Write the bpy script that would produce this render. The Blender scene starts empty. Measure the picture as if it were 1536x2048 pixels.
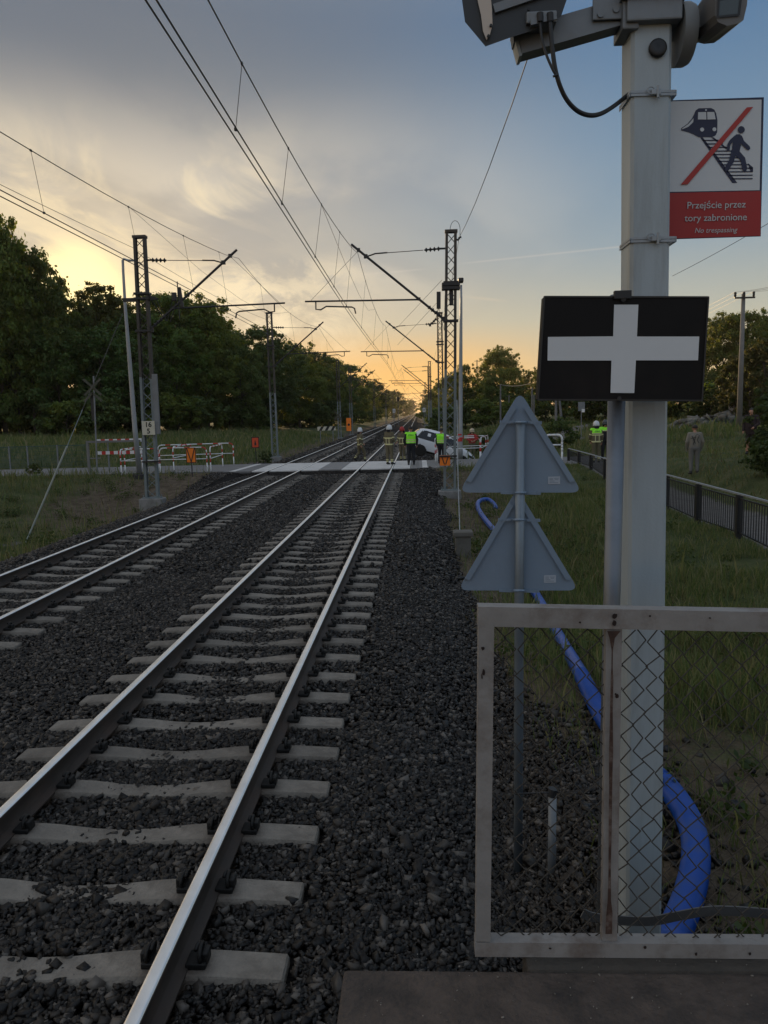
import bpy, bmesh, math, random
import numpy as np
from mathutils import Vector, Matrix

random.seed(7)
rng = np.random.default_rng(11)
R = math.radians
scene = bpy.context.scene
COL = scene.collection

# ------------------------------------------------------------------ camera
CAM_H, YAW, PITCH, ROLL, FPX = 2.496, 0.04733, -0.12800, 0.0255, 1540.0
def _axes():
    cy, sy = math.cos(YAW), math.sin(YAW)
    r = np.array([cy, sy, 0]); f = np.array([-sy, cy, 0]); u = np.array([0, 0, 1.])
    cp, sp = math.cos(PITCH), math.sin(PITCH)
    f2 = f*cp + u*sp; u2 = u*cp - f*sp
    cr, sr = math.cos(ROLL), math.sin(ROLL)
    return r*cr - u2*sr, u2*cr + r*sr, f2
AR, AU, AF = _axes()
EYE = np.array([0, 0, CAM_H])
def P(px, py, Y):
    """point of the place at distance Y down the line, measured on the photograph"""
    d = AF + AR*(px-768)/FPX - AU*(py-1024)/FPX
    return EYE + d*Y/d[1]
def G(px, py, z):
    d = AF + AR*(px-768)/FPX - AU*(py-1024)/FPX
    return EYE + d*(z-CAM_H)/d[2]

cam_data = bpy.data.cameras.new("camera")
cam = bpy.data.objects.new("camera", cam_data)
COL.objects.link(cam)
m = Matrix(((AR[0], AU[0], -AF[0], 0), (AR[1], AU[1], -AF[1], 0), (AR[2], AU[2], -AF[2], CAM_H), (0, 0, 0, 1)))
cam.matrix_world = m
cam_data.sensor_fit = 'VERTICAL'
cam_data.sensor_height = 36.0
cam_data.sensor_width = 27.0
cam_data.lens = 36.0*FPX/2048
cam_data.clip_start = 0.05
cam_data.clip_end = 6000
scene.camera = cam

# ------------------------------------------------------------------ light
SUN_AZ, SUN_EL = R(-23.4), R(6.6)
scene.view_settings.view_transform = 'Standard'
scene.view_settings.look = 'None'
scene.view_settings.gamma = 1.0
scene.view_settings.exposure = 0.0
scene.view_settings.use_curve_mapping = False

world = bpy.data.worlds.new("World")
scene.world = world
world.use_nodes = True
def build_world():
    nt = world.node_tree; N = nt.nodes; L = nt.links
    N.clear()
    out = N.new('ShaderNodeOutputWorld'); bg = N.new('ShaderNodeBackground')
    L.new(bg.outputs[0], out.inputs[0])
    sky = N.new('ShaderNodeTexSky'); sky.sky_type = 'NISHITA'; sky.sun_disc = False
    sky.sun_elevation = SUN_EL; sky.sun_rotation = SUN_AZ
    sky.altitude = 100; sky.air_density = 1.0; sky.dust_density = 1.6; sky.ozone_density = 1.2
    bg.inputs['Strength'].default_value = 0.12
    tc = N.new('ShaderNodeTexCoord')
    D = tc.outputs['Generated']
    def math_(op, a, b=None, c=None, clamp=False):
        n = N.new('ShaderNodeMath'); n.operation = op; n.use_clamp = clamp
        for i, v in enumerate((a, b, c)):
            if v is None: continue
            if isinstance(v, (int, float)): n.inputs[i].default_value = v
            else: L.new(v, n.inputs[i])
        return n.outputs[0]
    def dot(v):
        n = N.new('ShaderNodeVectorMath'); n.operation = 'DOT_PRODUCT'
        L.new(D, n.inputs[0]); n.inputs[1].default_value = v
        return n.outputs['Value']
    def smooth(x, a, b):
        n = N.new('ShaderNodeMapRange'); n.interpolation_type = 'SMOOTHSTEP'
        L.new(x, n.inputs[0]); n.inputs[1].default_value = a; n.inputs[2].default_value = b
        n.inputs[3].default_value = 0; n.inputs[4].default_value = 1
        return n.outputs[0]
    def mixc(f, a, b):
        n = N.new('ShaderNodeMix'); n.data_type = 'RGBA'; n.clamp_factor = True
        if isinstance(f, (int, float)): n.inputs[0].default_value = f
        else: L.new(f, n.inputs[0])
        for k, v in ((6, a), (7, b)):
            if isinstance(v, tuple): n.inputs[k].default_value = (*v, 1)
            else: L.new(v, n.inputs[k])
        return n.outputs[2]
    sep = N.new('ShaderNodeSeparateXYZ'); L.new(D, sep.inputs[0])
    x, y, z = sep.outputs
    sun = (math.sin(SUN_AZ)*math.cos(SUN_EL), math.cos(SUN_AZ)*math.cos(SUN_EL), math.sin(SUN_EL))
    sd = dot(sun)
    # cloud sheet seen in perspective from below
    zz = math_('ADD', math_('MAXIMUM', z, 0.0), 0.10)
    u = math_('DIVIDE', x, zz); v = math_('DIVIDE', y, zz)
    comb = N.new('ShaderNodeCombineXYZ'); L.new(u, comb.inputs[0]); L.new(v, comb.inputs[1])
    mp = N.new('ShaderNodeMapping'); mp.inputs['Rotation'].default_value = (0, 0, R(38)); mp.inputs['Scale'].default_value = (0.85, 0.36, 1)
    mp.inputs['Location'].default_value = (3.1, 1.7, 0)
    L.new(comb.outputs[0], mp.inputs[0])
    n1 = N.new('ShaderNodeTexNoise'); n1.inputs['Scale'].default_value = 1.0; n1.inputs['Detail'].default_value = 9; n1.inputs['Roughness'].default_value = 0.52; n1.inputs['Distortion'].default_value = 0.5
    L.new(mp.outputs[0], n1.inputs['Vector'])
    n2 = N.new('ShaderNodeTexNoise'); n2.inputs['Scale'].default_value = 2.3; n2.inputs['Detail'].default_value = 8; n2.inputs['Roughness'].default_value = 0.6; n2.inputs['Distortion'].default_value = 1.1
    L.new(mp.outputs[0], n2.inputs['Vector'])
    q_ = math_('DIVIDE', x, math_('MAXIMUM', math_('ABSOLUTE', y), 0.05))
    leftness = smooth(q_, 0.30, -0.42)          # 0 to the right, 1 to the left
    K_ = 1/0.12
    def ramp(f, cols):
        cr = N.new('ShaderNodeValToRGB'); e = cr.color_ramp.elements
        while len(e) < len(cols): e.new(0.5)
        for i, (p, c) in enumerate(cols): e[i].position = p; e[i].color = (*[k*SKYE for k in c], 1)
        L.new(f, cr.inputs[0]); return cr.outputs[0]
    SKYE = 1.0
    # clear sky: warm low down, grey blue above, cooler to the right
    base_l = ramp(z, [(0.0, (0.95, 0.50, 0.14)), (0.05, (0.92, 0.60, 0.24)), (0.11, (0.76, 0.60, 0.37)), (0.19, (0.60, 0.53, 0.42)), (0.26, (0.50, 0.46, 0.40)), (0.315, (0.37, 0.365, 0.345)), (0.37, (0.20, 0.225, 0.245)), (0.43, (0.125, 0.165, 0.22)), (0.7, (0.38, 0.42, 0.48)), (1.0, (0.50, 0.55, 0.62))])  # zenith stops of both ramps brightened, out of view, as added fill
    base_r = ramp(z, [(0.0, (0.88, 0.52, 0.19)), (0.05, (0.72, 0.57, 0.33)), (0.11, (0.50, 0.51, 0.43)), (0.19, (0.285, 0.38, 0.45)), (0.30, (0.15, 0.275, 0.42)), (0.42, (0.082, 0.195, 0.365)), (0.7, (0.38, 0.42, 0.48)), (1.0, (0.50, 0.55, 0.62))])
    c = mixc(leftness, base_r, base_l)
    # the clear Nishita dome, held down where it would burn out
    lum = math_('MULTIPLY', math_('ADD', sd, 1.0), 0.5)
    ns = N.new('ShaderNodeMix'); ns.data_type = 'RGBA'; ns.blend_type = 'MULTIPLY'; ns.inputs[0].default_value = 1.0
    L.new(sky.outputs[0], ns.inputs[6])
    bw = N.new('ShaderNodeRGBToBW'); L.new(sky.outputs[0], bw.inputs[0])
    inv = math_('DIVIDE', 0.12, math_('ADD', 1.0, math_('MULTIPLY', bw.outputs[0], 0.22)))
    L.new(inv, ns.inputs[7])
    c = mixc(0.12, c, ns.outputs[2])
    # soft grey veil with cream streaks
    grey = mixc(smooth(n1.outputs['Fac'], 0.41, 0.60), (0.255, 0.285, 0.325), (0.76, 0.68, 0.555))
    grey = mixc(smooth(z, 0.24, 0.41), grey, (0.150, 0.185, 0.235))
    veil = math_('MULTIPLY', smooth(n1.outputs['Fac'], 0.33, 0.55), math_('MULTIPLY_ADD', leftness, 0.70, 0.06))
    c = mixc(math_('MULTIPLY', veil, smooth(z, 0.05, 0.20)), c, grey)
    streak = math_('MULTIPLY', math_('MULTIPLY', smooth(n2.outputs['Fac'], 0.43, 0.60), smooth(n1.outputs['Fac'], 0.36, 0.56)), math_('MULTIPLY', smooth(sd, 0.925, 0.98), smooth(z, 0.36, 0.22)))
    c = mixc(math_('MULTIPLY', streak, 0.9), c, (0.98, 0.82, 0.55))
    # glow round the sun, low behind the trees
    ga, ge = R(-23.6), R(8.2)
    gd = dot((math.sin(ga)*math.cos(ge), math.cos(ga)*math.cos(ge), math.sin(ge)))
    c = mixc(math_('MULTIPLY', smooth(gd, 0.980, 1.0), 0.30), c, (0.95, 0.73, 0.40))
    c = mixc(math_('MULTIPLY', smooth(gd, 0.9972, 0.9999), 0.95), c, (1.55, 1.25, 0.62))
    # band of orange low over the line
    band = math_('MULTIPLY', smooth(z, 0.115, 0.02), math_('MULTIPLY', smooth(q_, -0.34, -0.10), smooth(q_, 0.22, 0.02)))
    c = mixc(math_('MULTIPLY', band, 0.9), c, (1.0, 0.52, 0.12))
    # added fill: unseen sky behind the viewer made pale to light facing surfaces
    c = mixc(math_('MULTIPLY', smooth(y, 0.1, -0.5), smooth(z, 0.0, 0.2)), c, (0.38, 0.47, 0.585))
    # added warm fill: unseen sky farther left brightened to light left-hand faces
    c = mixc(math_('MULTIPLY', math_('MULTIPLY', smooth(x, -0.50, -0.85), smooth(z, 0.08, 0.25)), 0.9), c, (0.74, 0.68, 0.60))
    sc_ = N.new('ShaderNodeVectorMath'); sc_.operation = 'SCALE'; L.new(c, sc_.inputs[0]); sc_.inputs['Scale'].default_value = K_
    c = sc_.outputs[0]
    # contrails
    def trail(a, b, w, k, cc, col=(5.5, 5.0, 4.4)):
        a = Vector(a).normalized(); b = Vector(b).normalized(); nrm = a.cross(b).normalized()
        t = (b - a).normalized()
        dist = math_('ABSOLUTE', dot(tuple(nrm)))
        line = smooth(dist, w, 0.0)
        s = dot(tuple(t)); s0, s1 = a.dot(t), b.dot(t)
        g = math_('MULTIPLY', smooth(s, s0-0.015, s0+0.04), smooth(s, s1+0.01, s1-0.02))
        f = math_('MULTIPLY', math_('MULTIPLY', line, g), k)
        return mixc(f, cc, col)
    def dirp(px, py): return tuple(AF + AR*(px-768)/FPX - AU*(py-1024)/FPX)
    c = trail(dirp(915, 528), dirp(1330, 484), 0.0018, 0.26, c)
    c = trail(dirp(700, 552), dirp(850, 538), 0.0018, 0.22, c)
    c = trail(dirp(920, 592), dirp(1010, 602), 0.003, 0.2, c, (6.5, 5.2, 3.6))
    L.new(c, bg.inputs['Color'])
build_world()

sl = bpy.data.lights.new("sun", 'SUN'); sl.energy = 5.0; sl.angle = R(0.5); sl.color = (1.0, 0.70, 0.38)
sun_ob = bpy.data.objects.new("sun", sl); COL.objects.link(sun_ob)
_sd = Vector((math.sin(SUN_AZ)*math.cos(SUN_EL), math.cos(SUN_AZ)*math.cos(SUN_EL), math.sin(SUN_EL)))
sun_ob.rotation_euler = _sd.to_track_quat('Z', 'Y').to_euler()
sun_ob.location = (-30, 60, 30)
scene.cycles.use_denoising = True
scene.cycles.max_bounces = 8
scene.cycles.transparent_max_bounces = 8

# ------------------------------------------------------------------ materials
MATS = {}
def mat(name, base, rough=0.7, metal=0.0, var=0.0, vscale=6.0, bump=0.0, bscale=40.0, spec=0.5, dirt=None, dscale=2.0, damt=0.5, emit=None, coords='Object', stretch=1.0):
    if name in MATS: return MATS[name]
    m = bpy.data.materials.new(name); m.use_nodes = True
    nt = m.node_tree; N = nt.nodes; L = nt.links
    b = N['Principled BSDF']
    b.inputs['Base Color'].default_value = (*base, 1); b.inputs['Roughness'].default_value = rough
    b.inputs['Metallic'].default_value = metal; b.inputs['Specular IOR Level'].default_value = spec
    if var or bump or dirt:
        tc = N.new('ShaderNodeTexCoord')
        mpp = N.new('ShaderNodeMapping'); mpp.inputs['Scale'].default_value = (1, 1, stretch); L.new(tc.outputs[coords], mpp.inputs[0])
    if var or dirt:
        col = None
        n = N.new('ShaderNodeTexNoise'); n.inputs['Scale'].default_value = vscale; n.inputs['Detail'].default_value = 6; n.inputs['Roughness'].default_value = 0.65
        L.new(mpp.outputs[0], n.inputs['Vector'])
        r = N.new('ShaderNodeMapRange'); r.inputs[1].default_value = 0.3; r.inputs[2].default_value = 0.7
        r.inputs[3].default_value = 1-var; r.inputs[4].default_value = 1+var
        L.new(n.outputs['Fac'], r.inputs[0])
        mx = N.new('ShaderNodeMix'); mx.data_type = 'RGBA'; mx.blend_type = 'MULTIPLY'; mx.inputs[0].default_value = 1
        mx.inputs[6].default_value = (*base, 1); L.new(r.outputs[0], mx.inputs[7])
        col = mx.outputs[2]
        if dirt:
            n3 = N.new('ShaderNodeTexNoise'); n3.inputs['Scale'].default_value = dscale; n3.inputs['Detail'].default_value = 8; n3.inputs['Roughness'].default_value = 0.7
            L.new(mpp.outputs[0], n3.inputs['Vector'])
            r3 = N.new('ShaderNodeMapRange'); r3.inputs[1].default_value = 0.5; r3.inputs[2].default_value = 0.68; r3.inputs[3].default_value = 0; r3.inputs[4].default_value = damt
            L.new(n3.outputs['Fac'], r3.inputs[0])
            m3 = N.new('ShaderNodeMix'); m3.data_type = 'RGBA'; L.new(r3.outputs[0], m3.inputs[0]); L.new(col, m3.inputs[6]); m3.inputs[7].default_value = (*dirt, 1)
            col = m3.outputs[2]
        L.new(col, b.inputs['Base Color'])
        rr = N.new('ShaderNodeMapRange'); rr.inputs[1].default_value = 0.3; rr.inputs[2].default_value = 0.7; rr.inputs[3].default_value = max(0.03, rough-0.08); rr.inputs[4].default_value = min(1, rough+0.1)
        L.new(n.outputs['Fac'], rr.inputs[0]); L.new(rr.outputs[0], b.inputs['Roughness'])
    if bump:
        n2 = N.new('ShaderNodeTexNoise'); n2.inputs['Scale'].default_value = bscale; n2.inputs['Detail'].default_value = 5
        L.new(tc.outputs[coords], n2.inputs['Vector'])
        bp = N.new('ShaderNodeBump'); bp.inputs['Strength'].default_value = bump; bp.inputs['Distance'].default_value = 0.02
        L.new(n2.outputs['Fac'], bp.inputs['Height']); L.new(bp.outputs[0], b.inputs['Normal'])
    if emit:
        b.inputs['Emission Color'].default_value = (*emit[:3], 1); b.inputs['Emission Strength'].default_value = emit[3]
    MATS[name] = m
    return m

def island_mat(name, cols, rough=0.8, transl=None, bump=0.0, spec=0.3, per_object=False):
    """colour picked per loose piece (stone, leaf, blade)"""
    m = bpy.data.materials.new(name); m.use_nodes = True
    nt = m.node_tree; N = nt.nodes; L = nt.links
    b = N['Principled BSDF']; b.inputs['Roughness'].default_value = rough; b.inputs['Specular IOR Level'].default_value = spec
    g = N.new('ShaderNodeNewGeometry'); cr = N.new('ShaderNodeValToRGB')
    e = cr.color_ramp.elements
    while len(e) < len(cols): e.new(0.5)
    for i, c in enumerate(cols):
        e[i].position = i/(len(cols)-1); e[i].color = (*c, 1)
    L.new(g.outputs['Random Per Island'], cr.inputs[0])
    colout = cr.outputs[0]
    if per_object:
        oi = N.new('ShaderNodeObjectInfo'); c2 = N.new('ShaderNodeValToRGB'); e2 = c2.color_ramp.elements; e2.new(0.5); e2.new(0.8)
        for k_, (p_, q_) in enumerate(((0.0, (0.62, 0.66, 0.66)), (0.35, (1.0, 1.0, 1.0)), (0.7, (1.12, 1.12, 0.9)), (1.0, (0.8, 1.0, 0.85)))): e2[k_].position = p_; e2[k_].color = (*q_, 1)
        L.new(oi.outputs['Random'], c2.inputs[0]); mo = N.new('ShaderNodeMix'); mo.data_type = 'RGBA'; mo.blend_type = 'MULTIPLY'; mo.inputs[0].default_value = 1
        L.new(cr.outputs[0], mo.inputs[6]); L.new(c2.outputs[0], mo.inputs[7]); colout = mo.outputs[2]
    L.new(colout, b.inputs['Base Color'])
    if bump:
        tc = N.new('ShaderNodeTexCoord'); n2 = N.new('ShaderNodeTexNoise'); n2.inputs['Scale'].default_value = 60
        L.new(tc.outputs['Object'], n2.inputs['Vector'])
        bp = N.new('ShaderNodeBump'); bp.inputs['Strength'].default_value = bump; bp.inputs['Distance'].default_value = 0.01
        L.new(n2.outputs['Fac'], bp.inputs['Height']); L.new(bp.outputs[0], b.inputs['Normal'])
    if transl:
        out = N['Material Output']
        t = N.new('ShaderNodeBsdfTranslucent')
        hs = N.new('ShaderNodeMix'); hs.data_type = 'RGBA'; hs.blend_type = 'MULTIPLY'; hs.inputs[0].default_value = 1
        L.new(colout, hs.inputs[6]); hs.inputs[7].default_value = (*transl[:3], 1)
        L.new(hs.outputs[2], t.inputs['Color'])
        ms = N.new('ShaderNodeMixShader'); ms.inputs[0].default_value = transl[3]
        L.new(b.outputs[0], ms.inputs[1]); L.new(t.outputs[0], ms.inputs[2]); L.new(ms.outputs[0], out.inputs[0])
    MATS[name] = m
    return m

def sleeper_material():
    m = mat('sleeper_concrete', (0.205, 0.180, 0.152), 0.88, 0.0, 0.22, 9, 0.5, 55, dirt=(0.10, 0.083, 0.068), dscale=4.0, damt=0.7)
    nt = m.node_tree; N = nt.nodes; L = nt.links; b = N['Principled BSDF']
    # each sleeper a little different, rust bled round the rail seats
    oi = N.new('ShaderNodeObjectInfo'); mr = N.new('ShaderNodeMapRange'); L.new(oi.outputs['Random'], mr.inputs[0]); mr.inputs[3].default_value = 0.78; mr.inputs[4].default_value = 1.18
    link = b.inputs['Base Color'].links[0].from_socket
    mx = N.new('ShaderNodeMix'); mx.data_type = 'RGBA'; mx.blend_type = 'MULTIPLY'; mx.inputs[0].default_value = 1; L.new(link, mx.inputs[6]); L.new(mr.outputs[0], mx.inputs[7])
    tc = N.new('ShaderNodeTexCoord'); sp = N.new('ShaderNodeSeparateXYZ'); L.new(tc.outputs['Object'], sp.inputs[0])
    ab = N.new('ShaderNodeMath'); ab.operation = 'ABSOLUTE'; L.new(sp.outputs[0], ab.inputs[0])
    sb = N.new('ShaderNodeMath'); sb.operation = 'SUBTRACT'; L.new(ab.outputs[0], sb.inputs[0]); sb.inputs[1].default_value = 0.7535
    a2 = N.new('ShaderNodeMath'); a2.operation = 'ABSOLUTE'; L.new(sb.outputs[0], a2.inputs[0])
    nz = N.new('ShaderNodeTexNoise'); nz.inputs['Scale'].default_value = 11; nz.inputs['Detail'].default_value = 6; L.new(tc.outputs['Object'], nz.inputs['Vector'])
    ad = N.new('ShaderNodeMath'); ad.operation = 'MULTIPLY_ADD'; L.new(nz.outputs['Fac'], ad.inputs[0]); ad.inputs[1].default_value = 0.22; L.new(a2.outputs[0], ad.inputs[2])
    r = N.new('ShaderNodeMapRange'); r.interpolation_type = 'SMOOTHSTEP'; L.new(ad.outputs[0], r.inputs[0]); r.inputs[1].default_value = 0.36; r.inputs[2].default_value = 0.14; r.inputs[3].default_value = 0; r.inputs[4].default_value = 0.75
    m2 = N.new('ShaderNodeMix'); m2.data_type = 'RGBA'; L.new(r.outputs[0], m2.inputs[0]); L.new(mx.outputs[2], m2.inputs[6]); m2.inputs[7].default_value = (0.062, 0.040, 0.028, 1)
    L.new(m2.outputs[2], b.inputs['Base Color'])
    return m
GALV = mat('galvanised_steel', (0.31, 0.335, 0.36), 0.5, 0.35, 0.16, 9, 0.05, 60, dirt=(0.2, 0.19, 0.18), dscale=6, damt=0.45, stretch=0.2)
GALV_D = mat('weathered_galvanised_steel', (0.20, 0.215, 0.23), 0.55, 0.35, 0.2, 6, dirt=(0.12, 0.10, 0.085), dscale=3, damt=0.5)
POSTM = mat('painted_grey_post', (0.355, 0.405, 0.435), 0.45, 0.0, 0.12, 7, 0.06, 90, dirt=(0.20, 0.205, 0.195), dscale=6, damt=0.6, stretch=0.12)
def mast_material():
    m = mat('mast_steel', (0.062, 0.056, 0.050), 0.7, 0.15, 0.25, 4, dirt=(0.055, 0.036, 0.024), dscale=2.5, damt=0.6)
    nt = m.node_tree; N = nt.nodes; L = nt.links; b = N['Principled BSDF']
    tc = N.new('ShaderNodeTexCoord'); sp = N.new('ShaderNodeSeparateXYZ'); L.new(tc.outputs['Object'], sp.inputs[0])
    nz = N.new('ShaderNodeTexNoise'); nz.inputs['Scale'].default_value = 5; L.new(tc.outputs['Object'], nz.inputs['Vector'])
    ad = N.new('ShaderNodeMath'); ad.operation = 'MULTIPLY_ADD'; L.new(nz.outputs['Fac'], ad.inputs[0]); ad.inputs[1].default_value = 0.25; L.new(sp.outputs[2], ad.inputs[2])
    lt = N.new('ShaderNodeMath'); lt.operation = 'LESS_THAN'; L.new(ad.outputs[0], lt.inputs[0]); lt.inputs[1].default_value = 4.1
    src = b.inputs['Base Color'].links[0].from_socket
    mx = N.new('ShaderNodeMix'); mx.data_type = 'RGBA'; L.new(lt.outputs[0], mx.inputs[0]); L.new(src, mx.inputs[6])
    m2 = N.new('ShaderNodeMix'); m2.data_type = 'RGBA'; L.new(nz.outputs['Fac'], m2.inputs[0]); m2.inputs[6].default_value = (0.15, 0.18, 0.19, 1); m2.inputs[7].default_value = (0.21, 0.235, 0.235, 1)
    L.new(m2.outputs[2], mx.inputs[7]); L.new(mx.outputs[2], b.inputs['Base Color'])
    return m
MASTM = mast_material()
BLACK = mat('black_plastic', (0.012, 0.012, 0.013), 0.5)
DARKST = mat('dark_steel', (0.035, 0.035, 0.037), 0.55, 0.4, 0.2, 10)
WIREM = mat('wire_copper_dark', (0.05, 0.045, 0.04), 0.5, 0.6)
RAILM = mat('rusty_rail', (0.055, 0.043, 0.036), 0.65, 0.35, 0.3, 3, 0.05, 30, dirt=(0.08, 0.045, 0.03), dscale=1.5)
RAILTOP = mat('polished_rail', (0.97, 0.96, 0.94), 0.42, 1.0, 0.05, 4)
CONC = sleeper_material()
CONC2 = mat('grey_concrete', (0.24, 0.23, 0.22), 0.85, 0.0, 0.2, 3, 0.3, 45, dirt=(0.10, 0.095, 0.08), dscale=2, damt=0.6)
CLIPM = mat('rail_clip_steel', (0.02, 0.019, 0.018), 0.6, 0.5)
WHITE = mat('white_paint', (0.72, 0.73, 0.74), 0.5, 0, 0.05, 5, dirt=(0.5, 0.49, 0.46), dscale=4, damt=0.35)
REDP = mat('red_paint', (0.48, 0.025, 0.02), 0.5, 0, 0.1, 5)
ORANGE = mat('orange_sign', (0.85, 0.20, 0.01), 0.5, 0, 0.05, 4)
REDORANGE = mat('red_orange_sign', (0.62, 0.07, 0.02), 0.5, 0, 0.05, 4)
CREAM = mat('cream_plate', (0.55, 0.52, 0.42), 0.6, 0, 0.06, 9)
GATEM = mat('gate_white_paint', (0.25, 0.232, 0.218), 0.6, 0, 0.14, 7, 0.08, 70, dirt=(0.115, 0.078, 0.058), dscale=5.0, damt=0.75)
RUST = mat('rust', (0.060, 0.030, 0.020), 0.9, 0, 0.5, 30, dirt=(0.20, 0.17, 0.15), dscale=30, damt=0.6)
MESHM = mat('chain_link_wire', (0.042, 0.036, 0.029), 0.6, 0.15, 0.3, 20)
BLUE = mat('blue_corrugated_plastic', (0.010, 0.070, 0.36), 0.42, 0, 0.2, 5, dirt=(0.05, 0.075, 0.13), dscale=5, damt=0.6)
SIGNBACK = mat('sign_back_grey', (0.215, 0.285, 0.375), 0.5, 0.15, 0.05, 3, dirt=(0.19, 0.23, 0.29), dscale=1.6, damt=0.5)
SIGNBLACK = mat('sign_black', (0.0065, 0.0055, 0.0055), 0.6, 0, 0.2, 8, spec=0.22, dirt=(0.018, 0.013, 0.011), dscale=3)
SIGNWHITE = mat('sign_white', (0.60, 0.62, 0.64), 0.45, 0, 0.03, 4)
NAVY = mat('sign_navy', (0.010, 0.014, 0.05), 0.5)
SIGNRED = mat('sign_red', (0.36, 0.018, 0.016), 0.5, 0, 0.05, 5)
SIGNGREY = mat('camera_grey', (0.16, 0.17, 0.175), 0.5, 0, 0.06, 6)
LAMPGLASS = mat('dark_glass', (0.01, 0.012, 0.015), 0.08, 0)
CARW = mat('car_white', (0.72, 0.74, 0.78), 0.25, 0, 0.02, 2)
CARGLASS = mat('car_glass', (0.006, 0.008, 0.014), 0.06)
RUBBER = mat('rubber', (0.012, 0.012, 0.012), 0.8)
WOOD = mat('bark', (0.055, 0.043, 0.034), 0.9, 0, 0.3, 5, 0.5, 20)
POLEW = mat('concrete_utility_pole', (0.17, 0.165, 0.16), 0.85, 0, 0.15, 3, 0.15, 30)
FENCEGREEN = mat('green_fence', (0.035, 0.075, 0.06), 0.6, 0, 0.1, 4)
SKIN = mat('skin', (0.42, 0.22, 0.15), 0.55)
HAIR = mat('hair', (0.018, 0.013, 0.010), 0.6)
PBI = mat('firefighter_olive', (0.115, 0.098, 0.058), 0.85, 0, 0.15, 12)
PBID = mat('firefighter_dark', (0.03, 0.03, 0.03), 0.85)
REFL = mat('reflective_yellow_silver', (0.60, 0.58, 0.30), 0.5)
REFLY = mat('fluorescent_yellow', (0.50, 0.85, 0.02), 0.6)
VESTY = mat('fluorescent_vest', (0.30, 0.95, 0.03), 0.65)
DARKCLOTH = mat('dark_navy_cloth', (0.008, 0.009, 0.013), 0.85)
DARKBROWN = mat('dark_maroon_cloth', (0.022, 0.012, 0.014), 0.85)
GREYCLOTH = mat('grey_tracksuit', (0.20, 0.185, 0.155), 0.9, 0, 0.08, 8)
BOOT = mat('boot_black', (0.010, 0.010, 0.010), 0.5)
HELMW = mat('helmet_white', (0.62, 0.64, 0.66), 0.3)
HELMR = mat('helmet_red', (0.40, 0.02, 0.02), 0.35)
REDCLOTH = mat('red_jacket', (0.30, 0.03, 0.025), 0.85)

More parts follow.
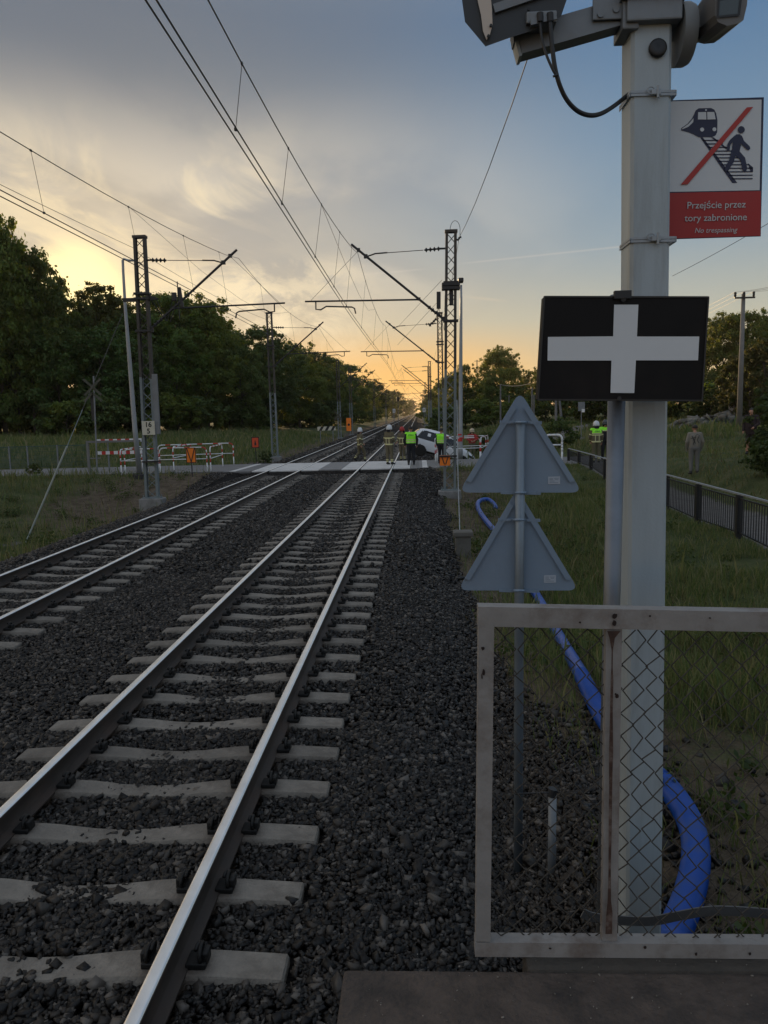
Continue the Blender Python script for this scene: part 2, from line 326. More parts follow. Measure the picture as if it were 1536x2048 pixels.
# ------------------------------------------------------------------ object helpers
def tag(o, label=None, cat=None, group=None, kind=None):
    if label: o['label'] = label
    if cat: o['category'] = cat
    if group: o['group'] = group
    if kind: o['kind'] = kind
    return o
def empty(name, loc=(0, 0, 0), label=None, cat=None, group=None, rz=0.0):
    o = bpy.data.objects.new(name, None); COL.objects.link(o)
    o.location = loc; o.rotation_euler = (0, 0, rz); o.empty_display_size = 0.2
    return tag(o, label, cat, group)
class MB:
    def __init__(s): s.v = []; s.f = []; s.mi = []; s.cur = 0
    def add(s, verts, faces):
        b = len(s.v); s.v += [tuple(map(float, q)) for q in verts]
        s.f += [tuple(b+i for i in q) for q in faces]; s.mi += [s.cur]*len(faces); return s
    def box(s, c, size, M=None, bev=0.0):
        x, y, z = [q/2 for q in size]
        vs = [Vector((sx*x, sy*y, sz*z)) for sx in (-1, 1) for sy in (-1, 1) for sz in (-1, 1)]
        if bev > 0:
            bm = bmesh.new(); bmesh.ops.create_cube(bm, size=1)
            for q in bm.verts: q.co = Vector((q.co.x*size[0], q.co.y*size[1], q.co.z*size[2]))
            bmesh.ops.bevel(bm, geom=bm.edges[:], offset=bev, segments=2, affect='EDGES', profile=0.6)
            bm.verts.index_update()
            vs = [q.co.copy() for q in bm.verts]; fs = [[q.index for q in f.verts] for f in bm.faces]; bm.free()
        else:
            fs = [(0, 1, 3, 2), (4, 6, 7, 5), (0, 4, 5, 1), (2, 3, 7, 6), (0, 2, 6, 4), (1, 5, 7, 3)]
        if M is not None: vs = [M @ q for q in vs]
        return s.add([(q.x+c[0], q.y+c[1], q.z+c[2]) for q in vs], fs)
    def beam(s, a, b, w, d, up=(0, 0, 1)):
        """square bar from a to b; w across, d along up"""
        a = Vector(a); b = Vector(b); t = (b-a).normalized(); upv = Vector(up)
        sd = t.cross(upv)
        if sd.length < 1e-4: sd = t.cross(Vector((0, 1, 0)))
        sd.normalize(); u2 = sd.cross(t).normalized()
        vs = []
        for p in (a, b):
            for i, j in ((-1, -1), (1, -1), (1, 1), (-1, 1)): vs.append(p+sd*i*w/2+u2*j*d/2)
        return s.add(vs, [(0, 3, 2, 1), (4, 5, 6, 7), (0, 1, 5, 4), (1, 2, 6, 5), (2, 3, 7, 6), (3, 0, 4, 7)])
    def tube(s, pts, r, n=8, cap=True):
        pts = [Vector(p) for p in pts]; k = len(pts)
        rad = r if isinstance(r, (list, tuple, np.ndarray)) else [r]*k
        base = len(s.v); ref = None
        for i, p in enumerate(pts):
            t = (pts[min(i+1, k-1)]-pts[max(i-1, 0)])
            if t.length < 1e-9: t = Vector((0, 0, 1))
            t.normalize()
            if ref is None:
                ref = t.cross(Vector((0, 0, 1)))
                if ref.length < 0.05: ref = t.cross(Vector((1, 0, 0)))
            ref = (ref - t*ref.dot(t)).normalized(); bn = t.cross(ref)
            for j in range(n):
                a = 2*math.pi*j/n
                q = p+(ref*math.cos(a)+bn*math.sin(a))*rad[i]; s.v.append(tuple(q))
        fs = []
        for i in range(k-1):
            for j in range(n):
                j2 = (j+1) % n
                fs.append((base+i*n+j, base+i*n+j2, base+(i+1)*n+j2, base+(i+1)*n+j))
        if cap:
            fs.append(tuple(base+j for j in range(n))[::-1]); fs.append(tuple(base+(k-1)*n+j for j in range(n)))
        s.f += fs; s.mi += [s.cur]*len(fs); return s
    def lathe(s, prof, c=(0, 0, 0), n=16, M=None):
        base = len(s.v)
        for r, z in prof:
            for j in range(n):
                a = 2*math.pi*j/n; q = Vector((r*math.cos(a), r*math.sin(a), z))
                if M is not None: q = M @ q
                s.v.append((q.x+c[0], q.y+c[1], q.z+c[2]))
        fs = []
        for i in range(len(prof)-1):
            for j in range(n):
                j2 = (j+1) % n
                fs.append((base+i*n+j, base+i*n+j2, base+(i+1)*n+j2, base+(i+1)*n+j))
        fs.append(tuple(base+j for j in range(n))[::-1]); fs.append(tuple(base+(len(prof)-1)*n+j for j in range(n)))
        s.f += fs; s.mi += [s.cur]*len(fs); return s
    def prism(s, poly, o, ux, uy, nrm, t):
        """polygon (2D) in the frame o,ux,uy; thickness t along nrm"""
        o, ux, uy, nrm = map(Vector, (o, ux, uy, nrm)); k = len(poly)
        vs = [o+ux*a+uy*b for a, b in poly]+[o+ux*a+uy*b+nrm*t for a, b in poly]
        fs = [tuple(range(k))[::-1], tuple(range(k, 2*k))]+[(i, (i+1) % k, k+(i+1) % k, k+i) for i in range(k)]
        return s.add(vs, fs)
    def build(s, name, mats, parent=None, smooth=False, loc=None):
        me = bpy.data.meshes.new(name)
        me.from_pydata(s.v, [], s.f); 
        if not isinstance(mats, (list, tuple)): mats = [mats]
        for q in mats: me.materials.append(q)
        if len(mats) > 1: me.polygons.foreach_set('material_index', s.mi)
        bm = bmesh.new(); bm.from_mesh(me); bmesh.ops.recalc_face_normals(bm, faces=bm.faces[:]); bm.to_mesh(me); bm.free()
        if smooth:
            me.polygons.foreach_set('use_smooth', [True]*len(me.polygons))
        me.update()
        o = bpy.data.objects.new(name, me); COL.objects.link(o)
        if parent is not None: o.parent = parent
        if loc is not None: o.location = loc
        return o
def smooth_angle(o, ang=40):
    me = o.data
    me.polygons.foreach_set('use_smooth', [True]*len(me.polygons))
    bm = bmesh.new(); bm.from_mesh(me)
    for e in bm.edges:
        if len(e.link_faces) == 2 and e.calc_face_angle(0) > R(ang): e.smooth = False
    bm.to_mesh(me); bm.free()
    return o
def np_mesh(name, V, F, material, parent=None, smooth=False):
    """V (n,3), F (m,k) arrays"""
    me = bpy.data.meshes.new(name)
    V = np.asarray(V, np.float32); F = np.asarray(F, np.int32); k = F.shape[1]
    me.vertices.add(len(V)); me.vertices.foreach_set('co', V.ravel())
    me.loops.add(F.size); me.loops.foreach_set('vertex_index', F.ravel())
    me.polygons.add(len(F)); me.polygons.foreach_set('loop_start', np.arange(0, F.size, k, dtype=np.int32))
    me.polygons.foreach_set('loop_total', np.full(len(F), k, np.int32))
    if smooth: me.polygons.foreach_set('use_smooth', np.ones(len(F), bool))
    me.materials.append(material); me.update(calc_edges=True); me.validate()
    o = bpy.data.objects.new(name, me); COL.objects.link(o)
    if parent is not None: o.parent = parent
    return o
def copy_tree(o, parent=None):
    c = o.copy(); COL.objects.link(c)
    if parent is not None: c.parent = parent
    for ch in list(o.children): copy_tree(ch, c)
    return c
def text_mesh(name, body, size, material, parent, M, align='CENTER', shear=0.0, extrude=0.0008, bold=0.0):
    cu = bpy.data.curves.new(name, 'FONT'); cu.body = body; cu.size = size; cu.align_x = align; cu.align_y = 'CENTER'
    cu.shear = shear; cu.extrude = extrude; cu.offset = bold; cu.resolution_u = 4
    tmp = bpy.data.objects.new(name+'_tmp', cu); COL.objects.link(tmp)
    bpy.context.view_layer.update()
    dg = bpy.context.evaluated_depsgraph_get()
    me = bpy.data.meshes.new_from_object(tmp.evaluated_get(dg)); me.name = name
    bpy.data.objects.remove(tmp); bpy.data.curves.remove(cu)
    me.transform(M); me.materials.clear(); me.materials.append(material)
    o = bpy.data.objects.new(name, me); COL.objects.link(o)
    if parent is not None: o.parent = parent
    return o
def frameM(o, ux, uy):
    ux = Vector(ux).normalized(); uy = Vector(uy); uy = (uy-ux*uy.dot(ux)).normalized(); n = ux.cross(uy)
    return Matrix(((ux.x, uy.x, n.x, o[0]), (ux.y, uy.y, n.y, o[1]), (ux.z, uy.z, n.z, o[2]), (0, 0, 0, 1)))
def sstep(a, b, x):
    t = np.clip((np.asarray(x, float)-a)/(b-a), 0, 1); return t*t*(3-2*t)

TR, TL, HG = -2.0, -6.2, 0.7535     # track centres and half the rail spacing

# ------------------------------------------------------------------ terrain
_nx = [-4000, -250, -60, -30, -20, -16, -12.6, -10.6, -9.6, -8.3, -7.9, -0.35, 0.1, 0.9, 1.7, 3.0, 4.8, 6.4, 8.9, 9.6, 10.2, 13, 18, 30, 80, 4000]
_nz = [3, 1.5, 0.3, -0.1, -0.5, -0.9, -1.15, -1.05, -0.75, -0.32, -0.25, -0.25, -0.34, -0.62, -0.80, -0.85, -0.72, -0.52, -0.50, -0.25, 0.15, 0.6, 0.9, 1.3, 2.0, 4]
_cx = [-4000, -60, -14, 9, 11, 14, 20, 30, 80, 4000]
_cz = [3, 0.1, -0.06, -0.06, 0.2, 0.5, 0.8, 1.3, 2.0, 4]
_fx = [-4000, -250, -60, -40, -22, -15, -12, -10, -9.2, -8.3, -7.9, -0.35, 0.3, 1.2, 2.5, 5, 9, 15, 30, 80, 4000]
_fz = [6, 3, 1.6, 1.0, 0.55, 0.25, -0.1, -0.45, -0.5, -0.32, -0.25, -0.25, -0.4, -0.6, -0.55, -0.25, 0.2, 0.75, 1.3, 2.2, 5]
def _vn(x, y, s, seed):
    """cheap smooth value noise"""
    x = np.asarray(x, float)*s+seed*17.3; y = np.asarray(y, float)*s+seed*9.1
    xi = np.floor(x); yi = np.floor(y); fx = x-xi; fy = y-yi; fx = fx*fx*(3-2*fx); fy = fy*fy*(3-2*fy)
    def h(a, b):
        v = np.sin(a*127.1+b*311.7+seed*74.7)*43758.5453; return v-np.floor(v)
    return (h(xi, yi)*(1-fx)+h(xi+1, yi)*fx)*(1-fy)+(h(xi, yi+1)*(1-fx)+h(xi+1, yi+1)*fx)*fy
def ground_z(x, y):
    x = np.asarray(x, float); y = np.asarray(y, float)
    zn = np.interp(x, _nx, _nz); zc = np.interp(x, _cx, _cz); zf = np.interp(x, _fx, _fz)
    a = sstep(26.5, 34.2, y); b = sstep(40.6, 44.0, y)
    intrack = (x > -8.4) & (x < -0.1)
    a = np.where(intrack, sstep(34.6, 34.9, y), a); b = np.where(intrack, sstep(40.4, 40.8, y), b)
    z = zn*(1-a)+zc*a*(1-b)+zf*b
    rz = sstep(0.35, 1.1, x)*(1-sstep(6.5, 12.5, y))*(1-sstep(5.5, 6.8, x))
    z = z*(1-rz)+np.where(rz > 0, -0.13-0.03*(y-3), z)*rz
    off = np.clip(np.maximum(-8.8-x, x-0.6), 0, 1.5)/1.5*(1-0.93*((y > 34.6) & (y < 41))*1.0)
    z = z+off*((_vn(x, y, 0.7, 1)-0.5)*0.14+(_vn(x, y, 2.1, 2)-0.5)*0.06+(_vn(x, y, 0.12, 3)-0.5)*0.25)
    far = sstep(60, 140, y)*sstep(12, 40, np.abs(x+4))
    return z+far*(_vn(x, y, 0.03, 5)-0.4)*1.6
def drop(px, py, dz=0.0):
    """where the sight line through a point of the photograph meets the ground (raised by dz)"""
    d = AF + AR*(px-768)/FPX - AU*(py-1024)/FPX
    lo = 1.0
    t = np.arange(1.0, 400, 0.04)
    q = EYE[None]+d[None]*t[:, None]
    h = q[:, 2]-ground_z(q[:, 0], q[:, 1])-dz
    i = int(np.argmax(h < 0)) if (h < 0).any() else len(t)-1
    return q[i]
def axis(*segs):
    out = []
    for a, b, st in segs: out.append(np.arange(a, b, st))
    return np.unique(np.round(np.concatenate(out), 4))
gx = axis((-4000, -300, 700), (-300, -60, 20), (-60, -24, 2.0), (-24, -9, 0.4), (-9, 1.6, 0.2), (1.6, 16, 0.3), (16, 40, 1.5), (40, 300, 20), (300, 4100, 700))
gy = axis((-60, 0, 6), (0, 16, 0.3), (16, 34, 0.4), (34, 42, 0.2), (42, 70, 0.7), (70, 160, 3), (160, 500, 15), (500, 1200, 70), (1200, 5200, 500))
GXm, GYm = np.meshgrid(gx, gy)
V = np.stack([GXm.ravel(), GYm.ravel(), ground_z(GXm, GYm).ravel()], 1)
nxn = len(gx); ii, jj = np.meshgrid(np.arange(nxn-1), np.arange(len(gy)-1))
a0 = (jj*nxn+ii).ravel(); F = np.stack([a0, a0+1, a0+1+nxn, a0+nxn], 1)

def ground_material():
    m = bpy.data.materials.new('ground_soil_grass'); m.use_nodes = True
    nt = m.node_tree; N = nt.nodes; L = nt.links; b = N['Principled BSDF']; b.inputs['Roughness'].default_value = 0.95
    b.inputs['Specular IOR Level'].default_value = 0.15
    at = N.new('ShaderNodeAttribute'); at.attribute_name = 'zone'
    sp = N.new('ShaderNodeSeparateColor'); L.new(at.outputs['Color'], sp.inputs[0])
    tc = N.new('ShaderNodeTexCoord')
    def noise(s, d=6, r=0.6):
        n = N.new('ShaderNodeTexNoise'); n.inputs['Scale'].default_value = s; n.inputs['Detail'].default_value = d; n.inputs['Roughness'].default_value = r
        L.new(tc.outputs['Object'], n.inputs['Vector']); return n.outputs['Fac']
    def ramp(f, cols):
        cr = N.new('ShaderNodeValToRGB'); e = cr.color_ramp.elements
        while len(e) < len(cols): e.new(0.5)
        for i, (p, c) in enumerate(cols): e[i].position = p; e[i].color = (*c, 1)
        L.new(f, cr.inputs[0]); return cr.outputs[0]
    def mix(f, a, bb):
        n = N.new('ShaderNodeMix'); n.data_type = 'RGBA'; L.new(f, n.inputs[0]); L.new(a, n.inputs[6]); L.new(bb, n.inputs[7]); return n.outputs[2]
    def fuzz(f, n, k):
        # zone value broken up by noise
        a = N.new('ShaderNodeMath'); a.operation = 'SUBTRACT'; L.new(n, a.inputs[0]); a.inputs[1].default_value = 0.5
        b2 = N.new('ShaderNodeMath'); b2.operation = 'MULTIPLY_ADD'; L.new(a.outputs[0], b2.inputs[0]); b2.inputs[1].default_value = k; L.new(f, b2.inputs[2])
        r = N.new('ShaderNodeMapRange'); r.interpolation_type = 'SMOOTHSTEP'; r.inputs[1].default_value = 0.3; r.inputs[2].default_value = 0.7; L.new(b2.outputs[0], r.inputs[0]); return r.outputs[0]
    soil = ramp(noise(3.5), [(0.3, (0.06, 0.045, 0.032)), (0.5, (0.11, 0.085, 0.06)), (0.72, (0.16, 0.13, 0.098))])
    grass = ramp(noise(1.3), [(0.3, (0.045, 0.062, 0.024)), (0.5, (0.075, 0.09, 0.036)), (0.75, (0.13, 0.12, 0.06))])
    vor = N.new('ShaderNodeTexVoronoi'); vor.inputs['Scale'].default_value = 22; L.new(tc.outputs['Object'], vor.inputs['Vector'])
    bal = ramp(vor.outputs['Color'], [(0.15, (0.007, 0.006, 0.006)), (0.5, (0.017, 0.015, 0.014)), (0.85, (0.045, 0.038, 0.034))])
    n5 = noise(2.2, 8, 0.7)
    c = mix(fuzz(sp.outputs[1], n5, 1.3), soil, grass)
    c = mix(fuzz(sp.outputs[0], n5, 0.5), c, bal)
    path = ramp(noise(5), [(0.3, (0.13, 0.12, 0.115)), (0.7, (0.2, 0.19, 0.18))])
    c = mix(fuzz(sp.outputs[2], n5, 0.35), c, path)
    L.new(c, b.inputs['Base Color'])
    bp = N.new('ShaderNodeBump'); bp.inputs['Strength'].default_value = 0.8; bp.inputs['Distance'].default_value = 0.05
    ad = N.new('ShaderNodeMath'); ad.operation = 'ADD'; L.new(noise(9, 8, 0.7), ad.inputs[0]); L.new(vor.outputs['Distance'], ad.inputs[1])
    L.new(ad.outputs[0], bp.inputs['Height']); L.new(bp.outputs[0], b.inputs['Normal'])
    return m
def zones(x, y):
    edge = 0.75+(_vn(x, y, 0.5, 8)-0.5)*0.5
    bal = sstep(-9.5, -9.0, x)*(1-sstep(edge-0.2, edge+0.25, x))
    bal = np.maximum(bal, (1-sstep(1.1, 1.9, x+0.2+(_vn(x, y, 1.1, 4)-.5)))*sstep(-0.5, 0, x)*(1-sstep(4.8, 6.6, y)))
    g = 0.25+0.75*sstep(1.0, 2.6, x)+0.75*(1-sstep(-12.0, -10.0, x))
    g = g*(1-0.95*np.exp(-((x+11)**2/16+(y-29.5)**2/42)))     # trodden slope below the crossing
    g = g*(1-0.7*np.exp(-((x-3)**2/6+(y-4.5)**2/6)))
    g = g*(1-0.93*np.exp(-((x-1.6)**2/4+(y-27)**2/90)))
    path = sstep(6.9, 7.3, x)*(1-sstep(8.6, 9.1, x))*(1-sstep(36, 40, y))
    p2 = np.exp(-((x-(9+(y-55)*0.35))/1.3)**2)*sstep(44, 52, y)*(1-sstep(95, 120, y))
    p3 = np.exp(-((y-(52+0.15*x))/1.6)**2)*sstep(9, 12, x)
    path = np.clip(path+p2+p3, 0, 1)
    return bal, np.clip(g, 0, 1), path
gme = np_mesh('ground', V, F, ground_material(), smooth=True)
tag(gme, kind='structure')
_b, _g, _p = zones(V[:, 0], V[:, 1])
ca = gme.data.color_attributes.new('zone', 'FLOAT_COLOR', 'POINT')
ca.data.foreach_set('color', np.stack([_b, _g, _p, np.ones(len(V))], 1).astype(np.float32).ravel())

# ------------------------------------------------------------------ ballast stones
PHI = (1+5**0.5)/2
ICO_V = np.array([(-1, PHI, 0), (1, PHI, 0), (-1, -PHI, 0), (1, -PHI, 0), (0, -1, PHI), (0, 1, PHI), (0, -1, -PHI), (0, 1, -PHI), (PHI, 0, -1), (PHI, 0, 1), (-PHI, 0, -1), (-PHI, 0, 1)])/math.hypot(1, PHI)
ICO_F = np.array([(0, 11, 5), (0, 5, 1), (0, 1, 7), (0, 7, 10), (0, 10, 11), (1, 5, 9), (5, 11, 4), (11, 10, 2), (10, 7, 6), (7, 1, 8), (3, 9, 4), (3, 4, 2), (3, 2, 6), (3, 6, 8), (3, 8, 9), (4, 9, 5), (2, 4, 11), (6, 2, 10), (8, 6, 7), (9, 8, 1)])
def rand_rot(n):
    q = rng.normal(size=(n, 4)); q /= np.linalg.norm(q, axis=1, keepdims=True)
    w, x, y, z = q.T
    return np.stack([np.stack([1-2*(y*y+z*z), 2*(x*y-z*w), 2*(x*z+y*w)], 1), np.stack([2*(x*y+z*w), 1-2*(x*x+z*z), 2*(y*z-x*w)], 1), np.stack([2*(x*z-y*w), 2*(y*z+x*w), 1-2*(x*x+y*y)], 1)], 1)
BOX_V = np.array([(x_, y_, z_) for x_ in (-1, 1) for y_ in (-1, 1) for z_ in (-1, 1)])*0.72
BOX_F = np.array([(0, 1, 3), (0, 3, 2), (4, 6, 7), (4, 7, 5), (0, 4, 5), (0, 5, 1), (2, 3, 7), (2, 7, 6), (0, 2, 6), (0, 6, 4), (1, 5, 7), (1, 7, 3)])
def stones(name, pos, size, material, jit=0.36):
    """broken stone: blocks with their corners knocked about, lying mostly flat"""
    n = len(pos)
    v = BOX_V[None]*(1+rng.uniform(-jit, jit, (n, 8, 3)))
    sc = np.stack([rng.uniform(0.8, 1.55, n), rng.uniform(0.6, 1.1, n), rng.uniform(0.35, 0.75, n)], 1)
    v = v*sc[:, None, :]*size[:, None, None]
    yw = rng.uniform(0, 2*math.pi, n); tl = np.abs(rng.normal(0, 0.75, n)); ta = rng.uniform(0, 2*math.pi, n)
    def rz(a): 
        o_ = np.zeros(n); i_ = np.ones(n); return np.stack([np.stack([np.cos(a), -np.sin(a), o_], 1), np.stack([np.sin(a), np.cos(a), o_], 1), np.stack([o_, o_, i_], 1)], 1)
    rx = np.stack([np.stack([np.ones(n), np.zeros(n), np.zeros(n)], 1), np.stack([np.zeros(n), np.cos(tl), -np.sin(tl)], 1), np.stack([np.zeros(n), np.sin(tl), np.cos(tl)], 1)], 1)
    rot = rz(ta) @ rx @ rz(yw)
    v = np.einsum('nij,nkj->nki', rot, v)+pos[:, None, :]
    Fs = (BOX_F[None]+(np.arange(n)*8)[:, None, None]).reshape(-1, 3)
    return np_mesh(name, v.reshape(-1, 3), Fs, material)
BALM = island_mat('ballast_stone', [(0.004, 0.0035, 0.003), (0.011, 0.009, 0.0075), (0.006, 0.005, 0.005), (0.020, 0.015, 0.011), (0.009, 0.008, 0.008), (0.048, 0.038, 0.030), (0.007, 0.0055, 0.005), (0.13, 0.112, 0.096), (0.012, 0.010, 0.0085), (0.008, 0.0065, 0.006)], 0.45, spec=0.32)
SLP = 0.60
SLEEPER_Y0 = 4.06-2*SLP-0.02    # a sleeper at 4.04 m
def field(y0, y1, dens, size, zoff=0.0):
    area = (1.4+9.4)*(y1-y0); n = int(area*dens)
    x = rng.uniform(-9.6, 1.3, n); y = rng.uniform(y0, y1, n)
    bal, g, p = zones(x, y)
    lim = rng.random(n)
    keep = bal > lim*0.9+0.05
    keep &= (x > -0.60*y-1.2)
    keep &= ~((x > -0.34) & (y < 2.34))
    keep &= ~((y > 34.55) & (y < 40.75))
    # keep clear of sleepers and rails
    for t in (TR, TL):
        ph = np.abs((y-SLEEPER_Y0+SLP/2) % SLP-SLP/2)
        spill = 0.118-0.05*rng.random(n)**2
        ons = (np.abs(x-t) < 1.34) & (ph < spill)
        middle = (np.abs(x-t) < 0.35) & (rng.random(n) < 0.10+0.55*(np.sin(np.floor((y-SLEEPER_Y0+SLP/2)/SLP)*12.9898+t)*43758.5453 % 1.0 > 0.72))     # stones lying over the low middles
        keep &= ~(ons & ~middle)
        keep &= ~(np.abs(np.abs(x-t)-HG) < 0.085)
    x, y = x[keep], y[keep]; n = len(x)
    s = size*np.exp(rng.normal(0, 0.25, n))
    z = ground_z(x, y)+rng.uniform(-0.15, 0.85, n)*s*0.6+zoff+0.036+0.02*np.exp(-((np.abs(x-np.where(x > -4.1, TR, TL))-0)/0.35)**2)*0
    mid = np.exp(-((x-TR)/0.3)**2)+np.exp(-((x-TL)/0.3)**2)
    return np.stack([x, y, z], 1), s
parts = [field(1.2, 6.5, 2700, 0.0165), field(1.2, 6.5, 260, 0.025), field(6.5, 13, 1250, 0.0195), field(13, 24, 430, 0.026), field(24, 34.6, 210, 0.031), field(40.7, 62, 42, 0.045), field(62, 110, 10, 0.06)]
pos = np.concatenate([q[0] for q in parts]); siz = np.concatenate([q[1] for q in parts])
# loose stones behind the gate
n = 4200; sx = rng.uniform(0.2, 3.0, n); sy = rng.uniform(2.5, 7.0, n); kk = rng.random(n) > sstep(0.7, 2.2, sx)*0.96; sx, sy = sx[kk], sy[kk]
ss = 0.026*np.exp(rng.normal(0, 0.3, len(sx)))
pos = np.concatenate([pos, np.stack([sx, sy, ground_z(sx, sy)+ss*0.3], 1)]); siz = np.concatenate([siz, ss])
ball = stones('ballast_gravel', pos, siz, BALM)
tag(ball, 'dark grey crushed stone ballast filling the beds of both tracks', 'ballast', kind='stuff')

# ------------------------------------------------------------------ sleepers
def sleeper_mesh():
    xs = [-1.30, -1.29, -0.98, -0.86, -0.62, -0.45, -0.2, 0.0, 0.2, 0.45, 0.62, 0.86, 0.98, 1.29, 1.30]
    zt = [-0.195, -0.182, -0.166, -0.163, -0.163, -0.172, -0.197, -0.205, -0.197, -0.172, -0.163, -0.163, -0.166, -0.182, -0.195]
    wt = [0.165, 0.18, 0.185, 0.19, 0.19, 0.18, 0.165, 0.16, 0.165, 0.18, 0.19, 0.19, 0.185, 0.18, 0.165]
    v = []; f = []
    for x, z, w in zip(xs, zt, wt):
        v += [(x, -0.15, -0.42), (x, -w/2-0.012, z-0.014), (x, -w/2, z), (x, w/2, z), (x, w/2+0.012, z-0.014), (x, 0.15, -0.42)]
    k = len(xs)
    for i in range(k-1):
        for j in range(5): f.append((i*6+j, i*6+j+1, (i+1)*6+j+1, (i+1)*6+j))
    f.append(tuple(range(6))); f.append(tuple((k-1)*6+j for j in range(6))[::-1])
    return MB().add(v, f)
def clip_mb(x, s):
    """coiled spring clip on one side of a rail; s = +1 outside"""
    m = MB()
    pts = []
    for i in range(15):
        a = i/14*2*math.pi*1.35
        pts.append((x+s*0.045+s*0.012*math.sin(a*0.5), 0.052*math.cos(a), -0.105+0.036*math.sin(a)))
    m.tube(pts, 0.0105, 6)
    m.box((x+s*0.035, 0, -0.148), (0.10, 0.11, 0.03), bev=0.006)
    m.box((x+s*0.075, 0, -0.12), (0.035, 0.07, 0.06), bev=0.008)
    return m
def make_sleeper(label, group, clips):
    t = empty('concrete_sleeper', (0, 0, 0), label, 'sleeper', group)
    smooth_angle(sleeper_mesh().build('sleeper_beam', CONC, t), 30)
    if clips:
        for sd in (-1, 1):
            for q in (-1, 1):
                clip_mb(sd*HG+q*0.075, q).build('rail_clip', CLIPM, t, smooth=True)
    return t
for tx, lab, grp in ((TR, 'grey concrete sleeper carrying the bright right-hand track', 'concrete sleepers of the right-hand track'), (TL, 'grey concrete sleeper carrying the duller left-hand track', 'concrete sleepers of the left-hand track')):
    pa = make_sleeper(lab, grp, True); pb = make_sleeper(lab, grp, False)
    ua = ub = False
    for k in range(150):
        y = SLEEPER_Y0+k*SLP
        if y < 1.7 or (34.6 < y < 40.7): continue
        if tx == TL and y < 6: continue
        near = y < 20
        if near:
            o = copy_tree(pa) if ua else pa; ua = True
        else:
            o = copy_tree(pb) if ub else pb; ub = True
        o.location = (tx+random.uniform(-0.012, 0.012), y+random.uniform(-0.012, 0.012), random.uniform(-0.006, 0.003))
        o.rotation_euler.z = random.uniform(-0.006, 0.006)

# ------------------------------------------------------------------ rails
def rail(x, label):
    t = empty('rail', (x, 0, 0), label, 'rail', 'rails of the two tracks')
    prof = [(-0.075, -0.172), (-0.075, -0.160), (-0.02, -0.142), (-0.009, -0.120), (-0.009, -0.055), (-0.034, -0.040), (-0.036, -0.014), (-0.028, -0.002),
            (0.028, -0.002), (0.036, -0.014), (0.034, -0.040), (0.009, -0.055), (0.009, -0.120), (0.02, -0.142), (0.075, -0.160), (0.075, -0.172)]
    ys = [0.6, 4, 10, 20, 34, 41, 60, 120, 250, 700]
    k = len(prof); v = [(a, y, b) for y in ys for a, b in prof]; f = []
    for i in range(len(ys)-1):
        for j in range(k): f.append((i*k+j, i*k+(j+1) % k, (i+1)*k+(j+1) % k, (i+1)*k+j))
    f.append(tuple(range(k)))
    smooth_angle(MB().add(v, f).build('rail_profile', RAILM, t), 35)
    pr = [(-0.0335, -0.0085), (-0.029, -0.0012), (-0.018, 0.0014), (0.0, 0.0022), (0.018, 0.0014), (0.029, -0.0012), (0.0335, -0.0085)]
    v = [(a, y, b) for y in ys for a, b in pr]; k = len(pr)
    f = [(i*k+j, i*k+j+1, (i+1)*k+j+1, (i+1)*k+j) for i in range(len(ys)-1) for j in range(k-1)]
    MB().add(v, f).build('running_surface', RAILTOP, t, smooth=True)
    return t
rail(TR+HG, 'brightest shiny steel rail, right one of the nearer right-hand track')
rail(TR-HG, 'shiny steel rail, left one of the nearer right-hand track')
rail(TL+HG, 'thin gleaming steel rail, right one of the left-hand track')
rail(TL-HG, 'outermost steel rail, left one of the left-hand track')

# ------------------------------------------------------------------ level crossing
ROADM = mat('road_surface', (0.17, 0.165, 0.165), 0.9, 0, 0.15, 1.2, 0.3, 70, dirt=(0.11, 0.10, 0.09), dscale=1.1, damt=0.5)
XW = mat('worn_white_road_paint', (0.60, 0.58, 0.56), 0.8, 0, 0.08, 2, 0.15, 60, dirt=(0.33, 0.31, 0.29), dscale=1.6, damt=0.55)
XG = mat('crossing_slab_concrete', (0.235, 0.228, 0.225), 0.85, 0, 0.12, 2.5, 0.2, 60, dirt=(0.14, 0.13, 0.12), dscale=1.5)
CY0, CY1 = 35.0, 40.3
def slab(m_, x0, x1, y0, y1, z0, z1):
    m_.box(((x0+x1)/2, (y0+y1)/2, (z0+z1)/2), (x1-x0, y1-y0, z1-z0))
m_ = MB(); slab(m_, -9.0, -7.72, CY0-0.1, CY1+0.05, -0.3, -0.004); slab(m_, 0.98, 6.9, CY0-0.2, CY1+0.05, -0.4, -0.004)
# the path runs on to both sides, following the ground
for xs in (np.linspace(-60, -9.0, 40), np.linspace(6.9, 9.3, 6)):
    for a, b in zip(xs[:-1], xs[1:]):
        w0 = CY0+0.25 if a < -9 else CY0-0.2
        for (q0, q1) in ((w0, CY1),):
            za, zb = -0.004+max(0, a-7)*0.01, -0.004+max(0, b-7)*0.01
            if a < -20: za = zb = -0.004
            m_.add([(a, q0, za), (b, q0, zb), (b, q1, zb), (a, q1, za), (a, q0, -0.3), (b, q0, -0.3), (b, q1, -0.3), (a, q1, -0.3)], [(0, 1, 2, 3), (0, 4, 5, 1), (3, 2, 6, 7)])
tag(m_.build('path', ROADM), kind='structure')
panels = [(-7.70, TL-HG-0.045, 'w'), (TL-HG+0.075, TL+HG-0.075, 'w'), (TL+HG+0.045, -4.62, 'w'), (-4.60, -3.58, 'g'), (-3.56, TR-HG-0.045, 'w'),
          (TR-HG+0.075, TR+HG-0.075, 'w'), (TR+HG+0.045, -0.42, 'w'), (-0.40, 0.96, 'g')]
labs = {'w': 'white painted crossing slab beside or between the rails', 'g': 'grey concrete crossing slab between the white ones'}
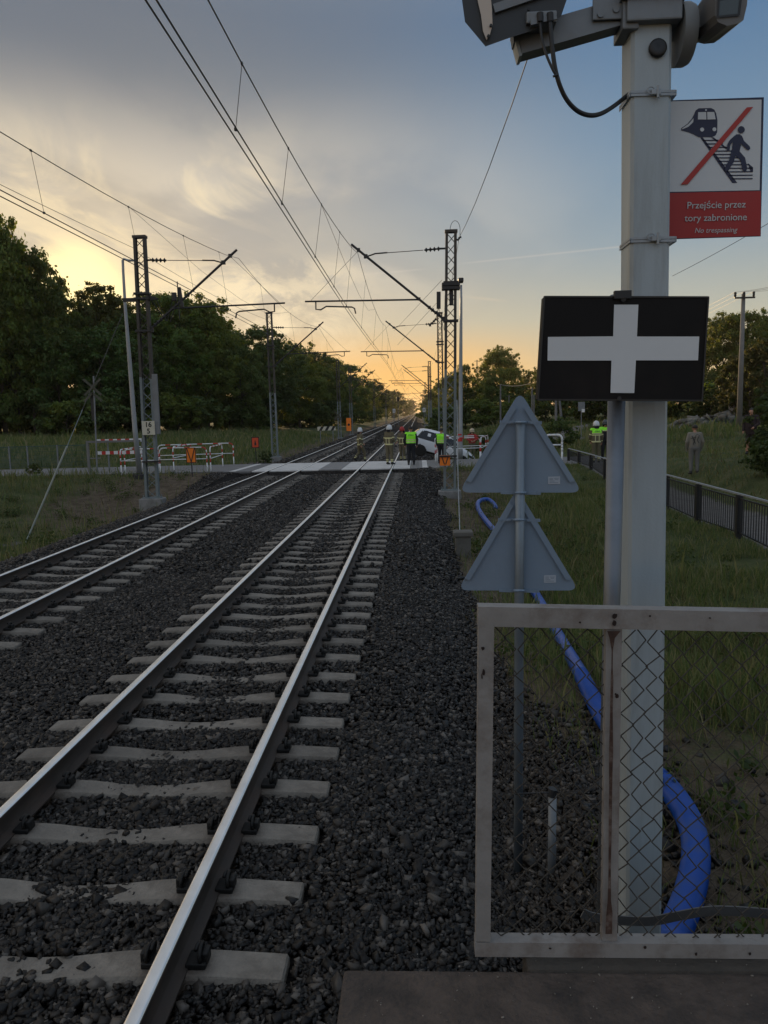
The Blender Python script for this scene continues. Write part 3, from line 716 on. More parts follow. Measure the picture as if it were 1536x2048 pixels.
for i, (a, b, k) in enumerate(panels):
    m_ = MB(); m_.box(((a+b)/2, (CY0+CY1)/2, -0.16), (b-a, CY1-CY0, 0.30), bev=0.012)
    lab = {0: 'outermost white slab, left of the left-hand track', 1: 'white slab between the rails of the left-hand track', 2: 'white slab just right of the left-hand track', 3: 'plain grey slab between the two tracks', 4: 'white slab just left of the right-hand track', 5: 'white slab between the rails under the helmeted firefighter', 6: 'short white slab just right of the right-hand track', 7: 'plain grey slab under the man in the yellow vest'}[i]
    t = tag(m_.build('crossing_slab', XW if k == 'w' else XG), lab, 'crossing slab', 'slabs of the level crossing')
    if k == 'g' and b > 0:
        q = MB()
        for u in np.arange(a+0.08, a+0.42, 0.06):
            for v in np.arange(CY0+0.1, CY1-0.1, 0.12): q.box((u, v, -0.0075), (0.03, 0.06, 0.006))
        for u in np.arange(b-0.55, b-0.05, 0.06):
            for v in np.arange(CY0+0.1, CY1-0.1, 0.12): q.box((u, v, -0.0075), (0.03, 0.06, 0.006))
        q.build('tactile_studs', CONC2, t)
        MB().box(((a+b)/2-0.02, (CY0+CY1)/2, -0.008), (0.24, CY1-CY0-0.04, 0.008)).build('white_marking', XW, t)
# narrow white edge stripe to the left of the tracks
tag(MB().add([(-8.75, CY0-0.05, 0.002), (-8.45, CY0-0.05, 0.002), (-8.25, CY1-0.1, 0.002), (-8.55, CY1-0.1, 0.002)], [(0, 1, 2, 3)]).build('road_marking', XW), kind='structure')

# ------------------------------------------------------------------ overhead line masts
def insulator(m_, a, b, r=0.055, n=5):
    a = Vector(a); b = Vector(b); m_.tube([a, b], r*0.35, 6)
    for i in range(n):
        t0 = a.lerp(b, (i+0.25)/n); t1 = a.lerp(b, (i+0.75)/n)
        m_.tube([t0, t0.lerp(t1, 0.5), t1], [r*0.5, r, r*0.5], 8)
def make_mast(x, y, zb, h, side, label, top_x=None, detail=2, steady=True, earth=True, w=0.44):
    """lattice mast; side = +1 when its arm reaches towards +x"""
    tx = top_x if top_x is not None else x
    t = empty('catenary_mast', (0, 0, 0), label, 'catenary mast', 'lattice masts beside the tracks')
    def at(dx, dy, z):
        k = (z-zb)/h; return Vector((x+(tx-x)*k+dx, y+dy, z))
    f = MB(); f.box((x, y, zb-0.05), (w+0.34, 0.55, 0.7), bev=0.04); f.build('foundation', CONC2, t)
    w0, w1 = w, w*0.86
    def hw(z): return (w0+(w1-w0)*(z-zb)/h)/2
    for s in (-1, 1):
        c = MB()
        c.beam(at(s*(hw(zb)-0.02), 0, zb+0.28), at(s*(hw(zb+h)-0.02), 0, zb+h), 0.022, 0.20, up=(0, 1, 0))
        for dy in (-0.09, 0.09):
            c.beam(at(s*(hw(zb)-0.06), dy, zb+0.28), at(s*(hw(zb+h)-0.06), dy, zb+h), 0.075, 0.018, up=(0, 1, 0))
        c.build('channel', MASTM, t)
    l = MB(); n = int(h/0.36)
    for dy in (-0.085, 0.085):
        for i in range(n):
            z0 = zb+0.3+(h-0.4)*i/n; z1 = zb+0.3+(h-0.4)*(i+1)/n; s = 1 if (i % 2) == (dy > 0) else -1
            l.beam(at(s*(hw(z0)-0.05), dy, z0), at(-s*(hw(z1)-0.05), dy, z1), 0.026, 0.012, up=(0, 1, 0))
    l.build('lacing', MASTM, t)
    MB().box(at(0, 0, zb+h-0.03), (w1+0.03, 0.24, 0.09)).build('top_plate', MASTM, t)
    cp = MB(); cp.box(at(0, 0, zb+0.31), (w0+0.16, 0.34, 0.05))
    for s in (-1, 1):
        for dy in (-0.12, 0.12): cp.tube([at(s*(w0/2+0.04), dy, zb+0.2), at(s*(w0/2+0.04), dy, zb+0.42)], 0.018, 6)
    cp.build('base_plate', MASTM, t)
    for z in ((6.75, 6.92, 5.62) if detail > 1 else (5.7, 6.8)):
        MB().box(at(0, 0, z), (hw(z)*2+0.10, 0.3, 0.07)).build('collar', DARKST, t)
    if steady:
        A = lambda dx, z: at(side*dx, 0, z)
        m_ = MB(); m_.tube([A(0.16, 5.62), A(3.45, 8.32)], 0.042, 10); m_.box(A(0.26, 5.70), (0.14, 0.1, 0.14)); m_.box(A(2.95, 7.9), (0.13, 0.12, 0.13)); m_.box(A(3.2, 8.12), (0.11, 0.1, 0.12)); m_.box(A(1.1, 6.4), (0.1, 0.1, 0.1))
        insulator(m_, A(0.35, 5.78), A(0.8, 6.15), 0.08, 4)
        m_.build('cantilever_tube', DARKST, t, smooth=False)
        m_ = MB(); m_.tube([A(0.2, 8.07), A(0.38, 8.07)], 0.035, 6); insulator(m_, A(0.36, 8.07), A(0.92, 8.04), 0.085, 4)
        m_.tube([A(0.95, 8.04), A(2.45, 7.985)], 0.013, 6); m_.tube([A(2.2, 8.0), A(2.62, 7.98), A(2.88, 7.9)], 0.026, 6)
        m_.build('tie_rod', DARKST, t)
        m_ = MB(); m_.tube([A(1.1, 6.38), A(5.1, 6.44)], 0.03, 8)
        m_.tube([A(4.72, 6.42), A(4.72, 6.16), A(4.55, 6.14), A(4.35, 6.25), A(3.45, 6.2), A(3.36, 6.15), A(3.32, 5.97)], 0.027, 6)
        m_.tube([A(3.2, 8.1), A(4.9, 6.46)], 0.006, 5)
        m_.build('steady_arm', DARKST, t)
    return t, at
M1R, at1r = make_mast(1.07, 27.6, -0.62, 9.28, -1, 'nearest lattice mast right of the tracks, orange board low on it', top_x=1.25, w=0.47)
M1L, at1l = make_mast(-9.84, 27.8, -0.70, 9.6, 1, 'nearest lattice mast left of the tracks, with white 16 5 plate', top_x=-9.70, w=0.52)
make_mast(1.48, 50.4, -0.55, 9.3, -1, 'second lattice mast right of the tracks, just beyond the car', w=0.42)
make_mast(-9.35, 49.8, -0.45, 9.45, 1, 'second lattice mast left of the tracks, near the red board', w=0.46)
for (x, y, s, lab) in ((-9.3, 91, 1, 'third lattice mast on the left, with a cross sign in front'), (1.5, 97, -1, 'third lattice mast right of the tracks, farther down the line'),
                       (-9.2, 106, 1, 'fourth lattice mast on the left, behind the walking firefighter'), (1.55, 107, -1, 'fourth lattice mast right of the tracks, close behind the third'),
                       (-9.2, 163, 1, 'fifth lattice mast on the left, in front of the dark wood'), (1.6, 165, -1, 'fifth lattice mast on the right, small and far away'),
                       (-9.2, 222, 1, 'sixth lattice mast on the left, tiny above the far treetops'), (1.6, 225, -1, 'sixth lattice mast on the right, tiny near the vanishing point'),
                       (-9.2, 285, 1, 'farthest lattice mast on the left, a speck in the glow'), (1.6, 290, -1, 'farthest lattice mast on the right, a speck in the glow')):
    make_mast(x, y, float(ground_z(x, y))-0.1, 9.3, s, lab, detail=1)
# things fixed to the first masts
pl = MB(); c0 = P(297, 856, 27.6)
pl.box((c0[0], 27.6, c0[2]), (0.47, 0.02, 0.50), bev=0.006); pl.build('number_plate', CREAM, M1L)
Mx = frameM((c0[0], 27.586, c0[2]+0.115), (1, 0, 0), (0, 0, 1)); text_mesh('plate_number', '16', 0.25, BLACK, M1L, Mx, bold=0.006)
Mx = frameM((c0[0], 27.586, c0[2]-0.12), (1, 0, 0), (0, 0, 1)); text_mesh('plate_number', '5', 0.25, BLACK, M1L, Mx, bold=0.006)
a, b = P(309, 748, 27.7), P(316, 868, 27.7)
MB().beam(a, b, 0.17, 0.12, up=(0, 1, 0)).build('cable_duct', GALV_D, M1L)
bx = P(303, 923, 27.65); MB().box(bx, (0.6, 0.36, 0.05)).build('collar', BLACK, M1L)
m_ = MB(); q = at1l(0.55, 0, 6.9)
for dx in (0.2, 0.42): m_.tube([at1l(dx, 0.0, 6.85), at1l(0.78+dx*0.15, 0, 5.95)], 0.014, 5)
m_.tube([at1l(1.1, 0, 6.75), at1l(0.85, 0, 5.95)], 0.014, 5); m_.tube([at1l(1.2, 0, 6.6), at1l(0.95, 0, 5.9)], 0.014, 5)
m_.box(at1l(1.14, 0, 6.78), (0.16, 0.12, 0.3), bev=0.03); m_.beam(at1l(1.33, 0, 7.1), at1l(1.42, 0, 6.4), 0.10, 0.10, up=(0, 1, 0)); m_.tube([at1l(1.27, 0, 7.3), at1l(1.3, 0, 6.0)], 0.02, 6)
m_.add([at1l(0.2, -0.05, 6.9), at1l(0.62, -0.05, 6.72), at1l(0.2, -0.05, 6.66), at1l(0.2, 0.05, 6.9), at1l(0.62, 0.05, 6.72), at1l(0.2, 0.05, 6.66)], [(0, 1, 2), (3, 5, 4), (0, 3, 4, 1), (1, 4, 5, 2), (2, 5, 3, 0)])
m_.box(at1l(-0.45, 0, 6.72), (0.5, 0.16, 0.12))
m_.build('switch_gear', DARKST, M1L)
m_ = MB()
for z in (6.85, 6.72): m_.box(at1r(0, -0.02, z), (0.62, 0.36, 0.1))
m_.beam(at1r(-0.42, 0, 6.62), at1r(-0.42, 0, 6.05), 0.14, 0.12, up=(0, 1, 0)); m_.tube([at1r(-0.42, 0, 6.1), at1r(-0.5, 0, 5.75), at1r(-0.72, 0, 5.5)], 0.012, 5)
insulator(m_, at1r(-0.48, 0, 5.72), at1r(-0.75, 0, 5.46), 0.06, 4); m_.tube([at1r(-0.42, 0, 6.1), at1r(-0.22, 0, 5.3), at1r(-0.2, 0, 6.5)], 0.01, 5)
m_.box(at1r(0.02, 0, 6.4), (0.14, 0.14, 0.5), bev=0.02)
m_.build('switch_gear', DARKST, M1R)
m_ = MB(); pts = [at1r(-0.03, 0, 8.66)+Vector((0.17*(1-math.cos(u)), 0, 0.30*math.sin(u)+0.02)) for u in np.linspace(0, math.pi, 12)]+[at1r(0.3, -0.1, 8.45)]
m_.tube(pts, 0.009, 5); insulator(m_, at1r(0.2, -0.1, 8.30), at1r(0.34, -0.15, 8.42), 0.06, 3); m_.build('jumper_loop', DARKST, M1R)
bx = P(896, 912, 27.3); MB().box(bx, (0.62, 0.34, 0.05)).build('collar', BLACK, M1R)
ob = P(890, 921, 27.2)
ow = tag(MB().box(ob, (0.36, 0.02, 0.36), bev=0.005).build('warning_board', ORANGE), 'square orange warning board low on the nearest right-hand mast', 'warning board', 'orange boards beside the tracks')
for k in (-1, 1):
    MB().beam((ob[0]+k*0.11, 27.187, ob[2]+0.13), (ob[0]+k*0.02, 27.187, ob[2]-0.14), 0.035, 0.004, up=(0, 1, 0)).build('chevron_stroke', BLACK, ow)

# ------------------------------------------------------------------ overhead wires
def wire(m_, f, y0, y1, n, r):
    m_.tube([f(y) for y in np.linspace(y0, y1, n)], r, 5, cap=False)
def catenary(tx, sup, label, sgn, lead):
    """sup: y of the supports; lead: parabola of the span over the viewer"""
    t = empty('overhead_line', (tx, 0, 0), label, 'overhead line', 'contact wires and messengers over the tracks')
    def zz(y):
        if y < sup[0]: return lead(y)
        for a, b in zip(sup[:-1], sup[1:]):
            if y <= b:
                u = (y-a)/(b-a); sag = min(1.35, 0.0006*(b-a)**2+0.25); return 8.02-4*sag*u*(1-u)
        return 8.0
    def xm(y):
        k = y/45.0; return sgn*0.02*math.sin(k)
    mw = MB(); wire(mw, lambda y: Vector((xm(y), y, zz(y))), -18, sup[0], 24, 0.0085)
    for a, b in zip(sup[:-1], sup[1:]): wire(mw, lambda y: Vector((xm(y), y, zz(y))), a, b, 14, 0.0085)
    mw2 = mw
    mw2.build('messenger_wire', WIREM, t)
    def xc(y, k): return sgn*(-0.14+0.07*math.cos(y/27.6*math.pi))+k*0.05
    def zc(y): return 5.84+0.0*y
    for k in (-1, 1):
        cw = MB(); ys = np.concatenate([np.linspace(-18, sup[0], 20), np.linspace(sup[0], sup[-1], 40)[1:]])
        cw.tube([Vector((xc(y, k), y, zc(y)+0.02*math.cos(y*0.11+k)+(0.035*k if sgn < 0 else 0))) for y in ys], 0.009, 5, cap=False)
        cw.build('contact_wire', WIREM, t)
    ys = [2, 6.2, 9.6, 12.9, 17.2, 21.2, 25.0]
    for a, b in zip(sup[:-1], sup[1:]):
        k = max(2, int((b-a)/7)); ys += [a+(b-a)*(i+0.5)/k for i in range(k)]
    for y in ys:
        if y > 175: continue
        dm = MB(); q0 = Vector((xm(y), y, zz(y))); q1 = Vector((xc(y, 0), y, zc(y)+0.05))
        dm.tube([q0, q1], 0.0042, 4)
        dm.box(q0, (0.022, 0.05, 0.032)); dm.box(q1, (0.03, 0.04, 0.032)); dm.build('dropper', WIREM, t)
    sw = MB(); y0, y1, yc = sup[0]-10.5, sup[0]+10.5, sup[0]
    sw.tube([Vector((xm(y0), y0, zz(y0))), Vector((xm(yc), yc-5, 6.72)), Vector((xm(yc), yc, 6.62)), Vector((xm(yc), yc+5, 6.72)), Vector((xm(y1), y1, zz(y1)))], 0.005, 4, cap=False)
    sw.build('stitch_wire', WIREM, t)
    t.location = (tx, 0, 0)
    return t
leadR = lambda y: 6.56+0.0028*(y-5)**2
leadL = lambda y: 6.72+0.0024*(y-5)**2
catenary(TR, [27.6, 50.4, 97, 107, 165, 225, 290, 380], 'twin contact wires and messenger hanging above the right-hand track', 1, leadR)
catenary(TL, [27.8, 49.8, 91, 106, 163, 222, 285, 380], 'twin contact wires and messenger hanging above the left-hand track', -1, leadL)
def span(m_, a, b, sag, r, n=14):
    a = Vector(a); b = Vector(b)
    m_.tube([a.lerp(b, u)-Vector((0, 0, 4*sag*u*(1-u))) for u in np.linspace(0, 1, n)], r, 5, cap=False)
m_ = MB(); span(m_, (-9.98, -22, 8.5), (-9.98, 27.8, 8.52), 0.55, 0.008); span(m_, (-9.98, 27.8, 8.52), (-9.6, 49.8, 8.6), 0.2, 0.008); span(m_, (-9.6, 49.8, 8.6), (-9.5, 91, 8.6), 0.5, 0.008); span(m_, (-9.5, 91, 8.6), (-9.4, 163, 8.6), 0.9, 0.008); span(m_, (-9.4, 163, 8.6), (-9.4, 285, 8.6), 1.2, 0.008)
tag(m_.build('earth_wire', WIREM), 'single earth wire running along the tops of the left-hand masts', 'wire', 'earth wires along the mast tops')
m_ = MB(); span(m_, (1.42, -22, 8.2), (1.52, 27.5, 8.40), 1.55, 0.008); span(m_, (1.52, 27.5, 8.40), (1.7, 50.4, 8.5), 0.3, 0.008); span(m_, (1.7, 50.4, 8.5), (1.7, 107, 8.5), 0.7, 0.008); span(m_, (1.7, 107, 8.5), (1.7, 225, 8.5), 1.2, 0.008)
tag(m_.build('earth_wire', WIREM), 'single earth wire rising from the nearest right-hand mast towards the viewer', 'wire', 'earth wires along the mast tops')
# tensioning wires of the second right-hand mast
m_ = MB(); m_.tube([P(884, 560, 27.6), P(788, 662, 50.4)], 0.007, 5); m_.tube([P(876, 603, 27.8), P(795, 690, 50.4)], 0.007, 5)
tag(m_.build('tension_wire', WIREM), 'pair of slanting wires from first right-hand mast back to the second', 'wire')

# guy rod and its anchor on the left
a = np.array(P(245, 628, 27.2)); an = drop(52, 1086); mid = np.array(P(134, 893, 22.3))
t = empty('guy_rod', tuple(an), 'thin guy rod slanting from the left mast down to a ground block', 'guy rod')
mi = lambda q: Vector(q)-Vector(an)
MB().tube([mi(a), mi(mid)], 0.012, 6).build('guy_wire', MASTM, t)
MB().tube([mi(mid), mi(an)+Vector((0, 0, 0.02))], 0.028, 8).build('guy_sleeve', mat('pale_guy_sleeve', (0.36, 0.40, 0.38), 0.5, 0, 0.05), t)
m_ = MB(); m_.box((-0.35, 0, -0.32), (1.35, 0.8, 0.62), bev=0.05); m_.build('anchor_block', mat('dark_concrete', (0.09, 0.085, 0.08), 0.9, 0, 0.25, 3, 0.3, 30), t)
# right-hand guy beside the near mast and its block
blk = drop(926, 1112); t = empty('anchor_post', tuple(blk), 'thin rod rising from a square concrete block at the ballast edge', 'anchor post')
m_ = MB(); m_.box((0, 0, 0.16), (0.33, 0.33, 0.8), bev=0.03); m_.box((0, 0, 0.50), (0.42, 0.42, 0.10), bev=0.02); m_.build('anchor_block', mat('mossy_concrete', (0.125, 0.115, 0.10), 0.9, 0, 0.3, 4, 0.4, 30, dirt=(0.05, 0.048, 0.04), dscale=4, damt=0.7), t)
m_ = MB(); tp = Vector(P(908, 560, 27.2))-Vector(blk); st = Vector(P(920, 1075, blk[1]))-Vector(blk); m_.tube([st, Vector(P(916, 955, blk[1]+6))-Vector(blk), Vector(P(914, 800, 25.5))-Vector(blk)], 0.012, 6); m_.build('guy_wire', GALV, t)

# ------------------------------------------------------------------ foreground: platform end, gate, post, signs
PZ = 0.725
PLATM = mat('platform_paving', (0.080, 0.060, 0.049), 0.9, 0, 0.38, 9, 0.9, 45, dirt=(0.026, 0.022, 0.020), dscale=5, damt=0.85)
edge = -0.275
m_ = MB(); m_.box(((edge+6)/2, -0.9, PZ-0.09), (6-edge, 6.32, 0.18), bev=0.015); m_.box(((edge+6)/2+0.12, -0.9, -0.3), (6-edge-0.24, 6.2, 1.24))
t = tag(m_.build('platform', PLATM), 'dark worn end of the station platform in the lower right', 'platform')
k0 = np.array(G(1050, 1925, PZ)); 
m_ = MB(); m_.box((3.15+k0[0]-0.0, 2.315, PZ-0.075), (6.3, 0.125, 0.17), bev=0.02); m_.build('kerb_stone', mat('kerb_concrete', (0.062, 0.052, 0.043), 0.9, 0, 0.3, 6, 0.5, 50, dirt=(0.04, 0.04, 0.036), dscale=4), t)
# grit and leaf scraps on the platform
n = 260; gx_ = rng.uniform(-0.2, 1.3, n); gy_ = rng.uniform(1.7, 2.36, n)
gs = stones('platform_grit', np.stack([gx_, gy_, np.full(n, PZ+0.002)+np.where((gy_ > 2.25) & (gx_ > k0[0]), 0.012, 0)], 1), rng.uniform(0.0008, 0.0035, n), island_mat('grit', [(0.08, 0.07, 0.06), (0.2, 0.18, 0.15), (0.3, 0.27, 0.24)], 0.8))
tag(gs, 'pale grit and crumbs scattered over the platform end', 'grit', kind='stuff')

GY = 2.33
def GP(px, py): return Vector(P(px, py, GY))
gt = empty('mesh_gate', tuple(GP(972, 1890)), 'rust stained white steel frame with chain link mesh on the platform end', 'gate')
GO = Vector(gt.location)
def rel(o, v): return v-o
xl, xr = GP(972, 1500).x, 1.75
zt, zb = GP(972, 1228).z, GP(965, 1890).z
lft0, lft1 = GP(972.5, 1209), GP(965, 1907)
tilt = (GP(1536, 1239)-GP(957, 1228)); tdir = tilt.normalized(); 
top0 = GP(955, 1229); bot0 = GP(949, 1889)
bdir = (GP(1536, 1893)-bot0).normalized()
fw = 0.056
def gate_part(name, fn, mt=GATEM):
    m_ = MB(); fn(m_); m_.v = [tuple(Vector(q)-GO) for q in m_.v]; return m_.build(name, mt, gt)
gate_part('top_rail', lambda q: q.beam(top0, top0+tdir*1.75, 0.05, 0.062))
gate_part('bottom_rail', lambda q: q.beam(bot0, bot0+bdir*1.75, 0.05, 0.05))
gate_part('side_stile', lambda q: q.beam(GP(971.5, 1249), GP(965, 1873), 0.047, 0.05, up=(0, 1, 0)))
u0, u1 = GP(1226, 1256), GP(1217, 1876)
gate_part('middle_upright', lambda q: q.beam(u0, u1, 0.048, 0.03, up=(0, 1, 0)))
def stain(q):
    pts0 = [(1236, 1262), (1206, 1262), (1222, 1300), (1230, 1280)]
    for (cx, cy, rw, rh) in ((1230, 1232, 5, 6), (1229, 1246, 4, 6), (966, 1297, 3.5, 4), (967, 1345, 3, 6), (964, 1352, 1.5, 6), (1234, 1392, 4, 4), (1231, 1388, 2, 2), (1160, 1245, 2, 2), (1300, 1232, 2, 2), (1420, 1236, 2.5, 2), (1290, 1895, 3, 3), (1392, 1908, 3, 3), (1100, 1897, 3, 2), (1500, 1908, 3, 3)):
        ring = []
        for k in range(10):
            a = k/10*2*math.pi; j = random.uniform(0.75, 1.25)
            ring.append((cx+rw*j*math.cos(a), cy+rh*j*math.sin(a)))
        q.add([Vector(P(x_, y_, GY-0.0292)) for x_, y_ in ring], [tuple(range(10))])
gate_part('rust_spots', stain, mat('dark_rust', (0.022, 0.011, 0.008), 0.9, 0, 0.3, 30))
def streak(q):
    prof = [(1262, 15), (1276, 7), (1300, 1.5), (1335, 1.2), (1360, 3), (1420, 3), (1470, 4), (1500, 5), (1540, 3.5), (1580, 4), (1660, 3), (1740, 3), (1800, 4.5), (1826, 7), (1868, 7)]
    L_ = [(1225-(y-1262)*0.012-w*random.uniform(0.7, 1.1), y) for y, w in prof]; R_ = [(1225-(y-1262)*0.012+w*random.uniform(0.7, 1.1), y) for y, w in prof]
    ring = L_+R_[::-1]
    q.add([Vector(P(x_, y_, GY-0.0292)) for x_, y_ in ring], [(i, i+1, len(ring)-2-i, len(ring)-1-i) for i in range(len(prof)-1)])
gate_part('rust_streak', streak, RUST)
def chain(q):
    Wd, Hd = 0.0727, 0.078
    org = GP(990, 1252); top_z = 0.0
    ncol = 50; r = 0.0021
    rows = 6; hz = (GP(990, 1252)-GP(986, 1876)).length
    down = (GP(986, 1876)-GP(990, 1252)).normalized()
    nh = int(hz/(Hd/2))+1
    for k in range(ncol):
        pts = []
        for j in range(nh+1):
            s = min(j*Hd/2, hz)
            col = k+((j+k) % 2)
            bul = 0.007*math.sin(j*0.9+k*0.7)+0.007*math.sin(k*0.31+j*0.2)
            wob = 0.004*math.sin(j*1.7+k*2.3)
            sag = -0.016*math.sin(min(1, col/ncol)*9)*(1-j/nh)
            p0 = org+tdir*(col*Wd/2+wob-0.004)+down*(s+0.004*math.sin(k*1.9+j))
            off = 0.0018*(1 if (j % 2) else -1)
            p = p0+Vector((0, 0.012+off+bul*0.4, sag*0.3))
            if pts:
                a = pts[-1]
                pts.append(a.lerp(p, 0.06)); pts.append(a.lerp(p, 0.94))
            pts.append(p)
        if pts[0].x > 1.75: break
        q.tube(pts, r, 5, cap=False)
gate_part('chain_link_mesh', chain, MESHM)

# main post
POY = 3.10
def post_pt(px, py, dy=0.0): return Vector(P(px, py, POY+dy))
tp, bt = post_pt(1306, -120), post_pt(1289.5, 1960)
post = empty('camera_post', tuple(bt), 'tall square light grey steel post in the right foreground', 'post')
pdir = (tp-bt).normalized()
def ppart(name, fn, mt=POSTM, smooth=False, bev=None):
    m_ = MB(); fn(m_); m_.v = [tuple(Vector(q)-bt) for q in m_.v]; return m_.build(name, mt, post, smooth=smooth)
pw = (post_pt(1347, 700)-post_pt(1269, 700)).length
def postbody(q):
    c0, c1 = bt+Vector((0, pw/2, -0.45)), tp+Vector((0, pw/2, 0))
    h = pw/2; b = 0.012
    sec = [(-h+b, -h), (h-b, -h), (h, -h+b), (h, h-b), (h-b, h), (-h+b, h), (-h, h-b), (-h, -h+b)]
    vs = [c0+Vector((x_, y_, 0)) for x_, y_ in sec]+[c1+Vector((x_, y_, 0)) for x_, y_ in sec]
    q.add(vs, [(i, (i+1) % 8, 8+(i+1) % 8, 8+i) for i in range(8)]+[tuple(range(8)), tuple(range(8, 16))])
ppart('post_body', postbody)
c = post_pt(1315, 97, -0.004)
def plug(q):
    Mr = Matrix.Rotation(R(90), 3, 'X'); q.lathe([(0.033, 0.0), (0.033, 0.008), (0.026, 0.012), (0.0, 0.012)], tuple(c), 24, Mr)
ppart('cable_plug', plug, BLACK, True)
for py in (184, 477):
    def band(q, py=py):
        for dy in (0, 0.007):
            a = post_pt(1262, py+(0 if dy == 0 else 6), -0.004); b_ = post_pt(1351, py-2+(0 if dy == 0 else 6), -0.004)
            q.beam(a, b_, 0.003, 0.009)
            q.beam(a+Vector((-0.004, 0.0, 0)), a+Vector((-0.004, pw, 0.0)), 0.003, 0.009)
            q.beam(b_+Vector((0.003, 0.0, 0)), b_+Vector((0.003, pw, 0.0)), 0.003, 0.009)
        m0 = post_pt(1312, py, -0.012); q.box(m0, (0.035, 0.012, 0.02), bev=0.003); q.tube([m0+Vector((0.006, -0.006, 0.02)), m0+Vector((0.006, -0.006, -0.022))], 0.005, 6)
        q.tube([m0+Vector((-0.02+0.014*math.cos(u), -0.004, 0.006+0.012*math.sin(u))) for u in np.linspace(0, 5, 9)], 0.0022, 5)
    ppart('strap', band, GALV)
def capblock(q):
    a = post_pt(1306, 24, -0.012); q.box(a+Vector((0.0, pw/2, 0)), (pw+0.05, pw+0.05, 0.075), bev=0.006)
    a = post_pt(1296, -10, -0.02); q.box(a+Vector((0.02, pw/2, 0.02)), (pw+0.09, pw+0.07, 0.07), bev=0.004)
ppart('clamp_block', capblock, GALV_D)
# bracket arm with the left-hand camera housing
arm = empty('camera_bracket', tuple(post_pt(1250, 60)), 'square steel arm clamped to the post, carrying the big housing', 'bracket')
AO = Vector(arm.location)
def apart(name, fn, mt, smooth=False):
    m_ = MB(); fn(m_); m_.v = [tuple(Vector(q)-AO) for q in m_.v]; return m_.build(name, mt, arm, smooth=smooth)
AYD = 0.05
def armtube(q):
    a = post_pt(1036, 91, AYD); b_ = post_pt(1262, 26, AYD); q.beam(a, b_, 0.075, 0.092)
apart('arm_tube', armtube, GALV_D)
apart('arm_end_plate', lambda q: q.beam(post_pt(1029, 96, AYD), post_pt(1035, 94, AYD), 0.078, 0.096), POSTM)
def armclamp(q):
    a = post_pt(1222, 18, AYD-0.048); q.box(a, (0.135, 0.012, 0.075), bev=0.004)
    q.box(post_pt(1252, 47, AYD), (0.06, 0.14, 0.10), bev=0.006)
    for xx in (1202, 1233): 
        w_ = post_pt(xx, 17 if xx > 1210 else 27, AYD-0.06); q.tube([w_, w_+Vector((0, 0.02, 0))], 0.013, 8)
apart('arm_clamp', armclamp, GALV_D)
apart('arm_upstand', lambda q: q.beam(post_pt(1042, 88, AYD-0.005), post_pt(1036, 44, AYD-0.005), 0.062, 0.07, up=(0, 1, 0)), GALV_D)
# the housing, seen from below
cam1 = empty('floodlight_camera', tuple(post_pt(1030, 10, 0.05)), 'dark boxy camera housing with angled hood hanging at the top edge', 'camera')
C1 = Vector(cam1.location)
def cpart(name, fn, mt, obj=None, smooth=False):
    m_ = MB(); fn(m_); m_.v = [tuple(Vector(q)-C1) for q in m_.v]; return m_.build(name, mt, cam1, smooth=smooth)
def housing(q):
    # outline in the plane facing the viewer, pushed back for depth
    out = [(922, -70), (924, 0), (930, 44), (971, 93), (1021, 75), (1062, 62), (1112, 38), (1122, 33), (1136, -8), (1140, -70)]
    fr = [post_pt(x_, y_, -0.05) for x_, y_ in out]; bk = [post_pt(x_*0.93+72, y_*0.8-16, 0.16) for x_, y_ in out]
    k = len(out); q.add(fr+bk, [tuple(range(k)), tuple(range(k, 2*k))]+[(i, (i+1) % k, k+(i+1) % k, k+i) for i in range(k)])
HOUS = mat('camera_dark_housing', (0.035, 0.038, 0.042), 0.5, 0.2, 0.1, 8)
cpart('housing_shell', housing, HOUS)
def flange(q):
    out = [(953, -60), (955, 0), (962, 30), (966, 62), (973, 80), (979, 72), (985, 50), (984, 20), (976, -60)]
    fr = [post_pt(x_, y_, -0.062) for x_, y_ in out]; bk = [post_pt(x_, y_, -0.052) for x_, y_ in out]
    k = len(out); q.add(fr+bk, [tuple(range(k)), tuple(range(k, 2*k))]+[(i, (i+1) % k, k+(i+1) % k, k+i) for i in range(k)])
cpart('mounting_flange', flange, mat('flange_pale', (0.55, 0.47, 0.40), 0.5))
def fbolts(q):
    for (x_, y_) in ((982, 50), (977, 71), (1058, 18)):
        w_ = post_pt(x_, y_, -0.07); q.tube([w_, w_+Vector((0, 0.012, 0))], 0.005, 8)
cpart('bolts', fbolts, BLACK)
def ridge(q):
    q.beam(post_pt(988, 18, -0.058), post_pt(1128, -30, -0.058), 0.012, 0.03); q.beam(post_pt(1060, 48, -0.06), post_pt(1112, 36, -0.06), 0.03, 0.02)
    q.box(post_pt(1080, 44, -0.03), (0.11, 0.08, 0.04), bev=0.005)
cpart('cover_ridge', ridge, GALV_D)
def glands(q):
    for xx in (1080, 1100): q.tube([post_pt(xx, 26, -0.075), post_pt(xx+0.5, 44, -0.075)], 0.012, 10)
cpart('cable_gland', glands, DARKST)
def cab(pts, r):
    P_ = [post_pt(x_, y_, d_) for x_, y_, d_ in pts]
    out = []
    for i in range(len(P_)-1):
        p0 = P_[max(i-1, 0)]; p1 = P_[i]; p2 = P_[i+1]; p3 = P_[min(i+2, len(P_)-1)]
        for u in np.linspace(0, 1, 7)[:-1]:
            out.append(0.5*((2*p1)+(-p0+p2)*u+(2*p0-5*p1+4*p2-p3)*u*u+(-p0+3*p1-3*p2+p3)*u**3))
    return out+[P_[-1]]
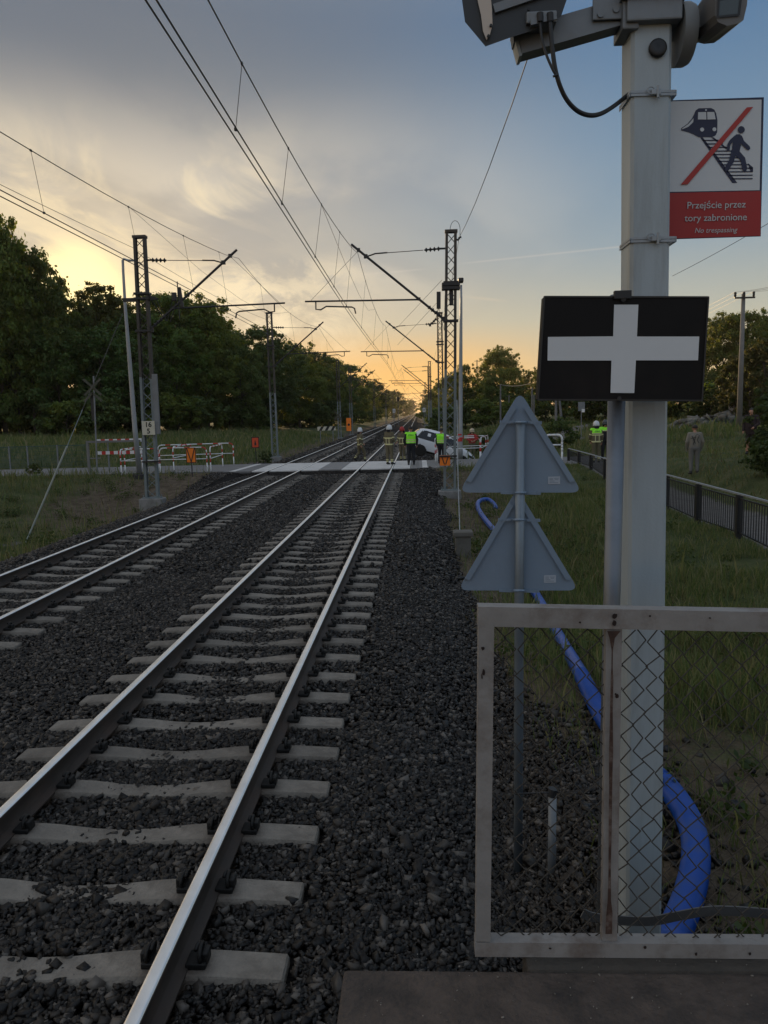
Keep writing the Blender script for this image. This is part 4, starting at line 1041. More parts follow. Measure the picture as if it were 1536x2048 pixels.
c1 = cab([(1100, 42, -0.075), (1104, 90, -0.08), (1112, 145, -0.08), (1128, 190, -0.07), (1150, 218, -0.05), (1175, 230, -0.02), (1200, 228, 0.0), (1228, 212, 0.02), (1258, 188, 0.05)], 1)
m_ = MB(); m_.tube(c1, 0.0085, 8); tag(smooth_angle(m_.build('camera_cable', BLACK)), 'thick black cable looping from the housing to the post', 'cable', 'black cables hanging from the camera housing')
c2 = cab([(1080, 42, -0.075), (1084, 80, -0.082), (1093, 110, -0.09), (1105, 138, -0.094), (1114, 154, -0.093), (1128, 186, -0.085)], 1)
m_ = MB(); m_.tube(c2, 0.005, 8); m_.tube([post_pt(1106, 153, -0.1), post_pt(1116, 150, -0.1)], 0.004, 6); tag(smooth_angle(m_.build('camera_cable', BLACK)), 'thinner black cable tied to the thick one below the housing', 'cable', 'black cables hanging from the camera housing')
# right-hand bullet camera
cam2 = empty('bullet_camera', tuple(post_pt(1365, 70, 0.06)), 'grey bullet camera on a round base at the right of the post', 'camera')
C2 = Vector(cam2.location)
def c2part(name, fn, mt, smooth=False):
    m_ = MB(); fn(m_); m_.v = [tuple(Vector(q)-C2) for q in m_.v]; return m_.build(name, mt, cam2, smooth=smooth)
cc = post_pt(1352, 71, 0.06)
def rbase(q):
    Mr = Matrix.Rotation(R(90), 3, 'Y') @ Matrix.Rotation(R(0), 3, 'X'); q.lathe([(0.108, 0.0), (0.108, 0.035), (0.10, 0.052), (0.075, 0.058), (0.0, 0.058)], tuple(cc), 28, Mr)
smooth_angle(c2part('round_base', rbase, SIGNGREY))
c2part('neck', lambda q: q.tube([post_pt(1378, 72, 0.06), post_pt(1396, 70, 0.04)], [0.03, 0.026], 12), HOUS, True)
def bullet(q):
    fr = [(1431, -30), (1430, 30), (1436, 44), (1455, 52), (1478, 46), (1487, 40), (1494, 10), (1497, -30), (1480, -60), (1445, -60)]
    bk = [(1388, 22), (1387, 45), (1387, 66), (1391, 84), (1408, 88), (1428, 86), (1440, 78), (1450, 50), (1440, 15), (1405, 5)]
    A_ = [post_pt(x_, y_, -0.10) for x_, y_ in fr]; B_ = [post_pt(x_, y_, 0.10) for x_, y_ in bk]; k = len(fr)
    q.add(A_+B_, [tuple(range(k)), tuple(range(k, 2*k))]+[(i, (i+1) % k, k+(i+1) % k, k+i) for i in range(k)])
CAMG = mat('bullet_camera_shell', (0.13, 0.125, 0.12), 0.5, 0.0, 0.06, 8)
c2part('camera_body', bullet, CAMG)
def win(q):
    a = [post_pt(x_, y_, -0.104) for x_, y_ in ((1440, 0), (1438, 31), (1476, 27), (1480, -6))]; q.add(a, [(0, 1, 2, 3)])
def wframe(q):
    o = [(1436, -6), (1434, 35), (1480, 31), (1485, -12)]; i_ = [(1440, 0), (1438, 31), (1476, 27), (1480, -6)]
    q.add([post_pt(x_, y_, -0.106) for x_, y_ in o+i_], [(0, 1, 5, 4), (1, 2, 6, 5), (2, 3, 7, 6), (3, 0, 4, 7)])
c2part('lens_window', win, mat('camera_window', (0.06, 0.075, 0.08), 0.15)); c2part('window_frame', wframe, BLACK)

# no trespassing sign, strapped to the back of the post
NY = POY+pw+0.012
def S(zx, zy, d=0.0): return Vector(P(1330+zx/6.398, 180+zy/6.4, NY-d))
sg = empty('prohibition_sign', tuple(S(660, 1000)), 'white and red sign forbidding walking across the tracks, on the post', 'sign')
SO = Vector(sg.location)
def spart(name, polys, mt, d, thick=0.0):
    m_ = MB()
    for poly in polys:
        k = len(poly); fr = [S(x_, y_, d)-SO for x_, y_ in poly]
        if thick:
            bk = [q+Vector((0, thick, 0)) for q in fr]
            m_.add(fr+bk, [tuple(range(k)), tuple(range(k, 2*k))]+[(i, (i+1) % k, k+(i+1) % k, k+i) for i in range(k)])
        else: m_.add(fr, [tuple(range(k))])
    return m_.build(name, mt, sg)
def disc(cx, cy, r, n=20): return [(cx+r*math.cos(a), cy+r*math.sin(a)) for a in np.linspace(0, 2*math.pi, n, endpoint=False)]
spart('board', [[(-250, 142), (1266, 92), (1226, 1872), (-290, 1922)]], NAVY, 0.0, 0.004)
spart('white_panel', [[(-210, 150), (1236, 122), (1211, 1282), (-235, 1310)]], SIGNWHITE, 0.0015)
spart('red_panel', [[(-255, 1325), (1226, 1292), (1222, 1866), (-262, 1912)]], SIGNRED, 0.0015)
train = [(432, 234), (590, 230), (632, 252), (655, 300), (672, 385), (668, 540), (648, 580), (600, 604), (430, 604), (370, 570), (300, 540), (208, 518), (208, 488), (290, 430), (345, 365), (372, 310), (392, 262)]
spart('train_pictogram', [train], NAVY, 0.003)
spart('train_windows', [[(425, 284), (527, 282), (530, 378), (420, 376)], [(540, 282), (630, 282), (648, 374), (542, 378)], disc(475, 506, 26), disc(632, 503, 25), disc(525, 256, 12), [(365, 362), (362, 410), (300, 470), (216, 505), (222, 490), (300, 435), (345, 385)]], SIGNWHITE, 0.0045)
tr = [[(450, 606), (484, 606), (925, 1188), (862, 1190)], [(590, 606), (625, 606), (790, 740), (785, 760)], [(1060, 935), (1127, 990), (1127, 1045), (1095, 1040)]]
for i, yy in enumerate((645, 690, 735, 782, 825, 868, 912, 957, 1002, 1047, 1092, 1136)):
    xa = 480+(yy-640)*0.76; xb = min(1122, 640+(yy-610)*1.27); tr.append([(xa, yy-7), (xb, yy-10), (xb, yy+5), (xa, yy+8)])
spart('track_pictogram', tr, NAVY, 0.003)
man = [[(915, 566), (962, 566), (990, 595), (1010, 650), (1085, 722), (1092, 752), (1070, 770), (1045, 760), (975, 690), (955, 785), (1025, 865), (1052, 1000), (1042, 1035), (1010, 1038), (990, 1020), (970, 900), (905, 840), (875, 930), (815, 1025), (785, 1040), (762, 1025), (765, 995), (820, 900), (860, 740), (868, 665), (838, 700), (825, 775), (805, 785), (792, 765), (800, 690), (830, 640), (885, 590)], disc(976, 507, 45)]
spart('walking_pictogram', man, NAVY, 0.0052)
spart('red_bar', [[(200, 1212), (292, 1206), (1130, 216), (1048, 222)]], mat('sign_bar_red', (0.42, 0.028, 0.02), 0.5), 0.0065)
TW = mat('sign_text', (0.50, 0.50, 0.50), 0.5)
ux = (S(1200, 1500)-S(100, 1524)).normalized(); uy = (S(660, 1300)-S(655, 1500)).normalized(); px1 = (S(1000, 1500)-S(0, 1500)).length/1000
for (cx, cy, h, txt, sh) in ((655, 1473, 122, 'Przejście przez', 0), (650, 1636, 122, 'tory zabronione', 0), (648, 1796, 90, 'No trespassing', 0.22)):
    for k_ in ((-1, 1) if not sh else (0,)):     # two strokes a hair apart make the letters bold
        text_mesh('sign_text', txt, h*px1*1.0, TW, sg, frameM(S(cx+k_*1.3, cy, 0.0045+k_*0.0006)-SO, ux, uy), shear=sh, extrude=0.0)

# black board with the white cross
KY = 2.90
def K(zx, zy, d=0.0): return Vector(P(900+zx/2.415, 560+zy/2.415, KY-d))
ks = empty('cross_board', tuple(K(840, 330)), 'black rectangular board bearing a big white plus shaped cross', 'sign')
KO = Vector(ks.location)
def kpart(name, poly, mt, d, thick=0.0, parent=None, bev=0):
    k = len(poly); fr = [K(x_, y_, d)-KO for x_, y_ in poly]; m_ = MB()
    if thick:
        bk = [q+Vector((0, thick, 0)) for q in fr]
        m_.add(fr+bk, [tuple(range(k)), tuple(range(k, 2*k))]+[(i, (i+1) % k, k+(i+1) % k, k+i) for i in range(k)])
    else: m_.add(fr, [tuple(range(k))])
    return m_.build(name, mt, parent or ks)
kpart('board', [(452, 84), (460, 76), (1246, 78), (1253, 88), (1222, 577), (1214, 586), (430, 582), (422, 574)], SIGNBLACK, 0.0, 0.05)
rim = MB(); o = [(452, 77), (1253, 79), (1222, 586), (422, 582)]; i_ = [(460, 84), (1245, 86), (1214, 578), (430, 574)]
for a_, b_ in ((0, 1), (1, 2), (2, 3), (3, 0)):
    rim.add([K(*o[a_], 0.004)-KO, K(*o[b_], 0.004)-KO, K(*i_[b_], 0.004)-KO, K(*i_[a_], 0.004)-KO, K(*o[a_], -0.01)-KO, K(*o[b_], -0.01)-KO, K(*i_[b_], -0.01)-KO, K(*i_[a_], -0.01)-KO], [(0, 1, 2, 3), (4, 7, 6, 5), (0, 4, 5, 1), (3, 2, 6, 7)])
rim.build('rim', mat('board_rim', (0.03, 0.028, 0.026), 0.5, 0.2, 0.2, 10), ks)
kpart('white_cross', [(793, 119), (910, 119), (903, 273), (1204, 273), (1198, 388), (898, 388), (890, 546), (775, 545), (780, 389), (471, 389), (473, 275), (788, 272)], SIGNWHITE, 0.003)
m_ = MB(); m_.box(K(833, 72, 0.004)-KO, (0.062, 0.02, 0.03), bev=0.003); m_.tube([K(838, 92, 0.012)-KO, K(838, 92, 0.0)-KO], 0.010, 8); m_.tube([K(818, 572, 0.010)-KO, K(818, 572, 0.0)-KO], 0.008, 8); m_.build('bracket', DARKST, ks)
m_ = MB(); m_.tube([Vector(P(1238, 590, KY+0.09))-KO, Vector(P(1206, 1960, KY+0.09))-KO], 0.0325, 18); m_.build('pole', mat('pole_galvanised_blue', (0.17, 0.19, 0.22), 0.42, 0.55, 0.12, 5, dirt=(0.12, 0.13, 0.15), dscale=3), ks, smooth=True)

# two triangular warning signs seen from behind
TY = 4.45
def T(zx, zy, d=0.0): return Vector(P(900+zx/4.876, 780+zy/4.876, TY-d))
ptop, pbot = T(690, 320, 0.032), Vector(drop(1036, 1752)); TYB = pbot[1]
tp_ = empty('sign_pole', tuple(pbot), 'slim galvanised pole carrying two triangular signs seen from behind', 'pole')
PO = Vector(pbot)
m_ = MB(); m_.tube([Vector((pbot[0], pbot[1], pbot[2]-0.1))-PO, T(675, 1950, 0.032)-PO, T(688, 310, 0.032)-PO], 0.0275, 16); m_.build('pole_tube', mat('sign_pole_steel', (0.20, 0.24, 0.28), 0.45, 0.45, 0.12, 5, dirt=(0.15, 0.17, 0.19), dscale=3), tp_, smooth=True)
def tri_sign(ap, bl, br, r, stick, label, topcut=None):
    t = empty('warning_triangle', tuple(T(*ap)), label, 'sign', 'triangular signs on the slim pole'); o = Vector(t.location)
    pts = []
    C_ = [Vector((*ap, 0)), Vector((*br, 0)), Vector((*bl, 0))]
    for i in range(3):
        p = C_[i]; a = (C_[i-1]-p).normalized(); b_ = (C_[(i+1) % 3]-p).normalized()
        d0 = r*1.7; p0 = p+a*d0; p1 = p+b_*d0
        for u in np.linspace(0, 1, 6): pts.append(p0*(1-u)**2+p*2*u*(1-u)+p1*u**2)
    fr = [T(q.x, q.y, -0.001)-o for q in pts]; bk = [q+Vector((0, 0.003, 0)) for q in fr]; k = len(pts); m_ = MB()
    m_.add(fr+bk, [tuple(range(k)), tuple(range(k, 2*k))]+[(i, (i+1) % k, k+(i+1) % k, k+i) for i in range(k)])
    m_.build('sign_plate', SIGNBACK, t)
    for q in (bl, br):
        A_ = Vector((*ap, 0)); B_ = Vector((*q, 0)); s0, s1 = 0.13, 0.885
        e0, e1 = A_.lerp(B_, s0), A_.lerp(B_, s1); cen = Vector(((bl[0]+br[0])/2, (ap[1]+2*bl[1])/3, 0))
        nrm = Vector((-(B_-A_).y, (B_-A_).x, 0)).normalized(); nrm = nrm if nrm.dot(cen-e0) > 0 else -nrm
        i0, i1 = e0+nrm*56+(B_-A_).normalized()*20, e1+nrm*52-(B_-A_).normalized()*12
        m2 = MB(); f2 = [T(z.x, z.y, 0.016)-o for z in (e0, e1, i1, i0)]; b2 = [T(z.x, z.y, 0.0)-o for z in (e0, e1, i1, i0)]
        m2.add(f2+b2, [(0, 1, 2, 3), (0, 4, 5, 1), (1, 5, 6, 2), (2, 6, 7, 3), (3, 7, 4, 0)])
        m2.build('folded_edge', SIGNBACK, t)
    for (yy, hw_) in ((ap[1]+(bl[1]-ap[1])*0.305, 0.20), (bl[1]+0.0, 0.19)):
        cx = 690 if ap[1] < 500 else 675
        m3 = MB(); w_ = 205 if yy < bl[1]-100 else 195
        m3.beam(T(cx-w_, yy, 0.014)-o, T(cx+w_, yy+8, 0.014)-o, 0.006, 0.017)
        m3.tube([T(cx-50, yy+2, 0.012)-o, T(cx-38, yy+2, 0.05)-o, T(cx, yy+2, 0.062)-o, T(cx+38, yy+2, 0.05)-o, T(cx+50, yy+2, 0.012)-o], 0.0085, 6)
        for dx in (-175, -85, 80, 170): q = T(cx+dx, yy+3, 0.022)-o; m3.tube([q, q+Vector((0, 0.01, 0))], 0.0055, 8)
        m3.build('clamp', SIGNBACK, t)
    sx_, sy_ = stick
    m4 = MB(); m4.add([T(*q, 0.002)-o for q in ((sx_-58, sy_-34), (sx_+58, sy_-38), (sx_+58, sy_+36), (sx_-58, sy_+38))], [(0, 1, 2, 3)])
    st = m4.build('sticker', mat('pale_sticker', (0.42, 0.47, 0.54), 0.5), t)
    m5 = MB()
    for (x0, x1, yy) in ((-45, -10, -18), (0, 45, -18), (-45, -10, -6), (8, 40, -6), (-45, 5, 8), (-45, 40, 22)): m5.add([T(sx_+x0, sy_+yy-4, 0.0035)-o, T(sx_+x1, sy_+yy-4, 0.0035)-o, T(sx_+x1, sy_+yy+4, 0.0035)-o, T(sx_+x0, sy_+yy+4, 0.0035)-o], [(0, 1, 2, 3)])
    m5.build('sticker_print', mat('sticker_print_grey', (0.27, 0.32, 0.39), 0.6), t)
    return t
tri_sign((682, 10), (85, 1000), (1290, 1000), 62, (1015, 880), 'upper grey back of a triangular sign, level with the crossing')
tri_sign((655, 960), (75, 1955), (1255, 1955), 62, (975, 1842), 'lower grey back of a triangular sign, just above the gate')
# short pipe stub by the pole
sb = Vector(drop(1103, 1762)); t = empty('pipe_stub', tuple(sb), 'short grey pipe stub leaning in the stones by the pole', 'pipe stub')
m_ = MB(); m_.tube([Vector((0, 0, -0.08)), Vector(P(1105, 1590, sb[1]))-sb], 0.025, 12); m_.build('pipe', GALV_D, t, smooth=True)
m_ = MB(); m_.tube([Vector(P(1103, 1592, sb[1]))-sb, Vector(P(1106, 1577, sb[1]))-sb], 0.028, 12); m_.beam(Vector(P(1030, 1588, sb[1]))-sb, Vector(P(1122, 1584, sb[1]-0.02))-sb, 0.008, 0.006); m_.build('clamp', DARKST, t)
# grey conduit bowed in front of the post foot
t = cab([(1165, 1826, -0.42), (1185, 1834, -0.42), (1230, 1840, -0.42), (1300, 1842, -0.42), (1350, 1833, -0.43), (1400, 1824, -0.44), (1440, 1821, -0.45), (1500, 1824, -0.46), (1560, 1831, -0.46), (1640, 1850, -0.46)], 1)
m_ = MB()
for a, b in zip(t[:-1], t[1:]): m_.beam(a, b+(b-a)*0.02, 0.006, 0.036)
tag(m_.build('flat_conduit', mat('grey_conduit', (0.10, 0.10, 0.10), 0.6, 0, 0.1, 6)), 'flat grey strip bowed behind the gate near its bottom rail', 'conduit')

# blue corrugated pipe
raw = [(1338, 1945, 0.0), (1345, 1880, 0.09), (1378, 1790, 0.10), (1392, 1710, 0.11), (1378, 1640, 0.11), (1335, 1575, 0.10), (1268, 1512, 0.10), (1205, 1432, 0.10), (1160, 1345, 0.11), (1118, 1272, 0.11), (1086, 1212, 0.11), (1058, 1165, 0.12), (1030, 1115, 0.12), (1003, 1076, 0.12), (975, 1045, 0.12), (957, 1018, 0.12), (958, 1003, 0.12), (975, 999, 0.12), (988, 1008, 0.08), (992, 1018, 0.0)]
ctl = [Vector(drop(x_, y_, z_)) for x_, y_, z_ in raw]
path = []
for i in range(len(ctl)-1):
    p0 = ctl[max(i-1, 0)]; p1 = ctl[i]; p2 = ctl[i+1]; p3 = ctl[min(i+2, len(ctl)-1)]
    nseg = max(4, int((p2-p1).length/0.03))
    for u in np.linspace(0, 1, nseg, endpoint=False):
        path.append(0.5*((2*p1)+(-p0+p2)*u+(2*p0-5*p1+4*p2-p3)*u*u+(-p0+3*p1-3*p2+p3)*u**3))
cum = [0.0]
for a, b in zip(path[:-1], path[1:]): cum.append(cum[-1]+(b-a).length)
total = cum[-1]; step = 0.009; ss_ = []; s_ = 0
while s_ < total:
    ss_.append(s_); s_ += step if s_ < 4.5 else 0.05
cx_ = [np.interp(ss_, cum, [q[i] for q in path]) for i in range(3)]
pr_ = [0.074+(0.005 if (i % 2) else -0.005)*(1 if ss_[i] < 4.5 else 0) for i in range(len(ss_))]
m_ = MB(); m_.tube([Vector(q) for q in zip(*cx_)], pr_, 14); tag(m_.build('drain_pipe', BLUE, smooth=True), 'bright blue corrugated drain pipe snaking through the grass behind the signs', 'pipe')

# ------------------------------------------------------------------ barriers, boards and small signs by the crossing
def gz(x, y): return float(ground_z(x, y))
def on(px, py, Y):
    p = P(px, py, Y); return Vector((p[0], p[1], 0))
def hoop(p0, p1, h, label, group='red and white hoop barriers', r=0.027, mid=0.52, z=0.0, band=True):
    p0 = Vector(p0); p1 = Vector(p1)
    t = empty('hoop_barrier', tuple(p0), label, 'barrier', group)
    d = (p1-p0); L_ = d.length; u = d.normalized(); rr = min(0.2, L_*0.3)
    pts = [Vector((0, 0, -0.15)), Vector((0, 0, h-rr))]
    for a in np.linspace(0, math.pi/2, 7)[1:]: pts.append(u*(rr-rr*math.cos(a))+Vector((0, 0, h-rr+rr*math.sin(a))))
    for a in np.linspace(0, math.pi/2, 7): pts.append(u*(L_-rr+rr*math.sin(a))+Vector((0, 0, h-rr+rr*math.cos(a))))
    pts.append(d+Vector((0, 0, -0.15)))
    # painted in bands along its length
    cum = [0]; 
    for a, b in zip(pts[:-1], pts[1:]): cum.append(cum[-1]+(b-a).length)
    def ptat(s):
        return Vector([np.interp(s, cum, [q[i] for q in pts]) for i in range(3)])
    tot = cum[-1]; stops = [0, 0.15, 0.55, 0.75, 0.95, 1.13]
    s = []
    bounds = [(0, 0.55, 0), (0.55, 0.73, 1), (0.73, 0.87, 0), (0.87, 1.02, 1)]
    mids = []; a = 1.02; k = 0
    while a < tot-1.02-0.05:
        b = min(a+(0.55 if k % 2 == 0 else 0.26), tot-1.02); mids.append((a, b, k % 2)); a = b; k += 1
    bounds = bounds+mids+[(tot-b, tot-a, c) for a, b, c in bounds[::-1]]
    m_ = MB()
    for a, b, c in bounds:
        m_.cur = c if band else 0
        inner = [q for q in cum if a+1e-3 < q < b-1e-3]
        m_.tube([ptat(q) for q in [a]+inner+[b]], r, 10)
    m_.build('hoop', [WHITE, REDP], t, smooth=True)
    m_ = MB(); m_.tube([Vector((0, 0, h*mid)), d+Vector((0, 0, h*mid))], r*0.75, 8); m_.build('crossbar', WHITE, t, smooth=True)
    return t
HB = 'red and white hoop barriers left of the tracks'
hoop(on(321, 943, 35.6), on(415, 943, 35.6), 1.12, 'hoop barrier standing directly behind the orange sign with black V', HB)
hoop(on(422, 942, 35.7), on(446, 936, 39.0), 1.12, 'short angled hoop barrier just right of the orange V sign', HB)
hoop(on(318, 936, 39.6), on(468, 931, 40.4), 1.12, 'long rear hoop barrier ending nearest the red board on a post', HB)
hoop(on(348, 940, 37.0), on(384, 933, 40.0), 1.12, 'angled hoop barrier between the front and rear ones', HB)
hoop(on(251, 946, 35.2), on(318, 945, 35.3), 1.12, 'front hoop barrier behind the left mast and lamp post', HB)
hoop(on(243, 946, 35.0), on(285, 938, 38.5), 1.12, 'leftmost hoop barrier, angled back beside the lamp post', HB)
HR = 'red and white hoop barriers right of the tracks'
hoop(on(874, 921, 39.4), on(960, 920, 40.0), 1.12, 'front hoop barrier right of the tracks, behind the lamp post', HR)
hoop(on(876, 916, 42.2), on(972, 916, 42.6), 1.12, 'rear hoop barrier right of the tracks, in front of red jacket', HR)
hoop(on(962, 921, 39.8), on(976, 915, 43.2), 1.12, 'angled hoop barrier right of the tracks, half behind the triangle', HR)
hoop(on(871, 924, 38.6), on(874, 920, 40.6), 1.15, 'hoop barrier seen end on beside the white car', HR)
# plank barrier at far left
b0, b1 = on(198, 941, 37.0), on(287, 941, 37.0)
t = empty('plank_barrier', tuple(b0), 'two red and white striped planks fixed across posts behind the lamp post', 'barrier')
m_ = MB()
for q in (b0+Vector((0.5, 0, 0)), b1): m_.beam(Vector((q.x-b0.x, 0.06, -0.1)), Vector((q.x-b0.x, 0.06, 1.5)), 0.06, 0.06, up=(0, 1, 0))
m_.build('post', GALV_D, t)
for py in (881, 905):
    z = P(240, py, 37.0)[2]; m_ = MB(); L_ = (b1-b0).length; n = 11
    for i in range(n):
        m_.cur = i % 2; m_.box(((i+0.5)*L_/n, 0, z), (L_/n, 0.025, 0.16))
    m_.build('striped_plank', [WHITE, REDP], t)
# weathered frame beside it
f0, f1 = on(179, 943, 36.8), on(199, 943, 36.8)
t = empty('timber_frame', tuple(f0), 'weathered grey timber gate frame next to the cross sign post', 'frame')
m_ = MB(); zz_ = P(178, 886, 36.8)[2]
m_.beam((0, 0, -0.1), (0, 0, zz_), 0.11, 0.1, up=(0, 1, 0)); m_.build('post', POLEW, t)
m_ = MB(); m_.beam((-0.06, 0, zz_+0.05), (2.6, 0, zz_+0.05), 0.1, 0.1); m_.beam((0, 0, zz_-0.75), (0.6, 0, zz_-0.75), 0.05, 0.05); m_.build('rail', POLEW, t)
# saltire crossing sign, seen from behind
sb = on(194, 943, 36.2); t = empty('saltire_sign', tuple(sb), 'crossing sign with doubled saltire boards seen from behind, before dark trees', 'crossing sign')
m_ = MB(); tz = P(187, 752, 36.2); tv = Vector(tz)-sb; m_.tube([Vector((0, 0, -0.2)), tv], 0.04, 8); m_.build('pole', GALV_D, t)
for (cx, cy, kind) in ((185, 775, 'full'), (185, 788, 'half')):
    m_ = MB(); c = Vector(P(cx, cy, 36.15))-sb
    if kind == 'full':
        m_.beam(c+Vector((-0.42, 0, 0.40)), c+Vector((0.40, 0, -0.36)), 0.11, 0.02, up=(0, 1, 0)); m_.beam(c+Vector((0.42, -0.022, 0.40)), c+Vector((-0.40, -0.022, -0.36)), 0.11, 0.02, up=(0, 1, 0))
    else:
        m_.beam(c+Vector((0, 0, 0.06)), c+Vector((-0.42, 0, -0.34)), 0.11, 0.02, up=(0, 1, 0)); m_.beam(c+Vector((0, 0, 0.06)), c+Vector((0.42, 0, -0.34)), 0.11, 0.02, up=(0, 1, 0))
    m_.build('saltire_board', mat('weathered_board', (0.07, 0.07, 0.05), 0.8, 0, 0.2, 6), t)
m_ = MB(); c = Vector(P(186, 815, 36.3))-sb; m_.box(c, (0.16, 0.12, 1.25), bev=0.02); m_.build('signal_box', DARKST, t)
# lamp post with hooked top at left
lb = Vector((*drop(279, 957)[:2], 0)); LYY = lb.y; lb.z = P(279, 950, LYY)[2]
t = empty('lamp_post', tuple(lb), 'tapered pale grey lamp post leaning beside the left mast', 'lamp post', 'tapered lamp posts at the crossing')
L = lambda px, py: Vector(P(px, py, LYY))-lb
m_ = MB(); m_.tube([L(279.5, 952), L(270, 860), L(259, 720), L(250.5, 615), L(246.5, 545), L(245.5, 521), L(247.5, 518), L(255, 520.5), L(262, 521.5)], [0.115, 0.105, 0.085, 0.065, 0.055, 0.055, 0.05, 0.05, 0.045], 14); m_.build('shaft', GALV, t, smooth=True)
m_ = MB(); m_.beam(L(258, 521), L(271, 521), 0.09, 0.07, up=(0, 0, 1)); m_.build('lamp_head', GALV_D, t)
m_ = MB(); m_.box((0, 0, -0.28), (0.44, 0.44, 0.62), bev=0.03)
for sx_ in (-1, 1):
    for sy_ in (-1, 1): m_.tube([(sx_*0.17, sy_*0.17, 0.0), (sx_*0.17, sy_*0.17, 0.12)], 0.015, 6)
m_.build('foot_block', mat('dark_foot', (0.035, 0.032, 0.034), 0.85, 0, 0.2, 6), t)
# lamp post on the right
rb = on(920.5, 921, 40.9); t = empty('lamp_post', tuple(rb), 'straight slender lamp post behind the nearest right-hand mast', 'lamp post', 'tapered lamp posts at the crossing')
L = lambda px, py: Vector(P(px, py, 40.9))-rb
m_ = MB(); m_.tube([Vector((0, 0, -0.1)), L(920.7, 900), L(921.5, 730), L(922.3, 600), L(922.2, 570)], [0.13, 0.125, 0.095, 0.065, 0.055], 14); m_.build('shaft', GALV, t, smooth=True)
m_ = MB(); m_.box(L(921.5, 561), (0.27, 0.5, 0.22), bev=0.05); m_.build('lamp_head', DARKST, t)
m_ = MB(); m_.lathe([(0.14, 0.9), (0.14, 1.12)], (0, 0, 0), 14); m_.lathe([(0.135, 1.22), (0.135, 1.3)], (0, 0, 0), 14); m_.build('red_band', REDP, t)
# orange boards on posts
def board(px, py0, py1, pxw, Y, pole, label, material, deco):
    c = P(px, (py0+py1)/2, Y); h = P(px, py0, Y)[2]-P(px, py1, Y)[2]; w = P(px+pxw/2, py0, Y)[0]-P(px-pxw/2, py0, Y)[0]
    zg = gz(c[0], Y) if pole is None else pole
    t = empty('warning_board', (c[0], Y, zg), label, 'warning board', 'orange boards beside the tracks')
    m_ = MB(); m_.box((0, 0, c[2]-zg), (w, 0.02, h), bev=0.004); m_.build('board', material, t)
    m_ = MB(); m_.tube([(0, 0.03, -0.2), (0, 0.03, c[2]-zg)], 0.022, 8); m_.build('post', DARKST, t)
    m_ = MB(); deco(m_, c[2]-zg, w, h); m_.build('black_marking', BLACK, t)
    return t
def decoV(m_, z, w, h):
    y = -0.013; e = 0.07*w
    for s in (-1, 1):
        m_.box((s*(w/2-e/2-0.002), y-0.001, z), (e, 0.004, h-0.01)); m_.beam((s*(w/2-e*1.6), y-0.004, z+h/2-e), (0, y-0.004-0.001*s, z-h/2+e*1.4), 0.09*w, 0.004, up=(0, 1, 0))
    for s in (-1, 1): m_.box((0, y-0.003, z+s*(h/2-e/2-0.002)), (w-0.01, 0.004, e))
board(382, 895, 926, 20, 33.2, None, 'orange board with a black V in front of the hoop barriers', ORANGE, decoV)
def decoA(m_, z, w, h):
    y = -0.013; e = 0.1*w
    for s in (-1, 1): m_.box((s*(w/2-e/2), y, z), (e, 0.005, h)); m_.box((0, y-0.001, z+s*(h/2-e/2)), (w, 0.005, e))
    m_.add([(-0.14*w, y-0.004, z-0.18*h), (0.14*w, y-0.004, z-0.18*h), (0, y-0.004, z+0.25*h)], [(0, 1, 2)]); m_.lathe([(0.045, 0), (0.045, 0.06)], (0, -0.02, z-0.25*h), 10)
board(510.5, 874, 896, 15.5, 44.0, None, 'red board on a thin black post beside the second left mast', REDORANGE, decoA)
def decoD(m_, z, w, h): m_.tube([(0, -0.012, z-0.02), (0, -0.02, z-0.02)], 0.14*w+0.05, 12)
board(697.5, 836, 862, 9.5, 78.0, None, 'tall narrow orange board left of the walking firefighter', ORANGE, decoD)
# black and white diagonal bar
c = P(653, 857, 82.0); zg = gz(c[0], 82.0); t = empty('striped_bar', (c[0], 82.0, zg), 'low white bar with black diagonal stripes beside the left tracks', 'bar')
w = P(671, 857, 82.0)[0]-P(635, 857, 82.0)[0]; h = 0.42; m_ = MB(); m_.box((0, 0, c[2]-zg), (w, 0.05, h)); m_.build('bar', CREAM, t)
m_ = MB()
for k in range(3):
    x0 = -w/2+0.15+k*w/3.1; m_.add([(x0, -0.03, c[2]-zg-h/2), (x0+0.3, -0.03, c[2]-zg-h/2), (x0+0.55, -0.03, c[2]-zg+h/2), (x0+0.25, -0.03, c[2]-zg+h/2)], [(0, 1, 2, 3)])
m_.build('diagonal_stripes', BLACK, t)
m_ = MB()
for s in (-1, 1): m_.beam((s*w*0.35, 0.05, -0.3), (s*w*0.35, 0.05, c[2]-zg), 0.08, 0.08, up=(0, 1, 0))
m_.build('post', GALV_D, t)
# small saltire near the third left mast
c = P(676, 830, 89); zg = gz(c[0], 89); t = empty('saltire_sign', (c[0], 89, zg), 'small distant crossing sign fixed before the third left mast', 'crossing sign')
m_ = MB(); zc = c[2]-zg; m_.tube([(0, 0.06, -0.2), (0, 0.06, zc)], 0.04, 6); m_.build('pole', GALV_D, t)
m_ = MB(); m_.beam((-0.42, 0, zc+0.42), (0.42, 0, zc-0.42), 0.12, 0.02, up=(0, 1, 0)); m_.beam((0.42, -0.03, zc+0.42), (-0.42, -0.03, zc-0.42), 0.12, 0.02, up=(0, 1, 0)); m_.beam((0, 0, zc-0.2), (-0.42, 0, zc-0.62), 0.12, 0.02, up=(0, 1, 0)); m_.beam((0, 0, zc-0.2), (0.42, 0, zc-0.62), 0.12, 0.02, up=(0, 1, 0)); m_.build('saltire_board', mat('weathered_board', (0.13, 0.13, 0.10)), t)
